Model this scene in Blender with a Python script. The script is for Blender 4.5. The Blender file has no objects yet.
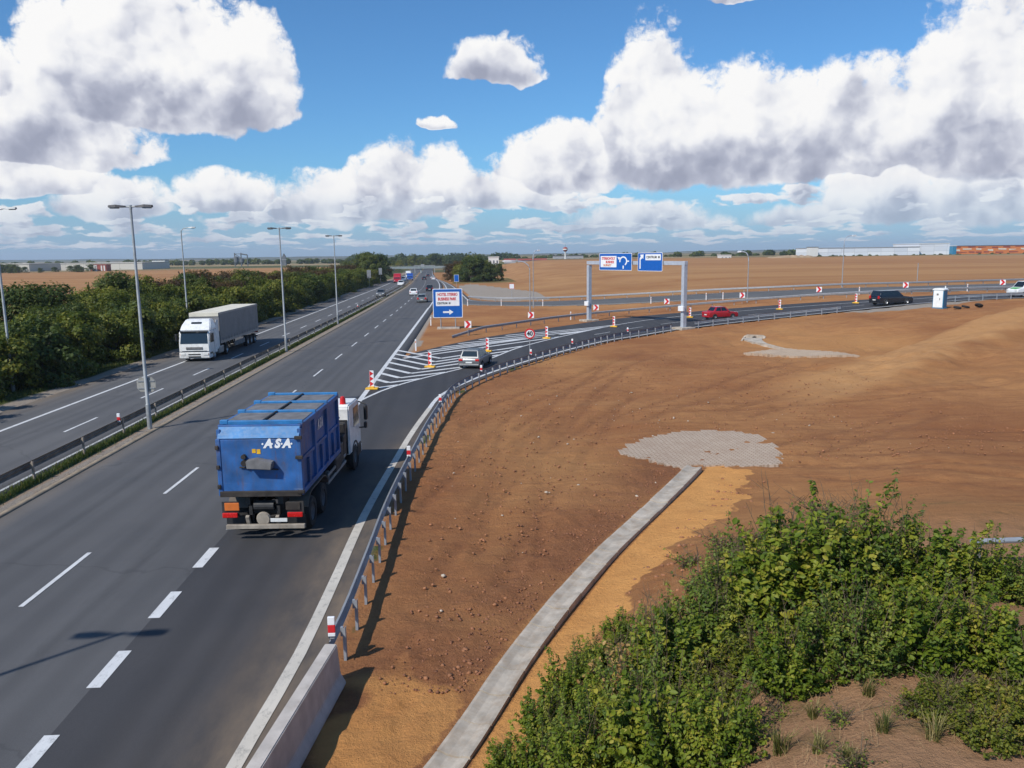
import bpy, bmesh, math, random
import numpy as np
from mathutils import Vector, Matrix
random.seed(7); rng = np.random.default_rng(11)
scene = bpy.context.scene
COL = scene.collection
R_ = math.radians

# ------------------------------------------------------------------ helpers
def tag(o, label=None, cat=None, group=None, kind=None):
    if label: o['label'] = label
    if cat: o['category'] = cat
    if group: o['group'] = group
    if kind: o['kind'] = kind
    return o

def empty(name, loc=(0, 0, 0), rz=0.0, label=None, cat=None, group=None):
    o = bpy.data.objects.new(name, None); COL.objects.link(o)
    o.empty_display_size = 0.2
    o.location = loc; o.rotation_euler = (0, 0, rz)
    return tag(o, label, cat, group)

def children(o): return list(o.children)

def copy_tree(o, parent=None):
    c = o.copy(); COL.objects.link(c); c.parent = parent
    for ch in children(o): copy_tree(ch, c)
    return c

class MB:
    """collects geometry for ONE mesh"""
    def __init__(s): s.v = []; s.f = []; s.mi = []; s.cur = 0
    def add(s, vs, fs):
        n = len(s.v); s.v += [tuple(p) for p in vs]
        for f in fs: s.f.append(tuple(i + n for i in f)); s.mi.append(s.cur)
    def box(s, c, d, rz=0.0, bev=0.0, tx=0.0):
        x, y, z = (k / 2 for k in d)
        if bev <= 0:
            vs = [(a * x, b * y, e * z) for e in (-1, 1) for b in (-1, 1) for a in (-1, 1)]
            fs = [(0, 2, 3, 1), (4, 5, 7, 6), (0, 1, 5, 4), (2, 6, 7, 3), (0, 4, 6, 2), (1, 3, 7, 5)]
        else:
            bm = bmesh.new(); bmesh.ops.create_cube(bm, size=1.0)
            bmesh.ops.scale(bm, vec=d, verts=bm.verts)
            bmesh.ops.bevel(bm, geom=bm.edges[:], offset=bev, segments=2, affect='EDGES', profile=0.5)
            bm.verts.index_update()
            vs = [tuple(v.co) for v in bm.verts]; fs = [tuple(v.index for v in f.verts) for f in bm.faces]; bm.free()
        M = Matrix.Rotation(rz, 3, 'Z') @ Matrix.Rotation(tx, 3, 'X')
        s.add([tuple(M @ Vector(p) + Vector(c)) for p in vs], fs); return s
    def prism(s, pts, axis, a, b):
        """closed 2D outline extruded along axis x/y/z from a to b"""
        n = len(pts)
        def mk(p, t):
            if axis == 'x': return (t, p[0], p[1])
            if axis == 'y': return (p[0], t, p[1])
            return (p[0], p[1], t)
        vs = [mk(p, a) for p in pts] + [mk(p, b) for p in pts]
        fs = [tuple(range(n))[::-1], tuple(range(n, 2 * n))] + [(i, (i + 1) % n, n + (i + 1) % n, n + i) for i in range(n)]
        s.add(vs, fs); return s
    def tube(s, pts, r, n=8, caps=True):
        pts = [Vector(p) for p in pts]; rs = r if isinstance(r, (list, tuple)) else [r] * len(pts)
        vs = []; up = Vector((0, 0, 1))
        for i, p in enumerate(pts):
            t = (pts[min(i + 1, len(pts) - 1)] - pts[max(i - 1, 0)]).normalized()
            a = up if abs(t.dot(up)) < .95 else Vector((1, 0, 0))
            u = t.cross(a).normalized(); w = t.cross(u)
            for k in range(n):
                an = 2 * math.pi * k / n
                vs.append(tuple(p + (u * math.cos(an) + w * math.sin(an)) * rs[i]))
        fs = []
        for i in range(len(pts) - 1):
            for k in range(n):
                fs.append((i * n + k, i * n + (k + 1) % n, (i + 1) * n + (k + 1) % n, (i + 1) * n + k))
        if caps: fs += [tuple(range(n))[::-1], tuple(range((len(pts) - 1) * n, len(pts) * n))]
        s.add(vs, fs); return s
    def lathe(s, prof, c=(0, 0, 0), axis='z', n=24):
        vs = []; fs = []; m = len(prof)
        for k in range(n):
            an = 2 * math.pi * k / n; ca, sa = math.cos(an), math.sin(an)
            for r, h in prof:
                if axis == 'z': p = (r * ca, r * sa, h)
                elif axis == 'x': p = (h, r * ca, r * sa)
                else: p = (r * ca, h, r * sa)
                vs.append((p[0] + c[0], p[1] + c[1], p[2] + c[2]))
        for k in range(n):
            for i in range(m - 1):
                a = k * m + i; b = ((k + 1) % n) * m + i
                fs.append((a, b, b + 1, a + 1))
        s.add(vs, fs); return s
    def poly(s, pts): s.add(pts, [tuple(range(len(pts)))]); return s
    def build(s, name, mats, parent=None, smooth=False, loc=None, rz=None):
        me = bpy.data.meshes.new(name); me.from_pydata(s.v, [], s.f); me.validate(); me.update()
        bm = bmesh.new(); bm.from_mesh(me); bmesh.ops.recalc_face_normals(bm, faces=bm.faces[:]); bm.to_mesh(me); bm.free()
        for m in (mats if isinstance(mats, (list, tuple)) else [mats]): me.materials.append(m)
        if len(s.mi) == len(me.polygons): me.polygons.foreach_set('material_index', s.mi)
        if smooth:
            me.polygons.foreach_set('use_smooth', [True] * len(me.polygons))
            me.set_sharp_from_angle(angle=R_(38))
        o = bpy.data.objects.new(name, me); COL.objects.link(o)
        if parent: o.parent = parent
        if loc is not None: o.location = loc
        if rz is not None: o.rotation_euler = (0, 0, rz)
        return o

def np_mesh(name, V, F, mat, parent=None, attrs=None, smooth=False):
    """V (n,3), F (m,k) numpy"""
    me = bpy.data.meshes.new(name); n = len(V); m, k = F.shape
    me.vertices.add(n); me.vertices.foreach_set('co', np.ascontiguousarray(V, dtype=np.float32).ravel())
    me.loops.add(m * k); me.loops.foreach_set('vertex_index', np.ascontiguousarray(F, dtype=np.int32).ravel())
    me.polygons.add(m); me.polygons.foreach_set('loop_start', np.arange(0, m * k, k, dtype=np.int32))
    if smooth: me.polygons.foreach_set('use_smooth', np.ones(m, dtype=bool))
    me.update(calc_edges=True)
    for nm, a in (attrs or {}).items():
        a = np.asarray(a, dtype=np.float32)
        if a.ndim == 1:
            at = me.attributes.new(nm, 'FLOAT', 'POINT'); at.data.foreach_set('value', a)
        else:
            at = me.attributes.new(nm, 'FLOAT_COLOR', 'POINT'); at.data.foreach_set('color', a.ravel())
    me.materials.append(mat)
    o = bpy.data.objects.new(name, me); COL.objects.link(o)
    if parent: o.parent = parent
    return o

def text_obj(name, body, size, mat, parent, loc, rot, shear=0.0, bold=0.0, align='CENTER', ext=0.004, xs=1.0):
    cu = bpy.data.curves.new(name, 'FONT'); cu.body = body; cu.size = size; cu.shear = shear; cu.offset = bold
    cu.align_x = align; cu.align_y = 'CENTER'; cu.extrude = ext; cu.resolution_u = 3
    t = bpy.data.objects.new(name, cu); COL.objects.link(t)
    dg = bpy.context.evaluated_depsgraph_get(); dg.update()
    me = bpy.data.meshes.new_from_object(t.evaluated_get(dg), depsgraph=dg)
    bpy.data.objects.remove(t); bpy.data.curves.remove(cu)
    me.materials.clear(); me.materials.append(mat)
    o = bpy.data.objects.new(name, me); COL.objects.link(o); o.parent = parent
    o.location = loc; o.rotation_euler = rot; o.scale = (xs, 1, 1)
    return o

# ------------------------------------------------------------------ materials
def new_mat(name):
    m = bpy.data.materials.new(name); m.use_nodes = True
    nt = m.node_tree; return m, nt, nt.nodes['Principled BSDF']
def N(nt, typ, **kw):
    n = nt.nodes.new(typ)
    for k, v in kw.items():
        if k.startswith('i_'): n.inputs[k[2:].replace('_', ' ')].default_value = v
        else: setattr(n, k, v)
    return n
def noise(nt, vec, scale, detail=4, rough=.55, dist=0.0):
    n = N(nt, 'ShaderNodeTexNoise'); n.inputs['Scale'].default_value = scale; n.inputs['Detail'].default_value = detail
    n.inputs['Roughness'].default_value = rough; n.inputs['Distortion'].default_value = dist
    if vec is not None: nt.links.new(vec, n.inputs['Vector'])
    return n.outputs['Fac']
def mapr(nt, val, a, b, c=0.0, d=1.0, smooth=False):
    n = N(nt, 'ShaderNodeMapRange'); n.inputs['From Min'].default_value = a; n.inputs['From Max'].default_value = b
    n.inputs['To Min'].default_value = c; n.inputs['To Max'].default_value = d
    if smooth: n.interpolation_type = 'SMOOTHSTEP'
    nt.links.new(val, n.inputs['Value']); return n.outputs['Result']
def mix(nt, fac, a, b, mode='MIX'):
    n = N(nt, 'ShaderNodeMix', data_type='RGBA', blend_type=mode)
    for sock, v in ((n.inputs[0], fac), (n.inputs[6], a), (n.inputs[7], b)):
        if isinstance(v, bpy.types.NodeSocket): nt.links.new(v, sock)
        elif isinstance(v, (int, float)): sock.default_value = v if sock == n.inputs[0] else (v, v, v, 1)
        else: sock.default_value = (*v[:3], 1)
    return n.outputs[2]
def mth(nt, op, a, b=None, clamp=False):
    n = N(nt, 'ShaderNodeMath', operation=op); n.use_clamp = clamp
    for i, v in enumerate((a, b)):
        if v is None: continue
        if isinstance(v, bpy.types.NodeSocket): nt.links.new(v, n.inputs[i])
        else: n.inputs[i].default_value = v
    return n.outputs[0]
def vscale(nt, vec, s):
    n = N(nt, 'ShaderNodeVectorMath', operation='MULTIPLY'); nt.links.new(vec, n.inputs[0]); n.inputs[1].default_value = s
    return n.outputs[0]
def bump(nt, bs, h, strength=.3, dist=.02):
    n = N(nt, 'ShaderNodeBump'); n.inputs['Strength'].default_value = strength; n.inputs['Distance'].default_value = dist
    nt.links.new(h, n.inputs['Height']); nt.links.new(n.outputs['Normal'], bs.inputs['Normal'])
def geo(nt): return N(nt, 'ShaderNodeNewGeometry').outputs['Position']
def objc(nt): return N(nt, 'ShaderNodeTexCoord').outputs['Object']

def paint(name, col, rough=.45, metal=0.0, var=.12, scale=3.0, dirt=0.0, dirtcol=(.16, .12, .085), spec=.5, coat=0.0, rust=0.0):
    """painted / metal / plastic surface with soft blotches and optional dirt"""
    m, nt, bs = new_mat(name); p = objc(nt)
    f = noise(nt, p, scale, 5, .6)
    dark = tuple(c * (1 - var * 1.4) for c in col); lite = tuple(min(1, c * (1 + var)) for c in col)
    c = mix(nt, mapr(nt, f, .3, .7), dark, lite)
    if dirt > 0:
        g = noise(nt, vscale(nt, p, (1.3, 1.3, .5)), 2.2, 8, .7)
        c = mix(nt, mapr(nt, g, .62 - .25 * dirt, .85, 0, min(1, dirt * 1.3)), c, dirtcol)
    if rust > 0:                                        # rust spots, runs below them and pale scrapes
        r1 = noise(nt, vscale(nt, p, (2.2, 2.2, 1.1)), 2.4, 9, .75); r2 = noise(nt, vscale(nt, p, (7, 7, .5)), 1.0, 5, .6); sc = noise(nt, vscale(nt, p, (.8, .8, 5)), 1.6, 6, .7)
        c = mix(nt, mapr(nt, sc, .60, .70, 0, rust * .6), c, (.20, .25, .36))
        c = mix(nt, mth(nt, 'MULTIPLY', mapr(nt, r2, .50, .68), mapr(nt, r1, .48, .66, 0, rust)), c, (.13, .055, .03))
        c = mix(nt, mapr(nt, r1, .67, .71, 0, rust), c, (.17, .06, .025))
    nt.links.new(c, bs.inputs['Base Color'])
    nt.links.new(mapr(nt, noise(nt, p, scale * 4, 3), .3, .7, rough * .85, min(1, rough * 1.2)), bs.inputs['Roughness'])
    bs.inputs['Metallic'].default_value = metal; bs.inputs['Specular IOR Level'].default_value = spec
    bs.inputs['Coat Weight'].default_value = coat
    return m

M = {}
M['white_paint'] = paint('white_vehicle_paint', (.78, .78, .77), .3, dirt=.25, coat=.3)
M['cab_white'] = paint('cab_white', (.80, .79, .76), .35, dirt=.3)
M['blue_steel'] = paint('blue_container_paint', (.022, .112, .33), .55, var=.3, scale=1.3, dirt=.7, dirtcol=(.085, .095, .13), rust=.75)
M['blue_lite'] = paint('blue_container_rail_paint', (.028, .19, .44), .5, var=.2, dirt=.35, dirtcol=(.1, .1, .12))
M['rust_dark'] = paint('rusty_dark_steel', (.045, .036, .03), .7, .2, var=.4, dirt=.4, dirtcol=(.11, .075, .05))
M['black'] = paint('black_plastic', (.018, .018, .02), .55, var=.3)
M['chassis'] = paint('chassis_black', (.028, .027, .027), .6, .1, var=.4, dirt=.5, dirtcol=(.09, .075, .06))
M['rubber'] = paint('tyre_rubber', (.022, .021, .021), .85, var=.3, dirt=.35, dirtcol=(.08, .07, .06))
M['steel'] = paint('dull_steel', (.33, .33, .33), .5, .5, var=.2, dirt=.3)
M['rim'] = paint('silver_rim', (.5, .5, .51), .35, .6)
M['lid_grey'] = paint('container_lid_dusty', (.17, .165, .165), .75, var=.25, dirt=.4, dirtcol=(.12, .10, .085), rust=.3)
M['bumper'] = paint('bumper_bar_dusty', (.36, .31, .25), .65, .1, var=.25, dirt=.5)
M['red_lens'] = paint('red_lens', (.55, .012, .01), .25)
M['orange_lens'] = paint('orange_lens', (.62, .16, .03), .35, dirt=.3)
M['lamp_lens'] = paint('clear_lens', (.75, .74, .70), .15)
M['plate'] = paint('plate_white', (.75, .75, .72), .4)
M['yellow'] = paint('yellow_plastic', (.78, .43, .02), .5, var=.2, dirt=.2)
M['red_refl'] = paint('red_sheeting', (.62, .02, .025), .4, var=.08)
M['white_refl'] = paint('white_sheeting', (.82, .82, .82), .4, var=.06)
M['sign_blue'] = paint('sign_blue_sheeting', (.004, .105, .43), .4, var=.08)
M['sign_text'] = paint('sign_black_text', (.02, .02, .02), .5)
M['galv'] = paint('galvanised_steel', (.34, .345, .355), .55, .15, var=.16, scale=5)
M['galv_new'] = paint('galvanised_steel_new', (.33, .355, .385), .5, .2, var=.12, scale=4)
M['rail_old'] = paint('weathered_rail', (.20, .16, .125), .75, .0, var=.3, scale=2, dirt=.35, dirtcol=(.13, .085, .055))
M['rail_post'] = paint('weathered_rail_post', (.34, .28, .22), .75, 0, var=.25, scale=3, dirt=.3)
M['galv_beam'] = paint('galvanised_beam', (.25, .265, .29), .5, .2, var=.12, scale=3)
M['lens_grey'] = paint('lamp_bowl', (.33, .33, .34), .3)
M['mudguard'] = paint('dusty_mudguard', (.135, .11, .09), .75, var=.25, dirt=.4)
M['pole_grey'] = paint('lamp_pole_grey', (.36, .37, .37), .55, .3, var=.18, scale=2)
M['lamp_head'] = paint('lamp_head_dark', (.035, .035, .042), .6, 0)
M['lamp_white'] = paint('lamp_head_white', (.75, .75, .75), .4)
M['gantry'] = paint('gantry_light_grey', (.47, .50, .55), .45, .2, var=.1)
M['concrete'] = paint('concrete', (.50, .45, .40), .85, var=.14, scale=2.5, dirt=.42, dirtcol=(.28, .22, .16))
M['concrete_lite'] = paint('pale_concrete', (.46, .40, .325), .9, var=.24, scale=2.0, dirt=.65, dirtcol=(.31, .205, .12))
M['bark'] = paint('bark', (.085, .065, .048), .9, var=.4, scale=6)
M['twig'] = paint('twig', (.12, .085, .05), .9, var=.35, scale=8)
M['toilet_blue'] = paint('toilet_blue_plastic', (.03, .20, .34), .5, var=.1)
M['toilet_white'] = paint('toilet_white_plastic', (.78, .80, .78), .5, var=.06)
M['silver_car'] = paint('silver_car_paint', (.19, .195, .20), .35, .35, var=.06, dirt=.12, coat=.4)
M['grey_car'] = paint('grey_car_paint', (.22, .23, .225), .34, .4, var=.06, coat=.5)
M['red_car'] = paint('red_car_paint', (.42, .012, .018), .3, 0, var=.08, coat=.6)
M['dark_car'] = paint('dark_car_paint', (.014, .017, .026), .25, .2, var=.1, coat=.7)
M['white_car'] = paint('white_car_paint', (.80, .80, .79), .3, var=.05, coat=.4)
M['green_wrap'] = paint('green_vehicle_graphics', (.06, .42, .07), .4)
M['red_truck'] = paint('red_lorry_paint', (.50, .015, .04), .45)
M['blue_truck'] = paint('blue_vehicle_paint', (.02, .10, .42), .4)
M['tarp'] = paint('grey_tarpaulin', (.20, .195, .195), .6, var=.1, scale=1.0, dirt=.25, dirtcol=(.15, .14, .13))
M['tarp_top'] = paint('cream_roof_tarpaulin', (.72, .66, .53), .6, var=.1, scale=1.0, dirt=.2)
def glass_mat():
    m, nt, bs = new_mat('vehicle_glass')
    bs.inputs['Base Color'].default_value = (.012, .018, .022, 1); bs.inputs['Roughness'].default_value = .06
    bs.inputs['Specular IOR Level'].default_value = .8
    return m
M['glass'] = glass_mat()

def asphalt(name, base, streak=.3, seams=True, dustcol=(.20, .15, .105), grain=.35, warm=(1.0, .985, .96), lane=None):
    m, nt, bs = new_mat(name); p = geo(nt)
    col = tuple(base * w for w in warm)
    g = noise(nt, p, 38, 3, .75)                        # stones
    b = noise(nt, p, .22, 6, .6)                        # big patches
    s = noise(nt, vscale(nt, p, (1.5, .035, 1)), 1.0, 4, .6)   # wear along the lanes
    c = mix(nt, mapr(nt, b, .3, .7), tuple(k * .80 for k in col), tuple(k * 1.18 for k in col))
    c = mix(nt, mapr(nt, s, .35, .68, 0, streak), c, tuple(k * 1.6 for k in col))
    c = mix(nt, mapr(nt, g, .3, .75, 0, grain), c, tuple(k * 1.9 for k in col))
    if lane:                                            # tyre-polished wheel paths and a darker oil band between them
        sx = N(nt, 'ShaderNodeSeparateXYZ'); nt.links.new(p, sx.inputs[0])
        wob = mth(nt, 'MULTIPLY', mth(nt, 'SUBTRACT', noise(nt, vscale(nt, p, (.3, .05, 1)), 1.0, 3), .5), .7)
        fr = mth(nt, 'FRACT', mth(nt, 'DIVIDE', mth(nt, 'SUBTRACT', mth(nt, 'ADD', sx.outputs[0], wob), lane[0]), lane[1]))
        d = mth(nt, 'ABSOLUTE', mth(nt, 'SUBTRACT', mth(nt, 'ABSOLUTE', mth(nt, 'SUBTRACT', fr, .5)), .25))
        wp = mth(nt, 'MULTIPLY', mapr(nt, d, .02, .13, 1, 0, True), mapr(nt, s, .3, .7, .35, 1))
        c = mix(nt, mth(nt, 'MULTIPLY', wp, .38), c, tuple(k * .66 for k in col))
        cn = mapr(nt, mth(nt, 'ABSOLUTE', mth(nt, 'SUBTRACT', fr, .5)), .0, .09, .26, 0, True)
        c = mix(nt, cn, c, tuple(k * .5 for k in col))
    st = noise(nt, vscale(nt, p, (1, .3, 1)), .9, 7, .7, .6)
    c = mix(nt, mapr(nt, st, .60, .74, 0, .35), c, tuple(k * .55 for k in col))   # oil and tar marks
    if seams:
        v = N(nt, 'ShaderNodeTexVoronoi', feature='DISTANCE_TO_EDGE'); v.inputs['Scale'].default_value = .11
        dn = N(nt, 'ShaderNodeVectorMath', operation='ADD'); nt.links.new(p, dn.inputs[0])
        nz = N(nt, 'ShaderNodeTexNoise'); nz.inputs['Scale'].default_value = .7; nz.inputs['Detail'].default_value = 5; nt.links.new(p, nz.inputs['Vector'])
        nt.links.new(vscale(nt, nz.outputs['Color'], (2.2, 2.2, 0)), dn.inputs[1]); nt.links.new(dn.outputs[0], v.inputs['Vector'])
        c = mix(nt, mapr(nt, v.outputs['Distance'], .002, .007, .22, 0), c, tuple(k * .35 for k in col))
    a = N(nt, 'ShaderNodeAttribute', attribute_name='dust')
    dn2 = noise(nt, vscale(nt, p, (1.0, .35, 1)), 1.3, 7, .65)
    f = mth(nt, 'MULTIPLY', a.outputs['Fac'], mapr(nt, dn2, .28, .75, .15, 1.0), True)
    c = mix(nt, f, c, dustcol)
    nt.links.new(c, bs.inputs['Base Color'])
    nt.links.new(mapr(nt, b, .3, .7, .72, .92), bs.inputs['Roughness'])
    bs.inputs['Specular IOR Level'].default_value = .3
    bump(nt, bs, g, .35, .01)
    return m
M['asphalt_old'] = asphalt('old_grey_asphalt', .082, .35, warm=(1.0, .985, 1.0), lane=(-15.1, 3.72))
M['asphalt_left'] = asphalt('weathered_asphalt', .098, .3, warm=(1.0, .985, .985), lane=(-23.7, 3.4))
M['asphalt_new'] = asphalt('new_dark_asphalt', .046, .25, seams=False, warm=(1.0, .98, 1.03), lane=(-7.6, 3.9))
M['asphalt_far'] = asphalt('side_road_asphalt', .10, .15, seams=False)

def marking(name, col, wear=.5, under=.09):
    m, nt, bs = new_mat(name); p = geo(nt)
    f = noise(nt, vscale(nt, p, (1, .6, 1)), 6.0, 9, .8); g = noise(nt, p, .8, 4)
    c = mix(nt, mapr(nt, g, .3, .7), tuple(k * .82 for k in col), col)
    c = mix(nt, mapr(nt, f, .52, .66, 0, wear), c, (under, under, under))
    nt.links.new(c, bs.inputs['Base Color']); bs.inputs['Roughness'].default_value = .7
    return m
M['line_white'] = marking('white_road_paint', (.70, .70, .69), .55)
M['line_worn'] = marking('worn_road_paint', (.52, .52, .50), .8)
M['line_cream'] = marking('cream_road_paint', (.62, .57, .49), .5)
# ------------------------------------------------------------------ terrain
def sst(a, b, x):
    t = np.clip((np.asarray(x, float) - a) / (b - a), 0, 1); return t * t * (3 - 2 * t)
_dy = np.array([0, 150, 175, 200, 250, 300, 350, 400, 475, 550, 625, 700, 800.])
_dz = np.array([0, 0, -.06, -.22, -.7, -1.3, -2.05, -2.9, -3.85, -4.6, -5.15, -5.5, -5.6])
TOE = np.array([(-3.2, 6), (-2.0, 8.6), (-0.16, 12.24), (1.5, 16.3), (3.72, 20.8), (6.42, 25.5), (9.15, 30.35)])
def poly_dist(x, y, P):
    x = np.asarray(x, float); y = np.asarray(y, float)
    best = np.full(np.broadcast(x, y).shape, 1e9); sg = np.ones_like(best)
    for a, b in zip(P[:-1], P[1:]):
        dx, dy = b - a; L = dx * dx + dy * dy
        t = np.clip(((x - a[0]) * dx + (y - a[1]) * dy) / L, 0, 1)
        ex = x - a[0] - t * dx; ey = y - a[1] - t * dy
        d = np.hypot(ex, ey); s = np.where(dx * ey - dy * ex < 0, 1., -1.)
        m = d < best; best = np.where(m, d, best); sg = np.where(m, s, sg)
    return best * sg
RAMP_R = np.array([(-4.75, 4), (-4.12, 12.5), (-3.82, 16.3), (-3.71, 20.5), (-3.66, 24.2), (-3.53, 27.6), (-3.25, 32.4), (-2.93, 37.6), (-2.43, 43.3), (-1.84, 48.4), (-0.1, 53.7), (2.2, 58.9), (6.2, 66.2), (12.4, 75.9), (17.4, 80.6), (22.6, 84.7), (30.1, 87.7), (37.5, 89.3), (45.1, 90.9), (57.4, 93.9), (67.1, 95.6), (90, 98.5)])
HAUL = np.array([(15, 42.5), (24, 50), (36, 60.5), (48, 69), (60, 76)], float)
def smooth_poly(P, n=6):
    """Catmull-Rom through the points"""
    P = np.asarray(P, float); Q = np.vstack([2 * P[0] - P[1], P, 2 * P[-1] - P[-2]]); out = []
    for i in range(1, len(Q) - 2):
        for k in range(n):
            t = k / n; a, b, c, d = Q[i - 1], Q[i], Q[i + 1], Q[i + 2]
            out.append(.5 * ((2 * b) + (c - a) * t + (2 * a - 5 * b + 4 * c - d) * t * t + (3 * b - a - 3 * c + d) * t ** 3))
    out.append(P[-1]); return np.array(out)
RAMP_RS = smooth_poly(RAMP_R)
def level(x, y):
    """height of the road works without the ditches"""
    x = np.asarray(x, float); y = np.asarray(y, float)
    r = 2.3 * sst(10, 66, x) * sst(38, 80, y)
    w = sst(-75, -45, x) * (1 - sst(6, 34, x))
    return r + np.interp(y, _dy, _dz) * w
def terrain(x, y):
    x = np.asarray(x, float); y = np.asarray(y, float)
    z = level(x, y)
    near = (x < 70) & (y < 100) & (x > -6)
    d = poly_dist(x, y, TOE)
    z = z + np.where(near & (y < 45), 2.7 * sst(0.25, 6.5, d) * (1 - sst(15, 27, y)), 0)
    e = poly_dist(x, y, RAMP_R)                                   # to the right of the ramp: embankment, bowl, haul-road berm
    bowl = -0.75 * np.exp(-((x - 33) / 11) ** 2 - ((y - 66) / 8) ** 2)
    hd_ = np.abs(poly_dist(x, y, HAUL)); tt = np.clip((x - 17) / 32, 0, 1)
    berm = .95 * sst(.05, .8, tt) * (1 - sst(1.8, 4.6, hd_)) + .5 * np.exp(-((y - 57) / 4) ** 2) * sst(30, 42, x)
    lip = .28 * np.exp(-((y - 50) / 5) ** 2) * sst(22, 34, x)
    und = .10 * np.sin(x * .35 + 1.2) * np.sin(y * .27) + .06 * np.sin(x * .9 - y * .5)
    z = z + np.where(near, sst(1.5, 9, e) * (bowl + berm + lip) + sst(2, 8, e) * und, 0)
    return z
def tz(x, y): return float(terrain(np.array([x]), np.array([y]))[0])

# shift of the carriageways where the motorway bends away
_sy = np.array([-50, 130, 150, 165, 190, 221, 250, 282, 330, 413, 500, 576, 644, 807, 1200.])
_sx = np.array([0, 0, .08, .25, .7, 1.45, 2.5, 3.95, 6.4, 10.9, 15.4, 19.2, 22.4, 29.5, 46.])
_fy = np.arange(-50, 1200, 5.); _fx = np.interp(_fy, _sy, _sx)
_fx = np.convolve(np.pad(_fx, 4, 'edge'), np.ones(9) / 9, 'valid')
def shift(y): return np.interp(y, _fy, _fx)
def mline(x, y0, y1, step=4.0):
    ys = np.arange(y0, y1 + 1e-6, step); ys[-1] = y1
    return np.column_stack([x - shift(ys), ys])

def resample(P, n):
    P = np.asarray(P, float); s = np.concatenate([[0], np.cumsum(np.hypot(*np.diff(P, axis=0).T))])
    t = np.linspace(0, s[-1], n); return np.column_stack([np.interp(t, s, P[:, 0]), np.interp(t, s, P[:, 1])])
def plen(P): return float(np.hypot(*np.diff(P, axis=0).T).sum())
def offset(P, d):
    """offset to the right of travel"""
    P = np.asarray(P, float); T = np.gradient(P, axis=0); T /= np.hypot(T[:, 0], T[:, 1])[:, None] + 1e-9
    return P + np.column_stack([T[:, 1], -T[:, 0]]) * d

ROADS = []      # outlines of every paved sheet: the ground is lowered under them
def strip(name, L, Rr, mat, dz, cols=4, rows=None, dust=None, kind='structure', skirt=.12, road=True, label=None, cat=None, zf=None):
    n = rows or max(3, int(max(plen(L), plen(Rr)) / 1.5))
    A = resample(L, n); B = resample(Rr, n)
    u = np.linspace(0, 1, cols + 1)
    X = A[:, None, 0] * (1 - u) + B[:, None, 0] * u; Y = A[:, None, 1] * (1 - u) + B[:, None, 1] * u
    Z = (zf or level)(X, Y) + dz
    V = np.column_stack([X.ravel(), Y.ravel(), Z.ravel()])
    idx = np.arange(n * (cols + 1)).reshape(n, cols + 1)
    F = np.stack([idx[:-1, :-1], idx[:-1, 1:], idx[1:, 1:], idx[1:, :-1]], -1).reshape(-1, 4)
    du = dust(u[None, :] + 0 * X, X, Y) if dust else np.zeros_like(X)
    duf = [du.ravel()]
    if skirt:
        for e in (0, cols):
            base = len(V); Vs = V[idx[:, e]].copy(); Vs[:, 2] -= skirt
            V = np.vstack([V, Vs]); duf.append(du[:, e])
            a = idx[:-1, e]; b = idx[1:, e]; j = np.arange(n - 1); c = base + j + 1; d = base + j
            F = np.vstack([F, np.stack([a, b, c, d] if e == 0 else [b, a, d, c], -1)])
    du = np.concatenate(duf)
    o = np_mesh(name, V, F, mat, attrs={'dust': np.asarray(du, float).ravel()})
    tag(o, label, cat, None, kind)
    if road: ROADS.append(np.vstack([A, B[::-1]]))
    return o

LINES = {}
def stripe(P, w, key='line_white', dz=.04, dash=None, start=0.0, zf=None):
    """painted line of width w along P, gathered per paint into one mesh"""
    P = np.asarray(P, float); s = np.concatenate([[0], np.cumsum(np.hypot(*np.diff(P, axis=0).T))]); Ltot = s[-1]
    segs = [(0, Ltot)] if dash is None else [(a, min(a + dash[0], Ltot)) for a in np.arange(start, Ltot - .2, dash[0] + dash[1])]
    vs, fs = LINES.setdefault(key, ([], []))
    for a, b in segs:
        t = np.linspace(a, b, max(2, int((b - a) / 1.5) + 1))
        Q = np.column_stack([np.interp(t, s, P[:, 0]), np.interp(t, s, P[:, 1])])
        l = offset(Q, -w / 2); r = offset(Q, w / 2); n0 = len(vs)
        for p, q in zip(l, r):
            vs.append((p[0], p[1], float((zf or level)(*p)) + dz)); vs.append((q[0], q[1], float((zf or level)(*q)) + dz))
        for i in range(len(t) - 1):
            k = n0 + 2 * i; fs.append((k, k + 1, k + 3, k + 2))
def quad_mark(pts, key='line_white', dz=.04):
    vs, fs = LINES.setdefault(key, ([], [])); n0 = len(vs)
    vs += [(p[0], p[1], float(level(*p)) + dz) for p in pts]; fs.append(tuple(range(n0, n0 + len(pts))))

# ------------------------------------------------------------------ carriageways
# right carriageway (main lanes)
def main_dust(u, X, Y): return .35 * sst(.93, 1, u) * (Y > 50) + .45 * (1 - sst(.0, .05, u))
strip('motorway_road', mline(-15.75, -30, 1200), mline(-5.7, -30, 1200), M['asphalt_old'], .03, cols=12, rows=420, dust=main_dust)
strip('opposite_carriageway_road', mline(-26.6, -30, 1200), mline(-17.25, -30, 1200), M['asphalt_left'], .03, cols=10, rows=420,
      dust=lambda u, X, Y: .8 * (1 - sst(.0, .2, u)) + .3 * sst(.96, 1, u))
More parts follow.
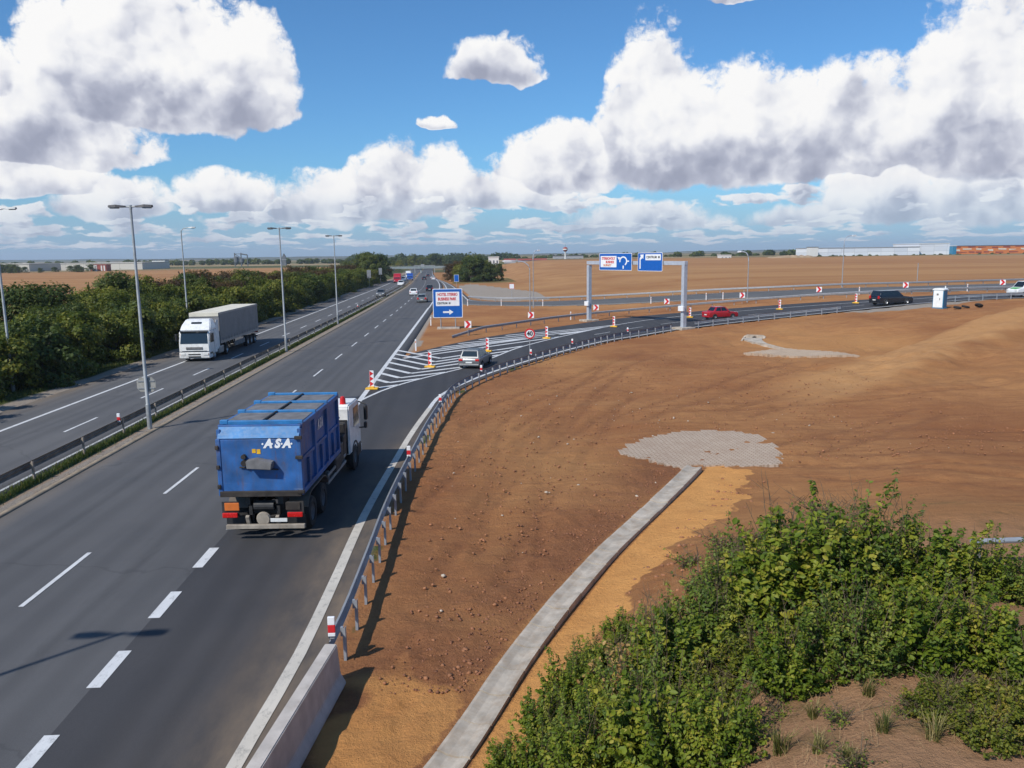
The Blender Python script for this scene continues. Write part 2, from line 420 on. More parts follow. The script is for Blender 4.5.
# exit lane, gore and slip road: one dark sheet 4 mm above
RAMP_L = smooth_poly([(-7.72, -30), (-7.72, 20), (-7.7, 36), (-7.3, 46), (-6.35, 52), (-5.9, 62), (-5.3, 68.5), (-4.6, 71), (-2.2, 76), (1.3, 82.0), (4.6, 86.3), (10.0, 92.8), (16.2, 99.3), (22.2, 103.0), (29, 104.4), (36, 104.8), (43, 104.3), (52, 103.2), (62, 104.5), (75, 107), (98, 111)])
RAMP_RO = np.vstack([[(-5.6, -30)], offset(RAMP_RS, .55)])
def ramp_dust(u, X, Y):
    d = poly_dist(X, Y, RAMP_R)
    return np.clip(.95 * sst(-1.6, .3, d) * (1 - sst(30, 44, Y)) + .18 * sst(-3.2, -.5, d) * (1 - sst(22, 36, Y)) + .5 * sst(-.4, .4, d), 0, 1)
def match_rows(L, Rr, n):
    return resample(L, n), resample(Rr, n)
# knots that pair left and right edge where they face each other
kl = [(-7.72, -30), (-7.72, 20), (-7.3, 46), (-5.3, 68.5), (4.6, 86.3), (22.2, 103.0), (43, 104.3), (98, 111)]
kr = [(-5.6, -30), (-3.2, 20), (-1.35, 48.6), (3.0, 59.2), (12.8, 75.5), (22.8, 84.2), (45.2, 90.4), (90, 98.0)]
def near_i(P, q): return int(np.argmin(np.hypot(P[:, 0] - q[0], P[:, 1] - q[1])))
LL, RR = [], []
il = [near_i(RAMP_L, q) for q in kl]; ir = [near_i(RAMP_RO, q) for q in kr]
il[0] = ir[0] = 0; il[-1] = len(RAMP_L) - 1; ir[-1] = len(RAMP_RO) - 1
for a, b, c, d in zip(il[:-1], il[1:], ir[:-1], ir[1:]):
    A = RAMP_L[a:b + 1]; B = RAMP_RO[c:d + 1]; n = max(4, int(max(plen(A), plen(B)) / 1.2))
    LL.append(resample(A, n)[:-1]); RR.append(resample(B, n)[:-1])
RAMP_A = np.vstack(LL + [RAMP_L[-1:]]); RAMP_B = np.vstack(RR + [RAMP_RO[-1:]])
def raw_strip(name, A, B, mat, dz, cols, dust):
    u = np.linspace(0, 1, cols + 1); n = len(A)
    X = A[:, None, 0] * (1 - u) + B[:, None, 0] * u; Y = A[:, None, 1] * (1 - u) + B[:, None, 1] * u
    V = np.column_stack([X.ravel(), Y.ravel(), (level(X, Y) + dz).ravel()])
    idx = np.arange(n * (cols + 1)).reshape(n, cols + 1)
    F = np.stack([idx[:-1, :-1], idx[:-1, 1:], idx[1:, 1:], idx[1:, :-1]], -1).reshape(-1, 4)
    ROADS.append(np.vstack([A, B[::-1]]))
    return tag(np_mesh(name, V, F, mat, attrs={'dust': dust(u[None] + 0 * X, X, Y).ravel()}), kind='structure')
raw_strip('slip_road', RAMP_A, RAMP_B, M['asphalt_new'], .034, 14, ramp_dust)
# road to and from the roundabout, joining the motorway further on
R2_FAR = smooth_poly([(120, 141), (97, 136.5), (71, 130), (54, 130), (40, 136.5), (23.4, 142), (11, 143.6), (5.5, 145), (2.2, 148), (.4, 153), (-.4, 165), (-2.4, 202), (-4.6, 240), (-8.4, 293), (-14.9, 374), (-22, 470)])
R2_NEAR = smooth_poly([(124, 121), (98, 119), (78.5, 115.6), (62, 113), (48.5, 116), (36, 124), (21, 128.5), (10, 132), (4, 134.8), (-1.2, 138.5), (-3.9, 144), (-5.0, 155), (-5.5, 172), (-6.2, 202), (-7.6, 240), (-10.5, 293), (-17, 374), (-23.5, 470)])
strip('merging_road', R2_FAR, R2_NEAR, M['asphalt_far'], .026, cols=6, rows=150, dust=lambda u, X, Y: .6 * (1 - sst(0, .12, u)) + .6 * sst(.9, 1, u))

M['kerb_dusty'] = paint('dusty_kerb', (.27, .215, .15), .9, var=.25, scale=1.5, dirt=.5, dirtcol=(.12, .10, .07))
# median kerb strip and grass belong to the ground; here the concrete edge of the median
strip('median_kerb', mline(-16.02, -30, 700), mline(-15.78, -30, 700), M['kerb_dusty'], .07, cols=1, rows=250, skirt=.2)

# ------------------------------------------------------------------ painted lines
stripe(mline(-11.25, -30 + .3, 130), .13, 'line_white', dash=(3.65, 5.85), start=1.5)
stripe(mline(-11.25, 130, 700), .13, 'line_white', dash=(3.65, 5.85), start=1.5)
stripe(mline(-7.68, -30.1, 34), .28, 'line_white', dz=.042, dash=(1.52, 1.60), start=1.68)
stripe(mline(-6.62, 45.5, 131), .30, 'line_white', dz=.042)
stripe(mline(-6.55, 131, 700), .22, 'line_white', dz=.042)
stripe(mline(-23.7, -30, 700), .22, 'line_white')
stripe(mline(-20.3, -30, 700), .14, 'line_white', dash=(3.65, 5.85), start=3.6)
stripe(mline(-17.6, -30, 700), .14, 'line_worn')
stripe(RAMP_RS[:50], .27, 'line_cream', dz=.046)
stripe(RAMP_RS[49:], .24, 'line_white', dz=.046)
XL = np.array([(-6.55, 47.2), (-5.6, 50.6), (-4.14, 53.9), (-2.0, 57.6), (-0.06, 61.0), (2.0, 66.2), (4.6, 73.0), (9.2, 81.4), (13.4, 87.9), (17, 92.6), (21.0, 96.4), (25, 98.6), (29.4, 99.8), (35.9, 100.2), (42.4, 99.9), (54.9, 99.5), (64, 101.5), (72, 103.6), (98, 108)])
XLS = smooth_poly(XL)
stripe(XLS, .2, 'line_white', dz=.046)
# lane line on the slip road
mid = smooth_poly([(13.0, 82.9), (17.5, 87.5), (22.5, 91.2), (28, 93.3), (36, 94.7), (45, 95.3), (56, 96.8), (68, 99.4)])
stripe(mid, .13, 'line_white', dz=.046, dash=(3.0, 3.0), start=0)
# chevron hatching of the gore
def ramp_heading(y):
    i = int(np.argmin(abs(XLS[:, 1] - y))); i = min(max(i, 1), len(XLS) - 2); t = XLS[i + 1] - XLS[i - 1]; return math.atan2(t[0], t[1])
def xl(y): return float(np.interp(y, XLS[:, 1], XLS[:, 0]))
inner = smooth_poly([(-5.6, 66.5), (-4.3, 70.4), (-1.9, 75.5), (1.7, 81.3), (5, 85.4), (7.5, 88.6)])
k = 0; y = 51.6
while y < 66.5:
    xm = (-6.6 + xl(y)) / 2 - .1
    # left arm
    h = -R_(33); t = (xm - (-6.55)) / -math.sin(h)
    if t > .3: stripe([(xm, y), (xm + math.sin(h) * t, y + math.cos(h) * t)], .42, dz=.044)
    h = min(ramp_heading(y + 2) + R_(24), R_(60)); px, py = xm, y; t = 0
    while px < xl(py) - .05 and t < 30: px += .1 * math.sin(h); py += .1 * math.cos(h); t += .1
    if t > .4: stripe([(xm, y), (px, py)], .42, dz=.048)
    y += 2.05
s = 0
while s < plen(inner) - 1:
    q = resample(inner, 400); ss = np.linspace(0, plen(inner), 400); i = int(np.searchsorted(ss, s)); p = q[min(i, 399)]
    h = min(ramp_heading(p[1]) + R_(24), R_(66)); px, py = p; t = 0
    while px < xl(py) - .05 and py < 101 and t < 40: px += .1 * math.sin(h); py += .1 * math.cos(h); t += .1
    if t > .5: stripe([tuple(p), (px, py)], .42, dz=.048)
    s += 2.7 + max(0, p[1] - 72) * .24
# lines of the far road
stripe(offset(R2_FAR, -.6), .2, 'line_white', dz=.036); stripe(offset(R2_NEAR, .6), .2, 'line_white', dz=.036)
for key, (vs, fs) in LINES.items():
    mb = MB(); mb.v = vs; mb.f = fs; mb.mi = [0] * len(fs)
    me = bpy.data.meshes.new('road_markings'); me.from_pydata(vs, [], fs); me.materials.append(M[key]); me.update()
    o = bpy.data.objects.new('road_markings', me); COL.objects.link(o); tag(o, kind='structure')

# ------------------------------------------------------------------ the ground sheet
def graded(lo, hi, parts):
    """parts: (from, to, step) fine ranges; outside them steps grow geometrically"""
    xs = []
    for a, b, st in parts: xs += list(np.arange(a, b - st * .01, st))
    xs.append(parts[-1][1]); st = parts[-1][2]; x = xs[-1]
    while x < hi: st *= 1.13; x += st; xs.append(min(x, hi))
    st = parts[0][2]; x = xs[0]; left = []
    while x > lo: st *= 1.13; x -= st; left.append(max(x, lo))
    return np.unique(np.round(np.array(left[::-1] + xs), 4))
gx = graded(-4500, 4500, [(-60, -30, 1.5), (-30, -4.5, .6), (-4.5, 18, .14), (18, 36, .4), (36, 80, .9)])
gy = graded(-40, 5600, [(7, 36, .14), (36, 60, .3), (60, 110, .6), (110, 160, 1.4)])
GX, GY = np.meshgrid(gx, gy)
GZ = terrain(GX, GY)
def inside(P, X, Y):
    r = np.zeros(X.shape, bool); x0, y0 = P.min(0); x1, y1 = P.max(0)
    m = (X >= x0) & (X <= x1) & (Y >= y0) & (Y <= y1); xs = X[m]; ys = Y[m]; c = np.zeros(len(xs), bool)
    for (ax, ay), (bx, by) in zip(P, np.roll(P, -1, 0)):
        if ay == by: continue
        k = ((ay > ys) != (by > ys)) & (xs < (bx - ax) * (ys - ay) / (by - ay) + ax); c ^= k
    r[m] = c; return r
paved = np.zeros(GX.shape, bool)
for P in ROADS: paved |= inside(P, GX, GY)
# value noise in numpy for clods and ruts
def vnoise(X, Y, sc, seed):
    g = np.random.default_rng(seed).random((256, 256)); x = X / sc; y = Y / sc
    xi = np.floor(x).astype(int); yi = np.floor(y).astype(int); fx = x - xi; fy = y - yi
    fx = fx * fx * (3 - 2 * fx); fy = fy * fy * (3 - 2 * fy); a = g[yi % 256, xi % 256]; b = g[yi % 256, (xi + 1) % 256]
    c = g[(yi + 1) % 256, xi % 256]; d = g[(yi + 1) % 256, (xi + 1) % 256]
    return (a * (1 - fx) + b * fx) * (1 - fy) + (c * (1 - fx) + d * fx) * fy
dr = poly_dist(GX, GY, RAMP_R); dt = poly_dist(GX, GY, TOE)
soil = (GX > -4.6) & (GX < 80) & (GY < 110) & ~paved
rough = sst(.3, 2.0, dr) * soil * (1 - sst(40, 90, GY) * .4)
near_trough = sst(-1.1, -1.8, dt) + sst(.25, .9, dt)
n1 = vnoise(GX, GY, .9, 1) - .5; n2 = vnoise(GX, GY, .35, 2) - .5; n3 = vnoise(GX, GY, 2.7, 3) - .5; n4 = np.clip(vnoise(GX, GY, .17, 4) - .62, 0, 1)
turned = np.clip(.35 + 1.3 * vnoise(GX, GY, 2.2, 61), 0, 1) * sst(-4.2, -1.5, dt) * (dt < -.9) * (GY < 34) + np.exp(-((dr - 2.2) / 1.3) ** 2) * (GY < 60) * .6    # loose soil beside the channel and behind the rail
rough = rough * (1 + 2.2 * sst(16, 26, GX) * sst(44, 52, GY))
GZ = GZ + rough * np.clip(near_trough, 0, 1) * (n1 * .07 + n2 * .035 + n3 * .09 + turned * (n4 * .28 + n2 * .06))
rut = np.zeros_like(GX)                                                                      # machine tracks in the soil
for (x0, y0), (x1, y1), off in [((1, 22), (2.5, 40), 0), ((-.9, 26), (4, 46), 0), ((14, 41), (36, 60), 0), ((8, 40), (26, 60), 0), ((-.2, 20), (3.0, 33), 0), ((3, 38), (12, 62), 0), ((14, 33), (24, 40), 0), ((10, 42), (34, 48), 0), ((16, 36), (30, 34), 0), ((0, 30), (9, 47), 0), ((1.5, 26), (7.5, 44), .4), ((13, 30), (23, 26), 0), ((12, 31.5), (26, 30), 0), ((-1, 40), (16, 68), .8)]:
    for w in (-.9, .9):
        P = offset(np.array([(x0, y0), (x1, y1)], float), w); rut = np.maximum(rut, np.exp(-(poly_dist(GX, GY, P) / .28) ** 2))
GZ = GZ - rut * .085 * soil * np.clip(.35 + n3 * 1.6 + .4, 0, 1.2)
GZ = np.where(paved, GZ - .13, GZ)
med = (GX + shift(GY) > -17.2) & (GX + shift(GY) < -15.8) & (GY < 700)
GZ = np.where(med, level(GX, GY) + .06, GZ)
GZ += np.where((GX < -26.8) & (GX > -60) & (GY < 400), (vnoise(GX, GY, 3, 8) - .5) * .3 * sst(-27, -29, GX + shift(GY)), 0)
# far undulation so that the horizon is not ruled
far = np.hypot(GX, GY)
GZ += sst(900, 3000, far) * ((vnoise(GX, GY, 700, 5) - .5) * 6)
GZ += 1.2 * sst(300, 640, GY) * sst(20, 60, GX)
# zones: r sand, g green, b gravel
sx = GX + shift(GY)
sand_w = np.interp(GY, [8, 12, 16, 19.2, 22.2, 24.3, 27.6, 30], [.6, .9, 1.0, 1.1, 1.35, 2.1, 1.9, 1.2]) + (vnoise(GX, GY, 1.1, 21) - .5) * .8 + (vnoise(GX, GY, .4, 22) - .5) * .5 + (vnoise(GX, GY, .17, 23) - .5) * .3
sand = sst(-.05, .08, dt) * (1 - sst(0, .35, dt - sand_w)) * (GY < 31.5) * (GY > 7)
pale = np.exp(-((GX + 1.3) / 1.15) ** 2 - ((GY - 13.2) / 1.9) ** 2) * 1.5
sand = np.maximum(sand, np.clip(pale + (vnoise(GX, GY, .8, 33) - .5) * .8, 0, .42) * (pale > .1) * (dt < -.8))
green = np.zeros_like(GX)
green = np.where((sx > -17.3) & (sx < -16.62) & (GY < 700), 1.0, green)
green = np.where((sx < -27.4) & (GX > -60) & (GY < 700), .75, green)
green = np.where((sx > -6.4) & (GX < -1) & (GY > 160) & (GY < 900), .35, green)
green = np.where((GY > 262) & (GX > -6) & (GX < 16) & (GY < 330), .6, green)
green = np.maximum(green, .25 * sst(1.5, 4, dt) * (GY < 20) * (GX > 0))
green = np.maximum(green, .8 * np.exp(-((dr - .75) / .28) ** 2) * (vnoise(GX, GY, 1.6, 41) > .66) * (GY < 60))
gravel = np.zeros_like(GX)
gravel = np.where((sx < -26.3) & (sx > -28.2) & (GY < 700), 1.0, gravel)
gravel = np.where((sx > -16.62) & (sx < -15.6) & (GY < 700), .9, gravel)
GP = np.array([(.6, 160), (3, 151), (6, 147), (15, 149), (15.2, 181), (8, 218), (.5, 258), (-3.2, 232)])
gravel = np.where(inside(GP, GX, GY), 1.0, gravel)
GP2 = np.array([(41, 90.5), (46, 86.6), (50, 86.5), (55, 89.5), (63, 93.8), (66, 96), (54, 94)])
gravel = np.where(inside(GP2, GX, GY), .9, gravel)
gravel = np.maximum(gravel, np.exp(-(dr - .45) ** 2 / .12) * (GY > 10) * (GY < 46) * .55)
GP3 = np.array([(-6.4, 66), (-5.6, 70), (-4.7, 76), (-5.0, 90), (-5.6, 130), (-6.4, 130)])
gravel = np.where(inside(GP3, GX, GY), .8, gravel)
field = np.clip(np.where((GX > 0), sst(0, 3, GY - np.interp(GX, R2_FAR[::-1, 0], R2_FAR[::-1, 1])) * (GY > 128), (sx < -46)), 0, 1) * (1 - np.clip(gravel, 0, 1))
farland = sst(640, 690, far)
bank = sst(1.6, 3.2, dt - sand_w * .4) * (1 - sst(13.5, 17, GY)) * (GX > 0)
hdd = np.abs(poly_dist(GX, GY, HAUL)); haul = (1 - sst(1.6, 3.4, hdd + (vnoise(GX, GY, 1.5, 55) - .5) * 1.4)) * sst(16, 24, GX) * (GX < 66)
turn2 = np.clip(turned, 0, 1) * soil
nx, ny = len(gx), len(gy)
idx = np.arange(nx * ny).reshape(ny, nx)
F = np.stack([idx[:-1, :-1], idx[:-1, 1:], idx[1:, 1:], idx[1:, :-1]], -1).reshape(-1, 4)

def ground_mat():
    m, nt, bs = new_mat('earthworks_ground'); p = geo(nt)
    at = lambda n: N(nt, 'ShaderNodeAttribute', attribute_name=n).outputs['Fac']
    a = noise(nt, p, .10, 7, .58); b = noise(nt, p, 1.1, 8, .7); c0 = noise(nt, p, 9, 6, .75); s = noise(nt, vscale(nt, p, (.05, .35, 1)), 1.0, 5, .6)
    fine = noise(nt, p, 45, 3, .7)
    soil = mix(nt, mapr(nt, a, .32, .68), (.318, .133, .052), (.49, .238, .092))
    soil = mix(nt, mapr(nt, b, .35, .75, 0, .6), soil, (.25, .098, .043))
    soil = mix(nt, mapr(nt, s, .50, .72, 0, .28), soil, (.52, .28, .115))
    soil = mix(nt, mapr(nt, c0, .58, .78, 0, .5), soil, (.19, .080, .040))
    mp = N(nt, 'ShaderNodeMapping'); mp.inputs['Rotation'].default_value = (0, 0, R_(-58)); mp.inputs['Scale'].default_value = (.22, 3.2, 1); nt.links.new(p, mp.inputs['Vector'])
    rake = noise(nt, mp.outputs[0], 1.0, 4, .6)                     # grader and track marks
    lg = noise(nt, p, .045, 4, .5)
    soil = mix(nt, mth(nt, 'MULTIPLY', mapr(nt, rake, .50, .66), .40), soil, (.22, .090, .042))
    tk = mth(nt, 'MULTIPLY', at('track'), mapr(nt, noise(nt, p, 3.2, 3), .3, .6, .25, 1))
    soil = mix(nt, mth(nt, 'MULTIPLY', tk, .55), soil, (.20, .085, .042))
    soil = mix(nt, mapr(nt, lg, .50, .68, 0, .55), soil, (.52, .275, .105))
    soil = mix(nt, mth(nt, 'MULTIPLY', at('haul'), .75), soil, mix(nt, mapr(nt, b, .3, .7), (.46, .235, .095), (.60, .33, .14)))
    soil = mix(nt, mapr(nt, fine, .62, .8, 0, .35), soil, (.48, .28, .15))
    soil = mix(nt, mth(nt, 'MULTIPLY', at('turned'), .75), soil, mix(nt, mapr(nt, c0, .35, .65), (.175, .070, .036), (.31, .135, .064)))
    sandc = mix(nt, mapr(nt, b, .3, .75), (.76, .375, .120), (.58, .265, .085))
    sandc = mix(nt, mapr(nt, c0, .62, .8, 0, .5), sandc, (.27, .14, .06))
    bk = mix(nt, mapr(nt, b, .3, .7), (.44, .25, .135), (.31, .17, .09)); bk = mix(nt, mapr(nt, c0, .55, .8, 0, .5), bk, (.20, .12, .07))
    soil = mix(nt, at('bank'), soil, bk)
    c = mix(nt, mapr(nt, at('sand'), .15, .6, 0, 1, True), soil, sandc)
    # ploughed field, in long bands
    band = noise(nt, vscale(nt, p, (.004, .045, 1)), 1.0, 4, .6); fb = noise(nt, p, .03, 8, .7); row = noise(nt, vscale(nt, p, (.02, .6, 1)), 1.0, 3, .6)
    fc = mix(nt, mapr(nt, band, .36, .64), (.325, .150, .060), (.43, .232, .098))
    fc = mix(nt, mapr(nt, fb, .45, .75, 0, .5), fc, (.26, .118, .050))
    fc = mix(nt, mapr(nt, row, .4, .7, 0, .35), fc, (.48, .28, .13))
    c = mix(nt, at('field'), c, fc)
    fl = noise(nt, vscale(nt, p, (.0012, .004, 1)), 1.0, 5, .6)
    flc = mix(nt, mapr(nt, fl, .42, .58), (.07, .085, .03), (.36, .26, .14))
    c = mix(nt, at('farland'), c, flc)
    gr = mix(nt, mapr(nt, c0, .3, .7), (.030, .05, .012), (.10, .125, .035))
    gr = mix(nt, mapr(nt, b, .52, .72), gr, (.20, .145, .07))
    gn = mth(nt, 'ADD', at('green'), mapr(nt, b, .25, .75, -.35, .35))
    c = mix(nt, mapr(nt, gn, .3, .7), c, gr)
    gv = mix(nt, mapr(nt, fine, .3, .7), (.26, .21, .165), (.42, .37, .31))
    gv = mix(nt, mapr(nt, b, .5, .8, 0, .7), gv, (.26, .17, .10))
    c = mix(nt, mapr(nt, at('gravel'), .2, .7), c, gv)
    nt.links.new(c, bs.inputs['Base Color']); bs.inputs['Roughness'].default_value = .95; bs.inputs['Specular IOR Level'].default_value = .12
    h = mth(nt, 'ADD', mth(nt, 'MULTIPLY', c0, .8), mth(nt, 'ADD', mth(nt, 'MULTIPLY', b, .9), mth(nt, 'ADD', mth(nt, 'MULTIPLY', fine, .25), mth(nt, 'MULTIPLY', rake, .55))))
    bump(nt, bs, h, .85, .12)
    return m
M['ground'] = ground_mat()
g = np_mesh('ground', np.column_stack([GX.ravel(), GY.ravel(), GZ.ravel()]), F, M['ground'],
            attrs={'sand': sand.ravel(), 'green': green.ravel(), 'gravel': np.clip(gravel, 0, 1).ravel(), 'field': field.ravel(), 'farland': farland.ravel(), 'turned': turn2.ravel(), 'bank': bank.ravel(), 'haul': haul.ravel(), 'track': np.clip(rut * soil, 0, 1).ravel()}, smooth=True)
tag(g, kind='structure')
print('ground verts', nx * ny)
# ------------------------------------------------------------------ channel, paved aprons, culvert
def pave_mat(name, ca, cb, joint, sx, sy, rot):
    m, nt, bs = new_mat(name); p = geo(nt)
    mp = N(nt, 'ShaderNodeMapping'); mp.inputs['Rotation'].default_value = (0, 0, rot); nt.links.new(p, mp.inputs['Vector'])
    br = N(nt, 'ShaderNodeTexBrick', offset=.5); nt.links.new(mp.outputs[0], br.inputs['Vector']); br.inputs['Scale'].default_value = 1
    br.inputs['Brick Width'].default_value = sx; br.inputs['Row Height'].default_value = sy; br.inputs['Mortar Size'].default_value = .028
    br.inputs['Color1'].default_value = (*ca, 1); br.inputs['Color2'].default_value = (*cb, 1); br.inputs['Mortar'].default_value = (*joint, 1)
    f = noise(nt, p, .8, 7, .7); g = noise(nt, p, 14, 4, .7)
    c = mix(nt, mapr(nt, f, .45, .75, 0, .6), br.outputs['Color'], (.30, .19, .12)); c = mix(nt, mapr(nt, g, .4, .75, 0, .5), c, (.5, .43, .36))
    nt.links.new(c, bs.inputs['Base Color']); bs.inputs['Roughness'].default_value = .9; bump(nt, bs, br.outputs['Fac'], -.5, .03); return m
M['cobble'] = pave_mat('grey_stone_paving', (.52, .405, .30), (.43, .325, .235), (.28, .19, .12), .25, .16, .6)
M['cobble_far'] = pave_mat('pale_stone_paving', (.55, .41, .275), (.48, .35, .23), (.36, .24, .14), .5, .36, .2)

def apron(name, P, mat, label, cat, step=.26, dz=.05, jag=.2):
    """paved patch of stone blocks: solid slab that follows the ground, with a stepped edge"""
    P = np.asarray(P, float); x0, y0 = P.min(0); x1, y1 = P.max(0)
    xs = np.arange(x0, x1, step); ys = np.arange(y0, y1, step); X, Y = np.meshgrid(xs, ys)
    XX = X + (vnoise(X, Y, .6, 77) - .5) * jag; IN = inside(P, XX, Y)
    mb = MB(); ids = {}
    def vid(i, j, b):
        k = (i, j, b)
        if k not in ids:
            x = x0 + i * step; y = y0 + j * step; ids[k] = len(mb.v)
            mb.v.append((x, y, tz(x, y) + (dz if not b else -.12)))
        return ids[k]
    ny_, nx_ = IN.shape
    for j in range(ny_):
        for i in range(nx_):
            if not IN[j, i]: continue
            c = [(i, j), (i + 1, j), (i + 1, j + 1), (i, j + 1)]; mb.f.append(tuple(vid(*q, 0) for q in c))
            for (di, dj), (q, r) in {(0, -1): (c[0], c[1]), (1, 0): (c[1], c[2]), (0, 1): (c[2], c[3]), (-1, 0): (c[3], c[0])}.items():
                ii, jj = i + di, j + dj
                if not (0 <= ii < nx_ and 0 <= jj < ny_ and IN[jj, ii]): mb.f.append((vid(*q, 1), vid(*r, 1), vid(*r, 0), vid(*q, 0)))
    mb.mi = [0] * len(mb.f)
    o = mb.build(name, mat); return tag(o, label, cat)
apron('stone_apron', [(6.0, 32.7), (6.7, 34.0), (7.8, 35.2), (9.4, 36.3), (11.2, 36.9), (12.5, 36.4), (13.2, 35.2), (13.2, 33.4), (12.7, 31.6), (12.2, 30.5), (10.6, 30.5), (9.6, 30.9), (8.9, 31.2), (8.4, 30.7), (7.4, 31.6)], M['cobble'],
      'fan of grey stone blocks at the top end of the concrete channel', 'paving')
apron('stone_apron', [(22.6, 65.2), (25.2, 66.6), (27.6, 67.8), (29.2, 66.8), (30.6, 64.6), (31.2, 62.2), (28.5, 62.0), (25.6, 63.2)], M['cobble_far'],
      'pale paved patch in the hollow below the culvert mouth', 'paving', step=.3, jag=.1, dz=.16)
# concrete channel of precast trough slabs
def channel():
    C_ = offset(smooth_poly(TOE[0:]), -.38); s = plen(C_); n = int(s / 1.0); Q = resample(C_, n * 4 + 1); mb = MB()
    prof = [(-.31, -.15), (-.31, .075), (-.25, .078), (-.09, .034), (.09, .034), (.25, .078), (.31, .075), (.31, -.15)]
    for k in range(n):
        seg = Q[k * 4:k * 4 + 5].copy()
        a, b = seg[0].copy(), seg[-1].copy(); d = (b - a) / np.hypot(*(b - a)); seg[0] += d * .02; seg[-1] -= d * .02
        T = np.gradient(seg, axis=0); T /= np.hypot(T[:, 0], T[:, 1])[:, None]; jit = random.uniform(-.012, .016); vs = []
        for p, t in zip(seg, T):
            z = tz(p[0] - t[1] * .1, p[1] + t[0] * .1) * 0 + jit
            for o_, h in prof: vs.append((p[0] + t[1] * o_, p[1] - t[0] * o_, z + h))
        m = len(prof); fs = []
        for i in range(len(seg) - 1):
            for j in range(m): fs.append((i * m + j, i * m + (j + 1) % m, (i + 1) * m + (j + 1) % m, (i + 1) * m + j))
        fs += [tuple(range(m))[::-1], tuple(range((len(seg) - 1) * m, len(seg) * m))]
        mb.add(vs, fs)
    return tag(mb.build('drainage_channel', M['concrete_lite']), 'long pale concrete drainage channel running down beside the sand strip', 'drainage channel')
channel()
def culvert():
    x, y = 27.0, 74.6; r = empty('culvert', (x, y, tz(x, y) - .05), R_(-32), 'pale concrete culvert mouth low on the ramp embankment', 'culvert')
    m = MB(); m.prism([(-1.0, -.5), (1.0, -.5), (1.0, .30), (.75, .42), (-.75, .42), (-1.0, .30)], 'y', .3, .55); m.build('headwall', M['concrete_lite'], r)
    m = MB()
    for s in (-1, 1): m.prism([(.3, -.5), (.3, .25), (-.5, .08), (-1.6, -.25), (-1.6, -.5)], 'x', s * .85, s * 1.02)
    m.build('wing_wall', M['concrete_lite'], r)
    m = MB(); m.lathe([(.26, .27), (.26, .6), (.21, .6), (.21, .27)], (0, 0, .08), 'y', 18); m.lathe([(0, .29), (.209, .29)], (0, 0, .08), 'y', 18); m.build('pipe', M['rust_dark'], r)
    ca, sa = math.cos(R_(-32)), math.sin(R_(-32))
    m = MB()
    def gz(u, v): return tz(x + u * ca - v * sa, y + u * sa + v * ca) - tz(x, y) + .05
    P = [(0, -.4, .84), (.3, -1.6, .8), (1.0, -2.8, .55), (1.8, -3.8, .3), (2.9, -4.8, .2), (4.0, -5.6, .16)]
    vs = []
    for u, v, hw in P:
        for o_ in (-hw, hw): vs.append((u + o_, v, gz(u + o_, v) + .17))
    n = len(vs); vs += [(a, b, c - .3) for a, b, c in vs]
    fs = [(2 * k, 2 * k + 1, 2 * k + 3, 2 * k + 2) for k in range(len(P) - 1)] + [(2 * k, 2 * k + 2, n + 2 * k + 2, n + 2 * k) for k in range(len(P) - 1)] + [(2 * k + 1, n + 2 * k + 1, n + 2 * k + 3, 2 * k + 3) for k in range(len(P) - 1)] + [(n - 2, n - 1, 2 * n - 1, 2 * n - 2)]
    m.add(vs, fs); m.build('chute', M['concrete_lite'], r)
culvert()

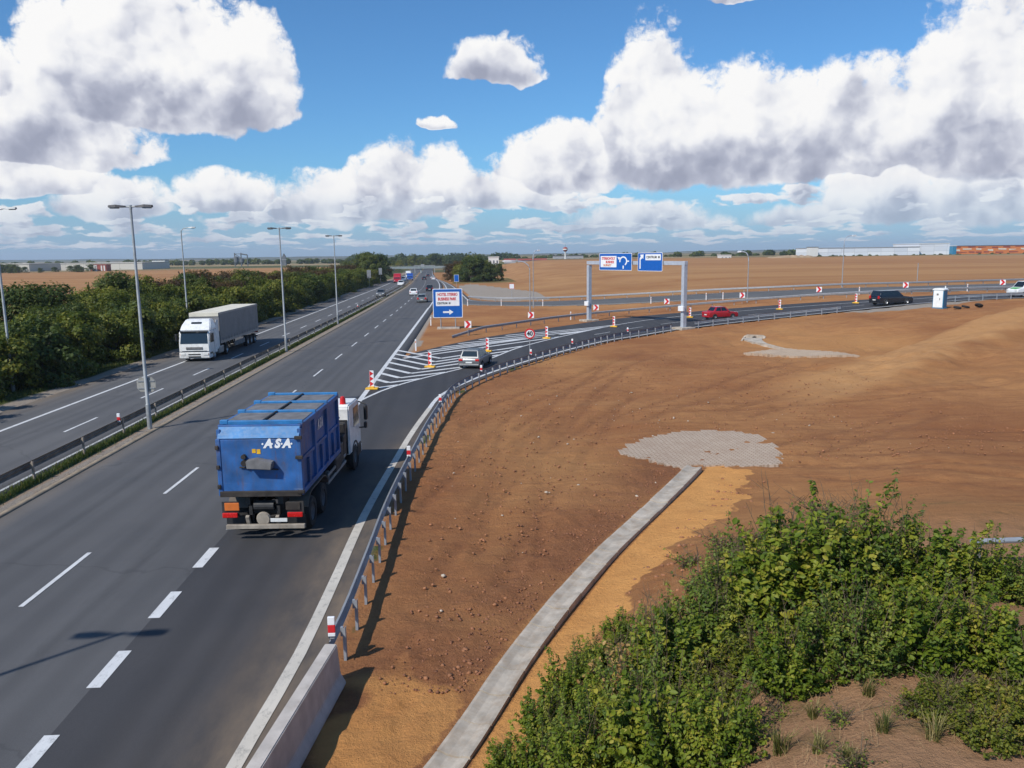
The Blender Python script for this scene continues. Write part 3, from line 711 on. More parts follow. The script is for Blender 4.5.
# ------------------------------------------------------------------ guard rails
W_PROF = [(0, -.155), (.028, -.13), (.075, -.09), (.075, -.05), (.028, -.012), (.028, .012), (.075, .05), (.075, .09), (.028, .13), (0, .155)]
def guard_rail(P, side, spacing, mat, label, group=None, h=.62, post='sigma', zf=None, lod=False, end_drop=False, cat='guard rail', start_off=.4, post_off=.12, bmat=None, tall=.10):
    """W-beam rail along P; side=+1: the beam faces right of travel, -1: left"""
    P = np.asarray(P, float); zf = zf or (lambda x, y: tz(x, y)); L = plen(P)
    base = P[0]; zb = zf(*base)
    r = empty('guard_rail', (base[0], base[1], zb), 0, label, cat, group)
    n = max(2, int(L / (1.0 if not lod else 3.0)) + 1); Q = resample(P, n); T = np.gradient(Q, axis=0); T /= np.hypot(T[:, 0], T[:, 1])[:, None]
    prof = W_PROF if not lod else [(0, -.155), (.07, -.07), (.028, 0), (.07, .07), (0, .155)]
    m = MB(); vs = []; k = len(prof)
    for i, (p, t) in enumerate(zip(Q, T)):
        z = zf(*p) + h
        if end_drop:
            s = i * L / (n - 1); z -= h * .8 * max(0, 1 - s / 6.0)
        for o_, hh in prof: vs.append((p[0] - base[0] + t[1] * o_ * side, p[1] - base[1] - t[0] * o_ * side, z + hh - zb))
    fs = [(i * k + j, i * k + j + 1, (i + 1) * k + j + 1, (i + 1) * k + j) for i in range(n - 1) for j in range(k - 1)]
    # thickness: the same sheet 6 mm behind
    nv = len(vs); vs2 = []
    for i, t in enumerate(T):
        for j in range(k): x, y, z = vs[i * k + j]; vs2.append((x - t[1] * .006 * side, y + t[0] * .006 * side, z))
    fs2 = [tuple(v + nv for v in f[::-1]) for f in fs]
    rim = [(i * k, (i + 1) * k, nv + (i + 1) * k, nv + i * k) for i in range(n - 1)] + [(i * k + k - 1, nv + i * k + k - 1, nv + (i + 1) * k + k - 1, (i + 1) * k + k - 1) for i in range(n - 1)]
    m.add(vs + vs2, fs + fs2 + rim); m.build('beam', bmat or mat, r, smooth=True)
    # posts share one mesh
    pm = MB(); pm.prism([(-.05, -.03), (.05, -.03), (.05, -.022), (-.042, -.022), (-.042, .022), (.05, .022), (.05, .03), (-.05, .03)], 'z', -.35, h + tall)
    pm.box((0, .055, h), (.07, .05, .2))
    pmesh = pm.build('post', mat); me = pmesh.data; bpy.data.objects.remove(pmesh)
    count = int((L - start_off) / spacing) + 1; rest = []
    for i in range(count):
        s = start_off + i * spacing; q = np.array([np.interp(s, np.linspace(0, L, n), Q[:, c]) for c in (0, 1)])
        j = min(int(s / L * (n - 1)), n - 1); t = T[j]; a = math.atan2(t[1], t[0])
        dz = -h * .8 * max(0, 1 - s / 6.0) if end_drop else 0
        off = post_off * side
        loc = (q[0] - base[0] - t[1] * off, q[1] - base[1] + t[0] * off, zf(*q) - zb + dz)
        if i < 100:
            o = bpy.data.objects.new('post', me); COL.objects.link(o); o.parent = r; o.location = loc; o.rotation_euler = (0, 0, a + (math.pi if side > 0 else 0))
        else: rest.append((loc, a))
    if rest:
        m = MB()
        for loc, a in rest: m.box((loc[0], loc[1], loc[2] + h / 2), (.1, .06, h), a)
        tag(m.build('post', mat, r), kind='stuff')
    return r
RAIL = offset(RAMP_RS, .86)
i0 = int(np.argmin(abs(RAIL[:, 1] - 15.75) + (RAIL[:, 0] > 0) * 99)); 
RN = RAIL[i0:]; RN = np.vstack([[RN[0][0], 15.75], RN[1:]])
gi = int(np.argmin(np.hypot(RN[:, 0] - 22.0, RN[:, 1] - 83.2)))
guard_rail(RN[:gi], -1, 1.36, M['galv_new'], post_off=.17, bmat=M['galv_beam'], label='galvanised guard rail curving along the slip road edge from the concrete barrier', group='guard rails of the slip road')
gj = int(np.argmin(np.hypot(RN[:, 0] - 24.6, RN[:, 1] - 84.6))); gk = int(np.argmin(np.hypot(RN[:, 0] - 44.0, RN[:, 1] - 89.8)))
guard_rail(RN[gj:gk], -1, 2.0, M['galv_new'], 'galvanised guard rail on the far side of the right gantry leg, past the red car', 'guard rails of the slip road')
gl = int(np.argmin(np.hypot(RN[:, 0] - 55, RN[:, 1] - 93)))
guard_rail(RN[gl:], -1, 2.0, M['galv_new'], 'short galvanised guard rail behind the portable toilet', 'guard rails of the slip road')
GORE = smooth_poly([(-1.9, 82.6), (.6, 86.3), (3.4, 90.0), (7.3, 95.4), (11.5, 100.6), (17, 105.0), (23.2, 107.6), (29, 108.9), (35, 109.6), (46, 109.4), (57.5, 108.2), (70, 110), (92, 114)])
guard_rail(GORE, 1, 3.1, M['galv'], 'grey guard rail behind the hatched gore in front of the chevron boards', 'guard rails around the merging road', end_drop=True)
guard_rail(smooth_poly([(-.2, 153), (2.4, 148.6), (5.5, 145.6), (11, 144.2), (23.4, 142.6), (40, 137.1), (54, 130.6), (71, 130.6), (97, 137.1), (120, 141.6)]), 1, 4.0, M['galv'],
           'long pale guard rail in front of the ploughed field', 'guard rails around the merging road', zf=lambda x, y: float(level(x, y)), lod=True)
guard_rail(mline(-17.12, 6, 420, 2.0), -1, 4.1, M['rail_post'], 'weathered brown median guard rail along the oncoming lanes', None, h=.64, zf=lambda x, y: float(level(x, y)) + .03, bmat=M['rail_old'], tall=.17)
# pipe rail on the bank behind the bushes
def pipe_rail():
    x0, x1, y = 8.9, 13.5, 13.25; z = tz(x0, y)
    r = empty('pipe_rail', (x0, y, z), 0, 'grey pipe rail on the bank behind the bushes', 'railing')
    m = MB(); m.tube([(0, 0, .50), (x1 - x0, .05, .52)], .05, 10); m.build('rail', M['galv_new'], r)
    for i in range(3):
        m = MB(); m.tube([(.2 + i * 1.9, .05, -.3), (.2 + i * 1.9, .05, .50)], .03, 8); m.build('post', M['galv'], r)
pipe_rail()
# concrete barrier at the near end of the rail
def barrier():
    prof = [(-.27, 0), (-.27, .07), (-.17, .24), (-.125, .86), (.125, .86), (.17, .24), (.27, .07), (.27, 0)]
    r = empty('concrete_barrier', (-2.91, 15.15, -.01), R_(-7.6), 'grey concrete barrier where the guard rail begins', 'barrier')
    y = 0.0
    for k, L_ in enumerate((6.0, 4.0, 4.0)):
        m = MB(); m.prism(prof, 'y', y - L_ + .03, y); o = m.build('barrier_block', M['concrete'], r); y -= L_
        bm = bmesh.new(); bm.from_mesh(o.data); bmesh.ops.bevel(bm, geom=bm.edges[:], offset=.018, segments=2, affect='EDGES'); bm.to_mesh(o.data); bm.free()
barrier()

# ------------------------------------------------------------------ lamp posts
def lamp_post(x, y, z, label, h=11.0, kind='double', group='lamp posts along the median'):
    r = empty('lamp_post', (x, y, z), 0, label, 'lamp post', group)
    m = MB(); m.tube([(0, 0, -.3), (0, 0, 1.3)], .115, 12); m.tube([(0, 0, 1.3), (0, 0, 1.34), (0, 0, h - .1)], [.115, .09, .055], 12); m.build('pole', M['pole_grey'], r, smooth=True)
    if kind == 'double':
        m = MB(); m.tube([(-.32, 0, h), (0, 0, h - .02), (.32, 0, h)], .04, 8); m.lathe([(.07, h - .14), (.07, h + .05), (0, h + .07)], n=12); m.build('bracket', M['pole_grey'], r)
        sides = (-1, 1)
    else: sides = (1,)
    if kind == 'single':
        m = MB(); m.tube([(0, 0, h - .15), (.25, 0, h + .1), (.75, 0, h + .2)], .04, 8); m.build('bracket', M['pole_grey'], r)
    for s in sides:
        x0 = .22 if kind == 'double' else .7; L_ = .80 if kind == 'double' else .75; zb = h if kind == 'double' else h + .2
        m = MB()
        pts = [(x0, .07, .03), (x0 + .2, .12, .05), (x0 + .45, .16, .085), (x0 + L_, .13, .06)]
        vs = []
        for px, w, t in pts: vs += [(s * px, -w, zb - .05), (s * px, w, zb - .05), (s * px, w * .7, zb + t), (s * px, -w * .7, zb + t)]
        fs = [(i * 4 + j, i * 4 + (j + 1) % 4, i * 4 + 4 + (j + 1) % 4, i * 4 + 4 + j) for i in range(3) for j in range(4)] + [(3, 2, 1, 0), (12, 13, 14, 15)]
        m.add(vs, fs); hd = m.build('lamp_head', M['lamp_head'] if kind == 'double' else M['pole_grey'], r)
        m = MB(); m.box((s * (x0 + L_ * .68), 0, zb - .075), (L_ * .5, .2, .05), bev=.015); m.build('lens', M['lens_grey'], hd)
    return r
lamp_post(-16.45, 9.6, 0, 'near median lamp post whose shadow falls across the lanes')
lp = lamp_post(-16.18, 40.3, 0, 'tall double-headed lamp post carrying a plate low on its pole, nearest in the median')
for y_, t_ in ((72.6, 'double-headed median lamp post beside the rear of the white lorry'), (101.5, 'smallest double-headed median lamp post, beyond the white lorry')):
    c = copy_tree(lp); c.location = (-16.55, y_, 0); c['label'] = t_
lamp_post(-30.3, 54.0, 0, 'lamp post behind the bushes at the left edge of the view', 11.6, 'single', 'lamp posts behind the left trees')
lamp_post(-29.3, 85.0, 0, 'single-armed lamp post rising out of the trees behind the white lorry', 11.4, 'single', 'lamp posts behind the left trees')
def goose_lamp(x, y, z, h, reach, ang, label):
    r = empty('street_lamp', (x, y, z), ang, label, 'street lamp', 'street lamps at the junction')
    m = MB(); m.tube([(0, 0, -.3), (0, 0, 1.0)], .1, 10); m.tube([(0, 0, 1.0), (0, 0, 1.03), (0, 0, h - 1.3)], [.1, .075, .06], 10); m.build('pole', M['galv'], r, smooth=True)
    a = [(0, 0, h - 1.3)] + [((1 - math.cos(t)) * reach * .45, 0, h - 1.3 + math.sin(t) * 1.25) for t in np.linspace(.2, 1.5, 7)] + [(reach * .8, 0, h + .02)]
    m = MB(); m.tube(a, .07, 8); m.build('arm', M['gantry'], r, smooth=True)
    m = MB(); m.prism([(reach * .72, h - .06), (reach * .78, h + .1), (reach * 1.02, h + .13), (reach * 1.15, h + .02), (reach * 1.12, h - .09)], 'y', -.16, .16); hd = m.build('lamp_head', M['lamp_white'], r)
    m = MB(); m.box((reach * .98, 0, h - .1), (.35, .22, .05), bev=.015); m.build('lens', M['lamp_lens'], hd)
    return r
goose_lamp(8.9, 117.6, 0, 7.5, 3.5, R_(180), 'curved street lamp with its arm to the left, behind the speed limit sign')
goose_lamp(10.2, 127.5, 0, 9.0, 1.0, R_(20), 'taller street lamp just behind the curved one, white head to the right')
goose_lamp(39.6, 112.6, 1.2, 7.2, 1.4, R_(170), 'street lamp beyond the red car with its white head to the left')
goose_lamp(62.5, 132.0, 2.2, 8.6, 1.9, R_(10), 'rightmost street lamp, standing in front of the white warehouse')
m = MB(); m.tube([(0, 0, -.3), (0, 0, 2.9)], .07, 8); m.lathe([(.09, 2.9), (.09, 2.95), (0, 3.0)], n=10)
tag(m.build('marker_post', M['galv'], loc=(78.4, 137.2, 3.0)), 'lone pale post at the edge of the ploughed field', 'post')
# plate on the first lamp pole
M['plate_back'] = paint('dull_sign_back', (.34, .325, .29), .7, var=.15)
def plate_back():
    r = empty('sign_plate', (-16.2, 40.15, 2.3), 0, 'grey back of a round sign fixed to the nearest lamp post', 'sign')
    m = MB(); m.prism([(-.46, -.18), (-.30, -.36), (.30, -.36), (.46, -.18), (.46, .18), (.30, .36), (-.30, .36), (-.46, .18)], 'y', .22, .25); m.build('panel', M['plate_back'], r)
    m = MB(); m.box((0, .20, .18), (.8, .03, .05)); m.box((0, .20, -.18), (.8, .03, .05)); m.build('clamp', M['galv'], r)
plate_back()
# ------------------------------------------------------------------ signs
def panel(name, w, h, mat, parent, loc, edge=None, t=.03, border=.06, rnd=.12):
    """upright panel facing -Y with rounded corners and a lighter rim"""
    def rr(W, H, r, n=4):
        out = []
        for cx, cy, a0 in ((W / 2 - r, H / 2 - r, 0), (-W / 2 + r, H / 2 - r, 90), (-W / 2 + r, -H / 2 + r, 180), (W / 2 - r, -H / 2 + r, 270)):
            for i in range(n + 1):
                a = R_(a0 + 90 * i / n); out.append((cx + r * math.cos(a), cy + r * math.sin(a)))
        return out
    m = MB(); m.prism(rr(w, h, rnd), 'y', 0, t); o = m.build(name, edge or mat, parent, loc=loc)
    if edge:
        m = MB(); m.prism(rr(w - 2 * border, h - 2 * border, rnd * .8), 'y', -.006, .004); m.build('face', mat, o)
    return o
def arrow_right(L_, w, hw, hl): return [(-L_ / 2, -w / 2), (L_ / 2 - hl, -w / 2), (L_ / 2 - hl, -hw / 2), (L_ / 2, 0), (L_ / 2 - hl, hw / 2), (L_ / 2 - hl, w / 2), (-L_ / 2, w / 2)]
FACE = (math.pi / 2, 0, 0)
def direction_sign():
    x, y = -2.5, 93.0
    r = empty('direction_sign', (x, y, 0), R_(-1), 'big square blue sign with red writing on a white panel and a right arrow', 'road sign')
    W, H_, zc = 3.42, 3.35, 2.98
    for s in (-.85, .85):
        m = MB(); m.tube([(s, .12, -.3), (s, .12, zc + 1.5)], .06, 10); m.tube([(s, 1.3, -.2), (s, .15, 1.6)], .045, 8); m.build('leg', M['galv'], r)
    m = MB(); m.box((0, .5, .06), (2.6, 1.6, .22), bev=.02); m.build('foundation', M['concrete_lite'], r)
    p = panel('panel', W, H_, M['sign_blue'], r, (0, 0, zc), M['white_refl'], border=.07)
    i = panel('white_field', 2.72, 1.62, M['white_refl'], r, (0, -.018, zc + .50), None, t=.014, rnd=.05)
    text_obj('lettering', 'HOTEL STERBO', .46, M['red_refl'], i, (0, -.012, .50), FACE, bold=.012, xs=.72)
    text_obj('lettering', 'BUSINESS PARK', .46, M['red_refl'], i, (-.06, -.012, -.02), FACE, bold=.016, xs=.66)
    text_obj('lettering', 'CENTRUM  M', .34, M['sign_text'], i, (-.45, -.012, -.50), FACE, bold=.008, xs=.75)
    m = MB(); m.prism(arrow_right(1.2, .2, .62, .48), 'y', -.012, -.007); m.build('arrow', M['white_refl'], p, loc=(.04, 0, -1.02))
direction_sign()
def gantry():
    a = Vector((15.0, 100.0, 0)); b = Vector((22.9, 84.7, 0)); za, zb = tz(a.x, a.y), tz(b.x, b.y); L_ = (b - a).length
    # local frame: x along the beam from the left leg to the right one, -y towards the oncoming driver
    r = empty('sign_gantry', (a.x, a.y, za), math.atan2(b.y - a.y, b.x - a.x), 'grey portal gantry carrying two blue signs over the slip road', 'gantry')
    ztop = 7.25; dz = zb - za
    m = MB(); m.box((0, 0, (ztop - .4) / 2 - .1), (.42, .50, ztop), bev=.04); m.build('leg', M['gantry'], r)
    m = MB(); m.box((L_, 0, (ztop + dz) / 2 - .3), (.42, .50, ztop - dz + .2), bev=.04); m.build('leg', M['gantry'], r)
    m = MB(); m.box((L_ / 2, 0, ztop), (L_ + .48, .46, .42), bev=.03); m.build('beam', M['gantry'], r)
    for x_, z0 in ((0, 0), (L_, dz)):
        m = MB(); m.box((x_, 0, z0 + .05), (1.7, 1.9, .3), bev=.03); m.build('foundation', M['concrete_lite'], r)
    for x_, z0 in ((0, 0), (L_, dz)):
        m = MB(); m.box((x_ - .02, -.34, z0 + 2.2), (.75, .26, .55), bev=.03); m.build('control_box', M['white_refl'], r)
    return r, L_
gan, gL = gantry()
def gantry_sign(x, w, h, zc, label, left):
    ang = gan.rotation_euler.z; q = Matrix.Rotation(ang, 3, 'Z') @ Vector((x, -.42, 0)) + Vector(gan.location)
    yaw = ang
    r = empty('gantry_sign', (q.x, q.y, q.z + zc), yaw, label, 'road sign')
    p = panel('panel', w, h, M['sign_blue'], r, (0, 0, 0), M['white_refl'], border=.05)
    m = MB()
    for s in (-.3, .3): m.box((s * w, .10, 0), (.1, .14, h * .9))
    m.build('bracket', M['galv'], r)
    if left:
        i = panel('white_field', w * .50, h * .66, M['white_refl'], r, (-w * .205, -.018, .02), None, t=.014, rnd=.04)
        text_obj('lettering', 'STERBOHOLY', .42, M['red_refl'], i, (0, -.012, .36), FACE, bold=.012, xs=1.0)
        text_obj('lettering', 'BUSINESS', .40, M['red_refl'], i, (.3, -.012, -.06), FACE, bold=.012, xs=.95)
        text_obj('lettering', 'NUPAKY', .36, M['orange_lens'], i, (-.2, -.012, -.44), FACE, bold=.01, xs=1.1)
        m = MB(); ring = []
        for t in np.linspace(R_(-60), R_(195), 26): ring.append((math.cos(t), math.sin(t)))
        R0, R1 = .40, .56
        for (c0, s0), (c1, s1) in zip(ring[:-1], ring[1:]):
            m.add([(R0 * c0, -.012, R0 * s0), (R1 * c0, -.012, R1 * s0), (R1 * c1, -.012, R1 * s1), (R0 * c1, -.012, R0 * s1)], [(0, 1, 2, 3)])
        m.add([(-.08, -.012, -.88), (.08, -.012, -.88), (.08, -.012, -.52), (-.08, -.012, -.52)], [(0, 1, 2, 3)])
        m.add([(.56, -.012, -.07), (.82, -.012, -.07), (.82, -.012, .07), (.56, -.012, .07)], [(0, 1, 2, 3)])
        m.add([(-.62, -.012, .14), (-.40, -.012, .42), (-.84, -.012, .50)], [(0, 1, 2)])
        ra = m.build('roundabout_arrow', M['white_refl'], p, loc=(w * .25, 0, .08)); ra.scale = (1.32, 1, 1)
    else:
        i = panel('white_field', w * .62, h * .32, M['white_refl'], r, (w * .13, -.018, h * .25), None, t=.014, rnd=.04)
        text_obj('lettering', 'CENTRUM  M', .36, M['sign_text'], i, (0, -.012, 0), FACE, bold=.008, xs=1.05)
        m = MB(); v = [(-.07, -.72), (.07, -.72), (.07, .28), (.30, .50), (.42, .38), (.46, .88), (-.04, .84), (.10, .70), (-.07, .42)]
        m.prism(v, 'y', -.012, -.007); m.build('arrow', M['white_refl'], p, loc=(-w * .40, 0, -.05)).scale = (1.3, 1, 1)
gantry_sign(gL * .335, 6.2, 2.0, 7.38, 'left sign on the gantry, blue with a white panel and a roundabout arrow', True)
gantry_sign(gL * .70, 4.2, 2.05, 7.38, 'right sign on the gantry, blue with a bent arrow and a small white panel', False)
# speed limit
def speed_sign():
    r = empty('speed_sign', (4.95, 66.0, 0), R_(-3), 'round red-rimmed speed limit sign reading 40 beside the guard rail', 'road sign')
    m = MB(); m.tube([(0, .05, -.3), (0, .05, 2.35)], .035, 10); m.build('pole', M['galv'], r)
    m = MB(); m.lathe([(0, -.015), (.43, -.015), (.435, 0), (.43, .02), (0, .02)], (0, 0, 1.95), 'y', 36); d = m.build('disc', M['red_refl'], r)
    m = MB(); m.lathe([(0, -.021), (.315, -.021), (.315, -.012)], (0, 0, 1.95), 'y', 36); m.build('white_field', M['white_refl'], d)
    text_obj('lettering', '40', .52, M['sign_text'], d, (0, -.026, 1.95), FACE, bold=.02, xs=.95)
speed_sign()
# chevron boards
def make_chevron():
    r = empty('chevron_board', (0, 0, 0), 0, None, 'chevron board', 'chevron boards along the outer edge of the curve')
    m = MB(); m.tube([(0, .03, -.3), (0, .03, 1.45)], .03, 8); m.build('pole', M['galv'], r)
    p = panel('panel', .72, .72, M['white_refl'], r, (0, -.01, 1.2), None, t=.02, rnd=.05)
    m = MB()
    m.prism([(-.30, .36), (.02, .36), (.30, 0), (.02, -.36), (-.30, -.36), (-.02, 0)], 'y', -.007, -.002)
    m.build('chevron', M['red_refl'], p)
    return r
cv = make_chevron()
CH = [((-.2, 84.8), 'chevron board at the tip of the grey guard rail, below the big blue sign'), ((7.4, 96.4), 'chevron board seen just above the speed limit sign'),
      ((16.9, 106.4), 'chevron board right beside the left gantry leg'), ((27.4, 110.2), 'chevron board left of the right gantry leg'),
      ((38.3, 111.0), 'chevron board above the red car'), ((49.2, 110.8), 'chevron board between the red car and the dark estate car'),
      ((61.6, 110.6), 'chevron board behind the dark estate car'), ((77.8, 113.6), 'chevron board beyond the portable toilet, next to the white van')]
for i, ((x, y), t) in enumerate(CH):
    o = cv if i == 0 else copy_tree(cv); o.location = (x, y, tz(x, y)); o.rotation_euler.z = R_(-8 - i * 3); o['label'] = t
# beacon boards with yellow feet
def make_beacon():
    r = empty('beacon_board', (0, 0, 0), 0, None, 'beacon board', 'red and white beacon boards on the gore and along the slip road')
    m = MB(); m.box((0, 0, .07), (.80, .42, .12), bev=.03); m.box((0, 0, .16), (.3, .22, .09), bev=.02); m.build('foot', M['yellow'], r)
    p = panel('panel', .27, 1.05, M['white_refl'], r, (0, 0, .70), None, t=.035, rnd=.04)
    m = MB()
    for z0 in (-.50, -.17, .16):
        m.prism([(-.125, z0), (.125, z0 + .17), (-.125, z0 + .34)], 'y', -.007, -.002)
    m.build('arrow_stripe', M['red_refl'], p); return r
bc = make_beacon()
BE = [((-6.35, 51.05), 'first beacon board at the point of the white hatching, just past the blue truck'), ((-3.1, 60.7), 'beacon board left of the silver hatchback'),
      ((1.5, 70.0), 'beacon board just right of the silver hatchback'), ((7.7, 80.0), 'beacon board right of the speed limit sign'),
      ((16.4, 90.4), 'beacon board between the gantry legs'), ((26.9, 96.6), 'beacon board right of the right gantry leg, behind the red car'),
      ((38.6, 98.0), 'beacon board ahead of the red car'), ((48.6, 98.6), 'beacon board right behind the dark estate car')]
for i, ((x, y), t) in enumerate(BE):
    o = bc if i == 0 else copy_tree(bc); o.location = (x, y, tz(x, y) + .034); o.rotation_euler.z = R_(-6 - i * 5); o['label'] = t
# red and white markers on the rail
def make_marker():
    r = empty('rail_marker', (0, 0, 0), 0, None, 'marker', 'red and white markers on the guard rail')
    m = MB(); m.box((0, 0, .18), (.15, .06, .17), bev=.01); m.build('red_band', M['red_refl'], r)
    m = MB(); m.box((0, 0, .355), (.15, .06, .18), bev=.015); m.build('white_band', M['white_refl'], r)
    m = MB(); m.box((0, 0, .055), (.15, .06, .08), bev=.01); m.build('white_band', M['white_refl'], r)
    m = MB(); m.box((0, .03, .04), (.09, .04, .18)); m.build('bracket', M['galv'], r)
    return r
mk = make_marker()
MK = [(16.0, 'rail marker at the end of the concrete barrier'), (30.6, 'second rail marker, in the shadow of the blue truck'), (42.6, 'third rail marker, on the bend past the truck shadow'),
      (53.4, 'rail marker below the silver hatchback'), (61.8, 'rail marker right of the silver hatchback, before the speed limit sign'), (69.2, 'rail marker past the speed limit sign'),
      (77.6, 'rail marker halfway from the speed limit sign to the right gantry leg')]
for i, (y, t) in enumerate(MK):
    j = int(np.argmin(abs(RN[:gi, 1] - y))); P = RN[j]
    o = mk if i == 0 else copy_tree(mk); o.location = (P[0], P[1], tz(*P) + .70); o.rotation_euler.z = R_(-4 * i); o['label'] = t
o = copy_tree(mk); o.location = (-17.1, 39.0, .68); o['label'] = 'red and white marker on the brown median rail near the first lamp post'
o = copy_tree(mk); o.location = (-17.1, 124.0, .72); o['label'] = 'far red and white marker on the median rail before the silver oncoming car'
# delineator posts
def make_delin():
    r = empty('delineator_post', (0, 0, 0), 0, None, 'delineator', 'white delineator posts')
    m = MB(); m.prism([(-.06, -.05), (.06, -.05), (.07, .0), (.03, .05), (-.03, .05), (-.07, 0)], 'z', -.2, .98); m.prism([(-.06, -.05), (.06, -.05), (.07, .0), (.03, .05), (-.03, .05), (-.07, 0)], 'z', .98, 1.05)
    m.build('post', M['white_refl'], r)
    m = MB(); m.box((0, -.054, .80), (.07, .012, .16)); m.build('reflector', M['orange_lens'], r)
    return r
dl = make_delin()
DL = [((-4.9, 72.0), 'delineator post by the tip of the dirt island, left of the beacons'), ((-4.75, 98.0), 'delineator post under the left edge of the big blue sign'),
      ((-.3, 135.0), 'delineator post of the merging road, just right of the big blue sign'), ((5.3, 133.6), 'delineator post of the merging road left of the curved street lamp'),
      ((12.0, 131.0), 'delineator post of the merging road right of the curved street lamp'), ((28.3, 124.0), 'delineator post of the merging road between the gantry legs'),
      ((13.0, 102.6), 'delineator post left of the left gantry leg'), ((36.8, 123.2), 'left of two delineator posts above the roof of the red car'),
      ((39.0, 121.8), 'right of two delineator posts above the roof of the red car'), ((56.3, 113.4), 'delineator post of the merging road left of the dark estate car'),
      ((72.4, 113.4), 'delineator post of the merging road just right of the portable toilet')]
for i, ((x, y), t) in enumerate(DL):
    o = dl if i == 0 else copy_tree(dl); o.location = (x, y, tz(x, y)); o['label'] = t
# small far signs
def small_sign(x, y, z, w, h, zc, mat, label, edge=None, yaw=0.0, group=None, legs=1):
    r = empty('road_sign', (x, y, z), yaw, label, 'road sign', group)
    for s in ([0] if legs == 1 else [-w * .3, w * .3]):
        m = MB(); m.tube([(s, .06, -.3), (s, .06, zc + h * .4)], .045, 8); m.build('leg', M['galv'], r)
    panel('panel', w, h, mat, r, (0, 0, zc), edge, border=.06, rnd=.06); return r
small_sign(-3.4, 222, -.48, 1.3, 1.9, 2.6, M['sign_blue'], 'small far blue sign at the start of the merging road', M['white_refl'])
small_sign(8.3, 156.5, 0, 1.0, 1.0, 2.3, M['white_refl'], 'red and white warning sign by the grey gravel patch', M['red_refl'])
small_sign(-28.9, 236, -.6, 1.15, 2.3, 3.9, M['steel'], 'nearer of two grey sign backs by the oncoming lanes below the tall trees', group='sign backs beside the oncoming lanes')
small_sign(-30.9, 285, -1.1, 1.15, 2.3, 4.2, M['steel'], 'farther of two grey sign backs by the oncoming lanes below the tall trees', group='sign backs beside the oncoming lanes')
# portable toilet
def toilet():
    x, y = 52.0, 86.2
    r = empty('portable_toilet', (x, y, tz(x, y)), R_(-50), 'white and blue portable toilet standing on the dirt', 'portable toilet')
    m = MB(); m.box((0, 0, .09), (1.2, 1.25, .16), bev=.03); m.build('base', M['toilet_blue'], r)
    m = MB(); m.box((0, 0, 1.13), (1.12, 1.16, 1.95), bev=.06); b = m.build('cabin', M['toilet_blue'], r)
    m = MB(); m.box((0, -.592, 1.12), (.98, .03, 1.86), bev=.012); d = m.build('door', M['toilet_white'], r)
    m = MB(); m.box((.18, -.62, 1.12), (.05, .04, .22), bev=.01); m.build('handle', M['black'], d)
    m = MB(); m.box((-.06, -.61, 1.62), (.20, .012, .20), bev=.004); m.build('notice', M['lid_grey'], d)
    m = MB(); m.prism([(-.62, 2.1), (-.60, 2.2), (-.4, 2.29), (.4, 2.29), (.60, 2.2), (.62, 2.1)], 'y', -.62, .62); m.build('roof', M['toilet_white'], r, smooth=True)
    m = MB(); m.tube([(.35, .4, 2.2), (.35, .4, 2.52)], .055, 10); m.build('vent_pipe', M['toilet_white'], r)
toilet()
# old tyres lying by the toilet
tm = MB(); tm.lathe([(.30, -.12), (.45, -.14), (.56, -.09), (.58, 0), (.56, .09), (.45, .14), (.30, .12), (.27, 0), (.30, -.12)], n=22)
ty = tm.build('tyre', M['rubber'], smooth=True)
tag(ty, 'black tyre lying nearest the portable toilet', 'tyre', 'tyres on the dirt by the toilet')
for k, (x, y, tl, t) in enumerate([(53.5, 85.3, .12, None), (54.3, 85.1, .2, 'middle of three black tyres lying beside the portable toilet'), (55.6, 84.8, .45, 'tilted black tyre, farthest of three from the portable toilet')]):
    o = ty if k == 0 else ty.copy()
    if k: COL.objects.link(o); o['label'] = t
    o.location = (x, y, tz(x, y) + .15 + tl * .2); o.rotation_euler = (tl, .1, k); o.scale = (.72, .72, .8)
# ------------------------------------------------------------------ vehicles (local +y is forward)
def wheel(parent, x, y, r, w, mats=('rubber', 'rim'), hub=.55):
    m = MB(); s = 1 if x > 0 else -1
    m.lathe([(r * hub, -w / 2), (r * .9, -w / 2), (r, -w * .36), (r, w * .36), (r * .9, w / 2), (r * hub, w / 2)], (0, 0, 0), 'x', 26)
    o = m.build('wheel', M[mats[0]], parent, smooth=True, loc=(x, y, r))
    m = MB(); m.lathe([(0, w * .30 * s), (r * .18, w * .36 * s), (r * .22, w * .22 * s), (r * hub * .85, w * .22 * s), (r * hub * 1.02, w * .46 * s), (r * hub * 1.02, -w * .4 * s), (0, -w * .4 * s)], (0, 0, 0), 'x', 20)
    for k in range(5):
        a = 2 * math.pi * k / 5; m.box((w * .30 * s, math.cos(a) * r * .32, math.sin(a) * r * .32), (w * .10, r * .14, r * .14))
    m.build('rim', M[mats[1]], o, smooth=True); return o

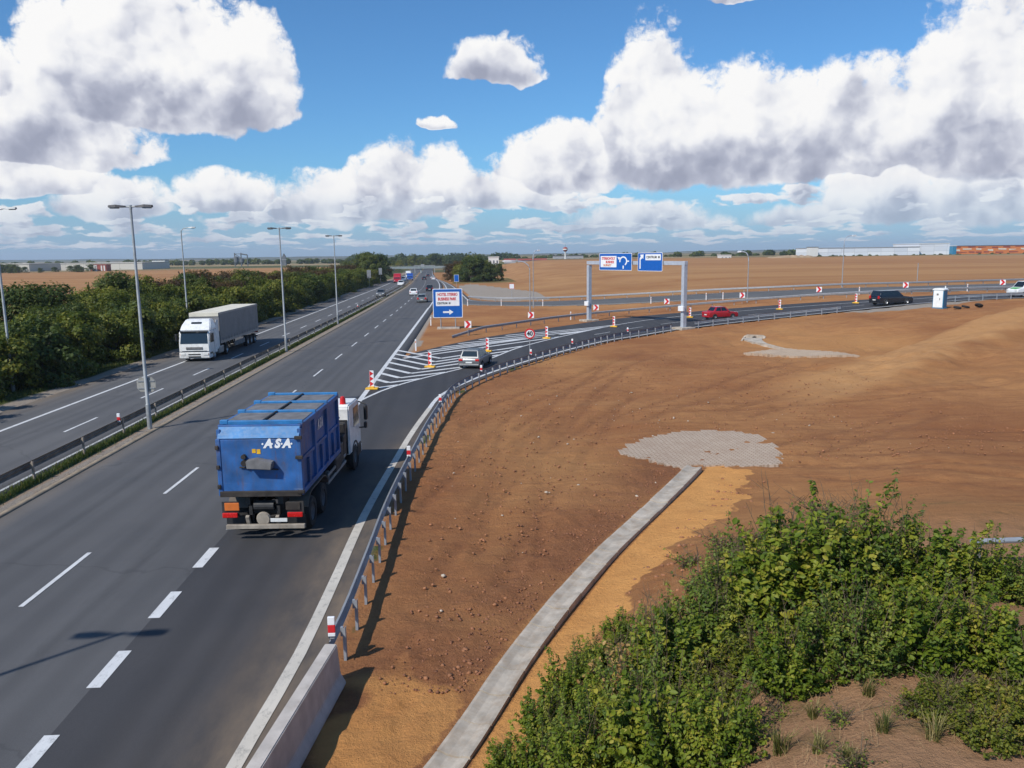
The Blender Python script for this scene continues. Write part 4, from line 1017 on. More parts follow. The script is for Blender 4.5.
def car(name, label, pt, L=4.1, W=1.70, H=1.44, kind='hatch', loc=(0, 0, 0), heading=0.0, cat='car', group=None, detail=True):
    """heading: degrees clockwise from +y"""
    r = empty(name, loc, -R_(heading), label, cat, group)
    b = -L / 2; f = L / 2; belt = H * .62; sill = .22
    P = dict(hatch=dict(rb=.08, rt=.45, ft=.36, fb=.64, hood=.74), wagon=dict(rb=.04, rt=.22, ft=.40, fb=.66, hood=.70), sedan=dict(rb=.55, rt=1.05, ft=.38, fb=.66, hood=.74), suv=dict(rb=.05, rt=.30, ft=.44, fb=.66, hood=.76))[kind]
    hz = belt - .02; nose = H * .50
    body_pts = [(b + .06, sill), (f - .10, sill), (f, sill + .16), (f - .02, nose - .06), (f - .14, nose + .05), (f - L * (.28), hz), (b + .10, hz), (b + .01, hz - .16), (b, sill + .30)]
    if kind == 'sedan': body_pts[6] = (b + .12, hz + .02); body_pts[7] = (b + .01, hz - .10)
    m = MB(); m.prism(body_pts, 'x', -W / 2, W / 2); body = m.build('body', M[pt], r)
    bm = bmesh.new(); bm.from_mesh(body.data); bmesh.ops.bevel(bm, geom=bm.edges[:], offset=.07, segments=3, affect='EDGES', profile=.6); bm.to_mesh(body.data); bm.free()
    body.data.polygons.foreach_set('use_smooth', [True] * len(body.data.polygons)); body.data.set_sharp_from_angle(angle=R_(40))
    # cabin with tumblehome
    yb0, yb1 = b + P['rb'], f - L * (.27 if kind != 'sedan' else .27); yt0, yt1 = b + P['rt'], yb1 - L * .16
    wb, wt, z0, z1 = W / 2 - .07, W / 2 - .22, belt - .06, H
    B = [(-wb, yb0, z0), (wb, yb0, z0), (wb, yb1, z0), (-wb, yb1, z0)]; T = [(-wt, yt0, z1), (wt, yt0, z1), (wt, yt1, z1), (-wt, yt1, z1)]
    Tm = [(-wt + .12, (yt0 + yt1) / 2, z1 + .025), (wt - .12, (yt0 + yt1) / 2, z1 + .025)]
    m = MB(); m.add(B + T, [(3, 2, 1, 0), (4, 5, 6, 7), (0, 1, 5, 4), (1, 2, 6, 5), (2, 3, 7, 6), (3, 0, 4, 7)]); cab = m.build('cabin', M[pt], r)
    bm = bmesh.new(); bm.from_mesh(cab.data); bmesh.ops.bevel(bm, geom=bm.edges[:], offset=.05, segments=3, affect='EDGES'); bm.to_mesh(cab.data); bm.free()
    cab.data.polygons.foreach_set('use_smooth', [True] * len(cab.data.polygons)); cab.data.set_sharp_from_angle(angle=R_(45))
    def pane(q, nm, u0, u1, v0, v1, parent=cab):
        q = [Vector(p) for p in q]; nrm = (q[1] - q[0]).cross(q[3] - q[0]).normalized(); c = sum(q, Vector()) / 4
        if nrm.dot(c - Vector((0, (yb0 + yb1) / 2, (z0 + z1) / 2))) < 0: nrm = -nrm
        def at_(u, v): return (q[0] * (1 - u) + q[1] * u) * (1 - v) + (q[3] * (1 - u) + q[2] * u) * v
        c4 = [at_(u, v) for u, v in ((u0, v0), (u1, v0), (u1, v1), (u0, v1))]
        m = MB(); m.add([tuple(p + nrm * .006) for p in c4] + [tuple(p - nrm * .01) for p in c4], [(0, 1, 2, 3), (0, 1, 5, 4), (1, 2, 6, 5), (2, 3, 7, 6), (3, 0, 4, 7)])
        return m.build(nm, M['glass'], parent)
    pane([B[0], B[1], T[1], T[0]], 'rear_window', .08, .92, .22, .90)
    pane([B[2], B[3], T[3], T[2]], 'windscreen', .05, .95, .14, .93)
    for s, q in ((1, [B[1], B[2], T[2], T[1]]), (-1, [B[0], B[3], T[3], T[0]])):
        for u0, u1 in ((.10, .36), (.39, .64), (.67, .90)) if kind in ('wagon', 'suv') else ((.12, .46), (.50, .88)):
            pane(q, 'side_window', u0, u1, .20, .90)
    wr = H * (.205 if kind != 'suv' else .215)
    for x in (-W / 2 + .08, W / 2 - .08):
        for y in (b + L * .19, f - L * .20):
            wheel(r, x, y, wr, .2)
            s = 1 if x > 0 else -1; m = MB(); m.lathe([(0, 0), (wr * 1.14, 0), (wr * 1.14, .012), (0, .012)], (s * (W / 2 - .008), y, wr), 'x', 20); m.build('wheel_arch', M['black'], r)
            # keep the wheel proud of its arch
    for ch in r.children:
        if ch.name.startswith('wheel') and not ch.name.startswith('wheel_arch'):
            ch.location.x += .035 if ch.location.x > 0 else -.035
    for s in (-1, 1):
        m = MB(); m.box((s * (W / 2 - .20), b - .002, H * .50 if kind != 'suv' else H * .55), (.30, .05, .17 if kind in ('hatch', 'sedan') else .34), bev=.02); m.build('tail_light', M['red_lens'], body)
        m = MB(); m.box((s * (W / 2 - .24), f - .055, nose - .06), (.36, .10, .15), bev=.03); m.build('headlight', M['lamp_lens'], body)
        m = MB(); m.box((s * (W / 2 + .06), yb1 - .35, belt + .06), (.16, .10, .12), bev=.03); m.build('mirror', M[pt], r)
    m = MB(); m.box((0, b - .015, H * .36), (.50, .02, .11)); m.build('number_plate', M['plate'], body)
    m = MB(); m.box((0, f + .004, .40), (.50, .02, .11)); m.build('number_plate', M['plate'], body)
    m = MB(); m.box((0, b + .02, .30), (W - .14, .10, .16), bev=.03); m.box((0, f - .03, .29), (W - .2, .10, .14), bev=.03); m.build('bumper', M['black'] if kind == 'suv' else M[pt], body)
    return r
def zl(x, y, dz=.034): return float(level(x, y)) + dz
car('silver_hatchback', 'silver hatchback driving up the slip road past the white hatching', 'silver_car', 3.85, 1.68, 1.36, 'hatch', (.40, 61.3, .034), 16)
car('red_hatchback', 'red hatchback on the slip road right of the gantry', 'red_car', 3.95, 1.65, 1.42, 'sedan', (29.5, 93.0, zl(29.5, 93)), 74)
car('dark_estate_car', 'dark navy estate car on the slip road left of the portable toilet', 'dark_car', 4.85, 1.85, 1.68, 'suv', (50.75, 94.2, zl(50.75, 94.2)), 77)
g1 = 'cars driving away on the motorway'; g2 = 'traffic coming towards the camera on the opposite carriageway'
def mcar(x, y, *a, opp=False, **k):
    h = math.degrees(math.atan2(-(shift(y + 5) - shift(y - 5)), 10))
    return dict(loc=(x, y, zl(x, y, .03)), heading=h + (180 if opp else 0))
car('white_car', 'white car in the fast lane beside the median, driving away', 'white_car', 4.2, 1.75, 1.45, 'hatch', group=g1, **mcar(-12.0, 176, 0))
car('grey_estate_car', 'grey estate car driving away in the middle lane, nearest on the motorway', 'grey_car', 4.5, 1.78, 1.5, 'wagon', group=g1, **mcar(-8.6, 148, 0))
car('dark_car', 'dark car driving away just above the big blue sign', 'dark_car', 4.4, 1.78, 1.48, 'sedan', group=g1, **mcar(-9.6, 198, 0))
car('dark_car', 'small dark car far off in the fast lane, near the overpass', 'dark_car', 4.4, 1.78, 1.48, 'sedan', group=g1, **mcar(-19.0, 346, 0))
car('white_car', 'tiny white car far off on the right lane before the overpass', 'white_car', 4.3, 1.78, 1.48, 'wagon', group=g1, **mcar(-15.3, 350, 0))
car('dark_car', 'farthest dark car on the bend before the overpass', 'dark_car', 4.4, 1.78, 1.6, 'suv', group=g1, **mcar(-22.6, 450, 0))
car('silver_car', 'silver car coming towards us below the grey sign backs', 'silver_car', 4.3, 1.75, 1.47, 'sedan', group=g2, **mcar(-18.7, 172, 0, opp=True))
car('white_car', 'white oncoming car right of the red lorry', 'white_car', 4.6, 1.85, 1.7, 'suv', group=g2, **mcar(-20.6, 246, 0, opp=True))
car('white_car', 'white oncoming car behind the red lorry, farther off', 'white_car', 4.6, 1.85, 1.7, 'wagon', group=g2, **mcar(-26.4, 328, 0, opp=True))
def box_lorry(name, label, pt, x, y, w, h, ln, opp, group, cabm='white_paint'):
    k = mcar(x, y, 0, opp=opp); r = empty(name, k['loc'], -R_(k['heading']), label, 'lorry', group)
    m = MB(); m.box((0, -1.1, h / 2 + .45), (w, ln - 2.2, h - .9), bev=.04); m.build('cargo_box', M[pt], r)
    m = MB(); m.prism([(ln / 2 - 2.1, .5), (ln / 2, .5), (ln / 2, 1.5), (ln / 2 - .25, h * .78), (ln / 2 - 2.1, h * .8)], 'x', -w / 2 + .03, w / 2 - .03); c = m.build('cab', M[cabm], r)
    m = MB(); m.add([(-w * .42, ln / 2 - .02 + .01, 1.55), (w * .42, ln / 2 - .01, 1.55), (w * .40, ln / 2 - .22, h * .74), (-w * .40, ln / 2 - .22, h * .74)], [(0, 1, 2, 3)]); m.build('windscreen', M['glass'], c)
    m = MB(); m.box((0, 0, .65), (w * .8, ln - .4, .3)); m.build('chassis', M['chassis'], r)
    for s in (-1, 1):
        for yy in (-ln * .32, -ln * .18, ln * .36): wheel(r, s * (w / 2 - .17), yy, .5, .3)
        m = MB(); m.box((s * w * .36, ln / 2 + .01, .8), (.34, .05, .18), bev=.02); m.build('headlight', M['lamp_lens'], c)
    return r
box_lorry('red_lorry', 'red lorry coming towards us on the outer lane under the big tree', 'red_truck', -25.8, 294, 2.5, 3.2, 9, True, g2, 'red_truck')
box_lorry('blue_lorry', 'blue and white lorry coming towards us before the overpass', 'blue_truck', -24.6, 340, 2.5, 2.9, 7, True, g2, 'blue_truck')
box_lorry('white_lorry', 'white lorry far off, coming out from under the overpass', 'white_car', -31.2, 420, 2.5, 3.6, 9, True, g2)
# green and white van at the right edge
def van():
    r = empty('delivery_van', (70.6, 98.2, zl(70.6, 98.2)), -R_(-98), 'white van with green graphics at the right edge of the view', 'van')
    L, W, H = 4.7, 1.8, 1.95
    m = MB(); m.prism([(-L / 2, .28), (L / 2 - .05, .28), (L / 2, .75), (L / 2 - .12, 1.0), (L / 2 - .85, 1.18), (L / 2 - 1.55, H), (-L / 2 + .12, H), (-L / 2, 1.0)], 'x', -W / 2, W / 2); b = m.build('body', M['white_car'], r)
    bm = bmesh.new(); bm.from_mesh(b.data); bmesh.ops.bevel(bm, geom=bm.edges[:], offset=.07, segments=3, affect='EDGES'); bm.to_mesh(b.data); bm.free()
    m = MB(); y0, y1 = L / 2 - .90, L / 2 - 1.50
    m.add([(-W * .41, y0, 1.24), (W * .41, y0, 1.24), (W * .37, y1 + .04, H - .06), (-W * .37, y1 + .04, H - .06)], [(0, 1, 2, 3)]); o = m.build('windscreen', M['glass'], r); o.location = (0, .03, .02)
    for s in (-1, 1):
        m = MB(); x = s * (W / 2 + .006); m.add([(x, L / 2 - 1.1, 1.2), (x, L / 2 - 2.1, 1.2), (x, L / 2 - 2.1, 1.8), (x, L / 2 - 1.6, 1.8)], [(0, 1, 2, 3)]); m.build('side_window', M['glass'], r)
        m = MB(); m.add([(x, L / 2 - 1.9, .5), (x, L / 2 - 2.6, .5), (x, L / 2 - 1.7, 1.15), (x, L / 2 - 3.4, 1.85), (x, L / 2 - 2.3, 1.85), (x, L / 2 - 1.2, 1.15)], [(0, 1, 2, 4, 5), (2, 3, 4)]); m.build('green_stripe', M['green_wrap'], r)
        m = MB(); m.box((s * (W / 2 - .25), L / 2 - .03, .85), (.3, .12, .2), bev=.03); m.build('headlight', M['lamp_lens'], b)
        for y in (-L * .30, L * .30): wheel(r, s * (W / 2 - .06), y, .33, .22)
    m = MB(); m.add([(-.7, L / 2 - .80, 1.17), (.7, L / 2 - .80, 1.17), (.5, L / 2 - .15, 1.02), (-.5, L / 2 - .15, 1.02)], [(0, 1, 2, 3)]); o = m.build('green_stripe', M['green_wrap'], r); o.location.z = .015
van()
# ---- white articulated lorry
def white_lorry():
    r = empty('articulated_lorry', (-22.75, 67.0, .03), math.pi, 'white articulated lorry with a grey curtain-sided trailer coming towards us', 'lorry')
    # local: front bumper at y = 0, trailer towards -y
    W = 2.48
    def bev(o, a, seg=3):
        bm = bmesh.new(); bm.from_mesh(o.data); bmesh.ops.bevel(bm, geom=bm.edges[:], offset=a, segments=seg, affect='EDGES'); bm.to_mesh(o.data); bm.free()
        o.data.polygons.foreach_set('use_smooth', [True] * len(o.data.polygons)); o.data.set_sharp_from_angle(angle=R_(40)); return o
    m = MB(); m.prism([(-2.15, .55), (-.02, .55), (0, 1.42), (-.20, 2.42), (-.42, 2.56), (-2.15, 2.56)], 'x', -W / 2, W / 2); c = bev(m.build('cab', M['cab_white'], r), .07)
    m = MB(); vs = []
    for w, pts in ((W / 2 - .02, [(-2.1, 2.54), (-.36, 2.54)]), (W / 2 - .06, [(-2.12, 2.95), (-.75, 2.95)]), (W / 2 - .26, [(-2.14, 3.42), (-1.35, 3.42)])):
        vs += [(-w, pts[0][0], pts[0][1]), (w, pts[0][0], pts[0][1]), (w, pts[1][0], pts[1][1]), (-w, pts[1][0], pts[1][1])]
    m.add(vs, [(3, 2, 1, 0), (8, 9, 10, 11)] + [(k * 4 + j, k * 4 + (j + 1) % 4, k * 4 + 4 + (j + 1) % 4, k * 4 + 4 + j) for k in (0, 1) for j in range(4)])
    roof = bev(m.build('roof_fairing', M['white_paint'], c), .06)
    m = MB(); m.add([(-.42, -.900, 3.06), (.42, -.900, 3.06), (.42, -1.065, 3.19), (-.42, -1.065, 3.19)], [(0, 1, 2, 3)]); o = m.build('roof_hatch', M['glass'], roof); o.location = (0, .035, .02)
    m = MB(); m.add([(-1.12, .004, 1.50), (1.12, .004, 1.50), (1.06, -.186, 2.36), (-1.06, -.186, 2.36)], [(0, 1, 2, 3)]); m.add([(-1.12, -.03, 1.50), (1.12, -.03, 1.50), (1.06, -.22, 2.36), (-1.06, -.22, 2.36)], [(3, 2, 1, 0)])
    m.build('windscreen', M['glass'], c)
    m = MB(); m.prism([(-.12, 2.36), (.08, 2.36), (.13, 2.52), (-.12, 2.56)], 'x', -1.1, 1.1); o = m.build('sun_visor', M['glass'], c); o.location.y = -.20
    m = MB(); m.box((0, .012, 1.12), (1.35, .05, .20), bev=.02); m.box((0, .0, .90), (2.0, .03, .02)); m.build('grille', M['lid_grey'], c)
    m = MB(); m.prism([(-.9, .28), (.05, .28), (.09, .45), (.07, .80), (-.9, .80)], 'x', -W / 2, W / 2); bp = bev(m.build('bumper', M['cab_white'], r), .05)
    m = MB(); m.box((0, .085, .62), (1.0, .05, .09), bev=.02); m.box((0, .085, .42), (1.0, .05, .10), bev=.02); m.build('air_intake', M['black'], bp)
    m = MB(); m.box((0, .03, .85), (W - .1, .05, .03)); m.build('trim', M['black'], bp)
    for s in (-1, 1):
        m = MB(); m.box((s * .95, .075, .62), (.42, .08, .24), bev=.05); m.build('headlight', M['lamp_lens'], bp)
        m = MB(); m.box((s * 1.12, .06, .62), (.10, .09, .16), bev=.03); m.build('indicator', M['orange_lens'], bp)
        m = MB(); m.box((s * 1.45, -.10, 2.0), (.16, .22, .58), bev=.05); m.tube([(s * 1.22, -.2, 2.3), (s * 1.45, -.1, 2.28)], .025, 6); m.tube([(s * 1.22, -.2, 1.75), (s * 1.45, -.1, 1.74)], .025, 6); m.build('mirror', M['black'], c)
        m = MB(); x = s * (W / 2 + .004); m.add([(x, -.30, 1.55), (x, -1.25, 1.55), (x, -1.25, 2.30), (x, -.42, 2.30)], [(0, 1, 2, 3)]); m.build('side_window', M['glass'], c)
        m = MB(); m.prism([(-1.35, .62), (-1.36, 2.50), (-1.38, 2.50), (-1.37, .62)], 'x', s * (W / 2 - .01), s * (W / 2 + .006)); m.build('door_seam', M['black'], c)
        m = MB(); m.prism([(-2.15, .8), (-2.10, 3.3), (-2.75, 3.3), (-2.85, .8)], 'x', s * (W / 2 - .02), s * (W / 2 - .06)); m.build('side_deflector', M['cab_white'], r)
        wheel(r, s * (W / 2 - .19), -1.35, .49, .32); wheel(r, s * (W / 2 - .30), -4.9, .49, .56)
        m = MB(); m.box((s * 1.05, -3.2, .68), (.40, 1.3, .62), bev=.08); m.build('fuel_tank', M['steel'], r)
    m = MB(); m.box((0, -4.0, .85), (.9, 5.4, .28)); m.build('chassis', M['chassis'], r)
    t = empty('trailer', (0, -2.95, 0)); t.parent = r
    LT, TB, TT = 12.6, 1.18, 3.80
    m = MB(); m.box((0, -LT / 2, (TB + TT) / 2), (2.55, LT, TT - TB - .02)); cu = bev(m.build('curtain_side', M['tarp'], t), .03, 2)
    m = MB(); m.box((0, -LT / 2, TT + .015), (2.50, LT - .06, .05), bev=.02); m.box((0, .02, TT - .12), (2.45, .05, .34), bev=.015); m.build('roof_sheet', M['tarp_top'], t)
    m = MB()
    for s in (-1, 1):
        m.box((s * 1.283, -LT / 2, TB + .10), (.02, LT, .22)); m.box((s * 1.283, -LT / 2, TT - .07), (.02, LT, .10))
    for k in range(1, 5):
        pass
    m.build('side_rail', M['steel'], t)
    m = MB()
    for s in (-1, 1):
        for k in range(14): m.box((s * 1.292, -.7 - k * .86, TB + .32), (.012, .05, .30))
    m.build('tension_straps', M['lid_grey'], t)
    m = MB(); m.box((0, -LT / 2, 1.05), (1.0, LT - .5, .26)); m.box((0, -LT + .1, .62), (2.3, .1, .14)); m.build('trailer_frame', M['chassis'], t)
    for s in (-1, 1):
        m = MB(); m.box((s * 1.22, -5.9, .72), (.05, 3.3, .42)); m.build('side_guard', M['lid_grey'], t)
        for y in (-8.6, -9.9, -11.2): wheel(t, s * 1.06, y, .49, .38)
        m = MB(); m.box((s * 1.0, -LT - .02, 1.02), (.36, .05, .14)); m.build('tail_light', M['red_lens'], t)
white_lorry()
# ---- blue roll-off container truck
def blue_truck():
    r = empty('container_truck', (-6.36, 23.45, .034), R_(-3.0), 'dirty blue roll-off container truck with a white cab in the right lane', 'truck')
    def bevo(o, a, seg=2):
        bm = bmesh.new(); bm.from_mesh(o.data); bmesh.ops.bevel(bm, geom=bm.edges[:], offset=a, segments=seg, affect='EDGES'); bm.to_mesh(o.data); bm.free(); return o
    W, Y0, Y1, ZB, ZT = 2.46, .15, 5.5, 1.40, 3.56
    # container shell
    m = MB(); m.prism([(Y0, ZB), (Y1, ZB), (Y1, ZT - .10), (Y0 + .34, ZT - .10), (Y0 + .16, ZT - .14), (Y0, ZT - .42)], 'x', -W / 2 + .07, W / 2 - .07)
    c = bevo(m.build('container', M['blue_steel'], r), .015)
    m = MB()
    for s in (-1, 1):
        x = s * (W / 2 - .035)
        m.box((x, (Y0 + Y1) / 2, ZB + .07), (.13, Y1 - Y0, .16), bev=.012); m.box((x, (Y0 + Y1) / 2 + .1, ZT - .10), (.13, Y1 - Y0 - .2, .14), bev=.012)
        for k in range(4): m.box((s * (W / 2 - .03), Y0 + .10 + k * (Y1 - Y0 - .2) / 3, (ZB + ZT) / 2), (.11, .13, ZT - ZB - .28), bev=.012)
        for k in range(3): m.box((s * (W / 2 - .035), Y0 + 1.0 + k * (Y1 - Y0 - .2) / 3, ZB + .48), (.10, .12, .85), bev=.012)
        m.box((s * (W / 2 - .045), (Y0 + Y1) / 2, (ZB + ZT) / 2 - .05), (.07, Y1 - Y0 - .1, .10), bev=.01)
    m.build('side_ribs', M['blue_steel'], c)
    # roof: cross bars with raised ends, grey lids between
    m = MB(); ys = [Y0 + .42 + k * (Y1 - Y0 - .48) / 3 for k in range(4)]
    for y in ys:
        m = MB(); m.box((0, y, ZT - .02), (W + .02, .12, .15), bev=.015); m.box((-W / 2 + .1, y, ZT + .015), (.24, .15, .13), bev=.015); m.build('roof_bar', M['blue_lite'], c)
    for a, b in zip(ys[:-1], ys[1:]):
        for s in (-1, 1):
            m = MB(); m.box((s * (W / 4 - .01), (a + b) / 2, ZT - .045), (W / 2 - .12, b - a - .18, .07), bev=.012); m.build('lid', M['lid_grey'], c)
    m = MB(); m.box((0, (ys[0] + ys[-1]) / 2, ZT + .02), (.05, ys[-1] - ys[0], .05)); m.build('lid_seam', M['black'], c)
    # rear door: sloped light top, frame, hinges, lock
    m = MB(); n_ = Vector((0, -.28, .16)).normalized() * .008
    q = [(-W / 2 + .02, Y0 - .03, ZT - .40), (W / 2 - .02, Y0 - .03, ZT - .40), (W / 2 - .02, Y0 + .14, ZT - .08), (-W / 2 + .02, Y0 + .14, ZT - .08)]
    m.add([(p[0], p[1] + n_.y, p[2] + n_.z) for p in q] + q, [(0, 1, 2, 3), (0, 1, 5, 4), (1, 2, 6, 5), (2, 3, 7, 6), (3, 0, 4, 7)]); m.build('hood_plate', M['blue_lite'], c)
    m = MB(); m.box((0, Y0 - .015, (ZB + ZT) / 2 - .20), (W - .14, .06, ZT - ZB - .46), bev=.012); d = m.build('rear_door', M['blue_steel'], c)
    m = MB()
    for s in (-1, 1): m.box((s * (W / 2 - .03), Y0 - .0, (ZB + ZT) / 2 - .20), (.13, .14, ZT - ZB - .42), bev=.015)
    m.box((0, Y0 + .20, ZT - .08), (W + .02, .12, .10), bev=.02); m.build('door_frame', M['blue_steel'], c)
    m = MB()
    for z in (ZB + .12, (ZB + ZT) / 2 + .1, ZT - .38): m = MB(); m.box((W / 2 - .02, Y0 - .10, z), (.22, .10, .10), bev=.015); m.build('hinge', M['rust_dark'], c)
    for z in (ZB + .3, ZB + .9, ZB + 1.5): m = MB(); m.box((-W / 2 + .0, Y0 - .08, z), (.10, .08, .12), bev=.015); m.build('latch', M['rust_dark'], c)
    m = MB(); m.box((0, Y0 - .06, ZB + .07), (W - .02, .12, .17), bev=.015); m.build('door_sill', M['rust_dark'], c)
    # docking box on the door
    m = MB(); m.prism([(-.32, -.12), (.40, -.16), (.44, .06), (-.05, .17), (-.34, .12)], 'y', -.30, 0); o = bevo(m.build('coupling_box', M['lid_grey'], d, loc=(.02, Y0 - .045, ZB + 1.02)), .02)
    m = MB(); m.lathe([(0, -.16), (.09, -.16), (.09, .05), (0, .05)], (-.44, 0, .02), 'y', 14); m.lathe([(0, -.12), (.07, -.12), (.07, .03), (0, .03)], (-.46, 0, .2), 'y', 12); m.tube([(-.6, -.05, -.12), (.55, -.06, -.2)], .025, 6); m.build('pipe_fitting', M['rust_dark'], d, loc=(.02, Y0 - .045, ZB + 1.02))
    m = MB(); m.box((-.12, 0, .02), (.11, .012, .12)); m.box((.02, 0, 0), (.11, .012, .14)); m.build('warning_sticker', M['yellow'], d, loc=(-.02, Y0 - .052, ZB + 1.36))
    text_obj('lettering', 'A S A', .36, M['white_refl'], d, (.56, Y0 - .052, ZT - .57), FACE, shear=.28, bold=.022, xs=.92)
    m = MB()
    for x in (.13, .41, .70, .99): m.lathe([(0, -.004), (.03, -.004), (.03, .004), (0, .004)], (x, 0, 0), 'y', 10)
    m.build('lettering_dot', M['white_refl'], d, loc=(.0, Y0 - .053, ZT - .57))
    t = text_obj('lettering', 'A S A', .46, M['plate'], c, (W / 2 - .045, Y0 + 2.75, ZT - .55), (math.pi / 2, 0, math.pi / 2), shear=.25, bold=.012, xs=.62)
    # chassis
    m = MB()
    for s in (-1, 1): m.box((s * .42, 4.8, .88), (.10, 9.0, .28))
    m.box((0, .5, .88), (.9, .1, .26)); m.box((0, 2.0, .88), (.8, .25, .3)); m.box((0, 5.6, .9), (.9, .3, .3))
    for s in (-1, 1): m.box((s * .50, 3.1, 1.20), (.16, 5.6, .28))
    m.build('chassis', M['chassis'], r)
    m = MB(); m.lathe([(.1, -.3), (.16, -.3), (.16, .3), (.1, .3)], (0, .35, 1.02), 'x', 14); m.lathe([(.12, 0), (.2, .02), (.12, .1)], (0, .25, .62), 'y', 16)
    m.tube([(0, .4, 1.1), (0, 2.5, 1.15), (0, 5.6, 1.2), (0, 6.1, 1.6), (0, 6.05, 2.6), (0, 5.75, 2.75)], [.09, .12, .12, .12, .1, .06], 8); m.build('hook_arm', M['chassis'], r)
    m = MB(); m.lathe([(0, -.06), (.19, -.05), (.22, .02), (.12, .1)], (0, .15, .66), 'y', 18); m.build('tow_coupling', M['bumper'], r)
    m = MB(); m.box((.10, .02, .47), (2.36, .12, .13), bev=.015)
    for s in (-.45, .45): m.box((s, .12, .62), (.10, .10, .34), tx=.4)
    m.build('bumper', M['bumper'], r)
    for s in (-1, 1):
        m = MB(); m.box((s * .98, .10, .80), (.46, .07, .15), bev=.02); m.build('tail_light', M['red_lens'], r)
        m = MB(); m.box((s * .92, .12, 1.06), (.44, .03, .24), bev=.01); m.build('rear_marking', M['orange_lens'] if s < 0 else M['rust_dark'], r)
        m = MB(); m.box((s * .98, .17, .95), (.5, .05, .5)); m.build('light_bracket', M['chassis'], r)
        m = MB(); m.box((s * .93, .42, .48), (.56, .02, .42)); m.build('mud_flap', M['black'], r)
        # mudguards with rounded ends
        a = [(.62 + .62 * 0, 1.0)] + [(1.30 - .74 * math.cos(t), .52 + .70 * math.sin(t)) for t in np.linspace(.5, 1.57, 6)] + [(2.75 + .74 * math.sin(t), .52 + .70 * math.cos(t)) for t in np.linspace(0, 1.1, 6)]
        a = a[1:]; b_ = [(p[0], p[1] + .035) for p in a]
        m = MB(); x0, x1 = sorted((s * .62, s * 1.24)); vs = []
        for p in a: vs += [(x0, p[0], p[1]), (x1, p[0], p[1])]
        for p in b_: vs += [(x0, p[0], p[1]), (x1, p[0], p[1])]
        n = len(a); fs = [(2 * i, 2 * i + 1, 2 * i + 3, 2 * i + 2) for i in range(n - 1)] + [(2 * (n + i), 2 * (n + i) + 2, 2 * (n + i) + 3, 2 * (n + i) + 1) for i in range(n - 1)]
        fs += [(2 * i, 2 * i + 2, 2 * (n + i) + 2, 2 * (n + i)) for i in range(n - 1)] + [(2 * i + 1, 2 * (n + i) + 1, 2 * (n + i) + 3, 2 * i + 3) for i in range(n - 1)]
        fs += [(0, 2 * n, 2 * n + 1, 1), (2 * n - 2, 2 * n - 1, 4 * n - 1, 4 * n - 2)]
        m.add(vs, fs); m.build('mudguard', M['mudguard'], r)
        for y in (1.30, 2.72): wheel(r, s * .93, y, .51, .58, ('rubber', 'lid_grey'))
        wheel(r, s * 1.04, 8.35, .51, .34, ('rubber', 'lid_grey'))
        m = MB(); m.box((s * 1.15, 5.2, .72), (.06, 3.0, .10), bev=.015); m.box((s * 1.15, 5.2, .98), (.06, 3.0, .10), bev=.015); m.box((s * 1.08, 4.0, .85), (.1, .08, .45)); m.box((s * 1.08, 5.5, .85), (.1, .08, .45)); m.build('side_guard', M['steel'], r)
        m = MB(); m.box((s * .95, 5.35, 1.02), (.5, .95, .55), bev=.08); m.build('tank', M['chassis'], r)
    m = MB(); m.box((.50, .03, .66), (.50, .02, .11)); m.build('number_plate', M['plate'], r)
    # behind the cab
    m = MB(); m.box((.2, 6.75, 1.30), (1.9, .55, .9), bev=.05); m.tube([(.95, 6.4, 1.0), (.95, 6.4, 2.35), (.95, 6.55, 2.45)], .09, 10); m.tube([(-.6, 6.5, 1.2), (-.6, 6.55, 2.2), (-.3, 6.6, 2.3)], .06, 8)
    m.tube([(.5, 6.2, 1.1), (.7, 6.05, 1.6), (.4, 6.2, 1.9), (.55, 6.6, 2.2)], .035, 6); m.box((1.02, 6.0, 1.25), (.35, .5, .7), bev=.04); m.box((.9, 7.05, 1.75), (.45, .3, .8), bev=.05); m.build('hydraulics', M['chassis'], r)
    # cab
    m = MB(); m.prism([(7.42, .78), (9.42, .70), (9.68, .80), (9.68, 1.62), (9.48, 2.55), (9.25, 2.72), (7.52, 2.74), (7.42, 2.64)], 'x', -1.2, 1.2); cb = bevo(m.build('cab', M['cab_white'], r), .05, 3)
    m = MB(); m.box((0, 7.41, 1.50), (2.25, .04, 1.36), bev=.01); m.build('rear_panel', M['black'], cb)
    m = MB(); m.box((0, 7.40, 2.05), (1.5, .06, .34), bev=.01); m.build('rear_window', M['glass'], cb)
    m = MB(); m.add([(-1.08, 9.692, 1.70), (1.08, 9.692, 1.70), (1.04, 9.50, 2.54), (-1.04, 9.50, 2.54)], [(0, 1, 2, 3)]); m.build('windscreen', M['glass'], cb)
    for s in (-1, 1):
        m = MB(); x = s * 1.206; m.add([(x, 8.25, 1.72), (x, 9.38, 1.66), (x, 9.25, 2.48), (x, 8.25, 2.48)], [(0, 1, 2, 3)]); m.build('side_window', M['glass'], cb)
        m = MB(); m.box((s * 1.50, 9.35, 2.10), (.14, .26, .62), bev=.05); m.box((s * 1.48, 9.32, 1.58), (.13, .22, .26), bev=.05); m.tube([(s * 1.2, 9.4, 2.55), (s * 1.5, 9.35, 2.45)], .03, 6); m.tube([(s * 1.2, 9.4, 1.45), (s * 1.5, 9.35, 1.48)], .03, 6); m.build('mirror', M['black'], cb)
        m = MB(); m.box((s * 1.17, 9.15, .62), (.12, .75, .5), bev=.04); m.build('step', M['chassis'], r)
        m = MB(); m.lathe([(.62, -.08), (.62, .06), (.56, .06), (.56, -.08)], (s * 1.17, 8.35, .53), 'x', 22); m.build('wheel_arch', M['black'], r)
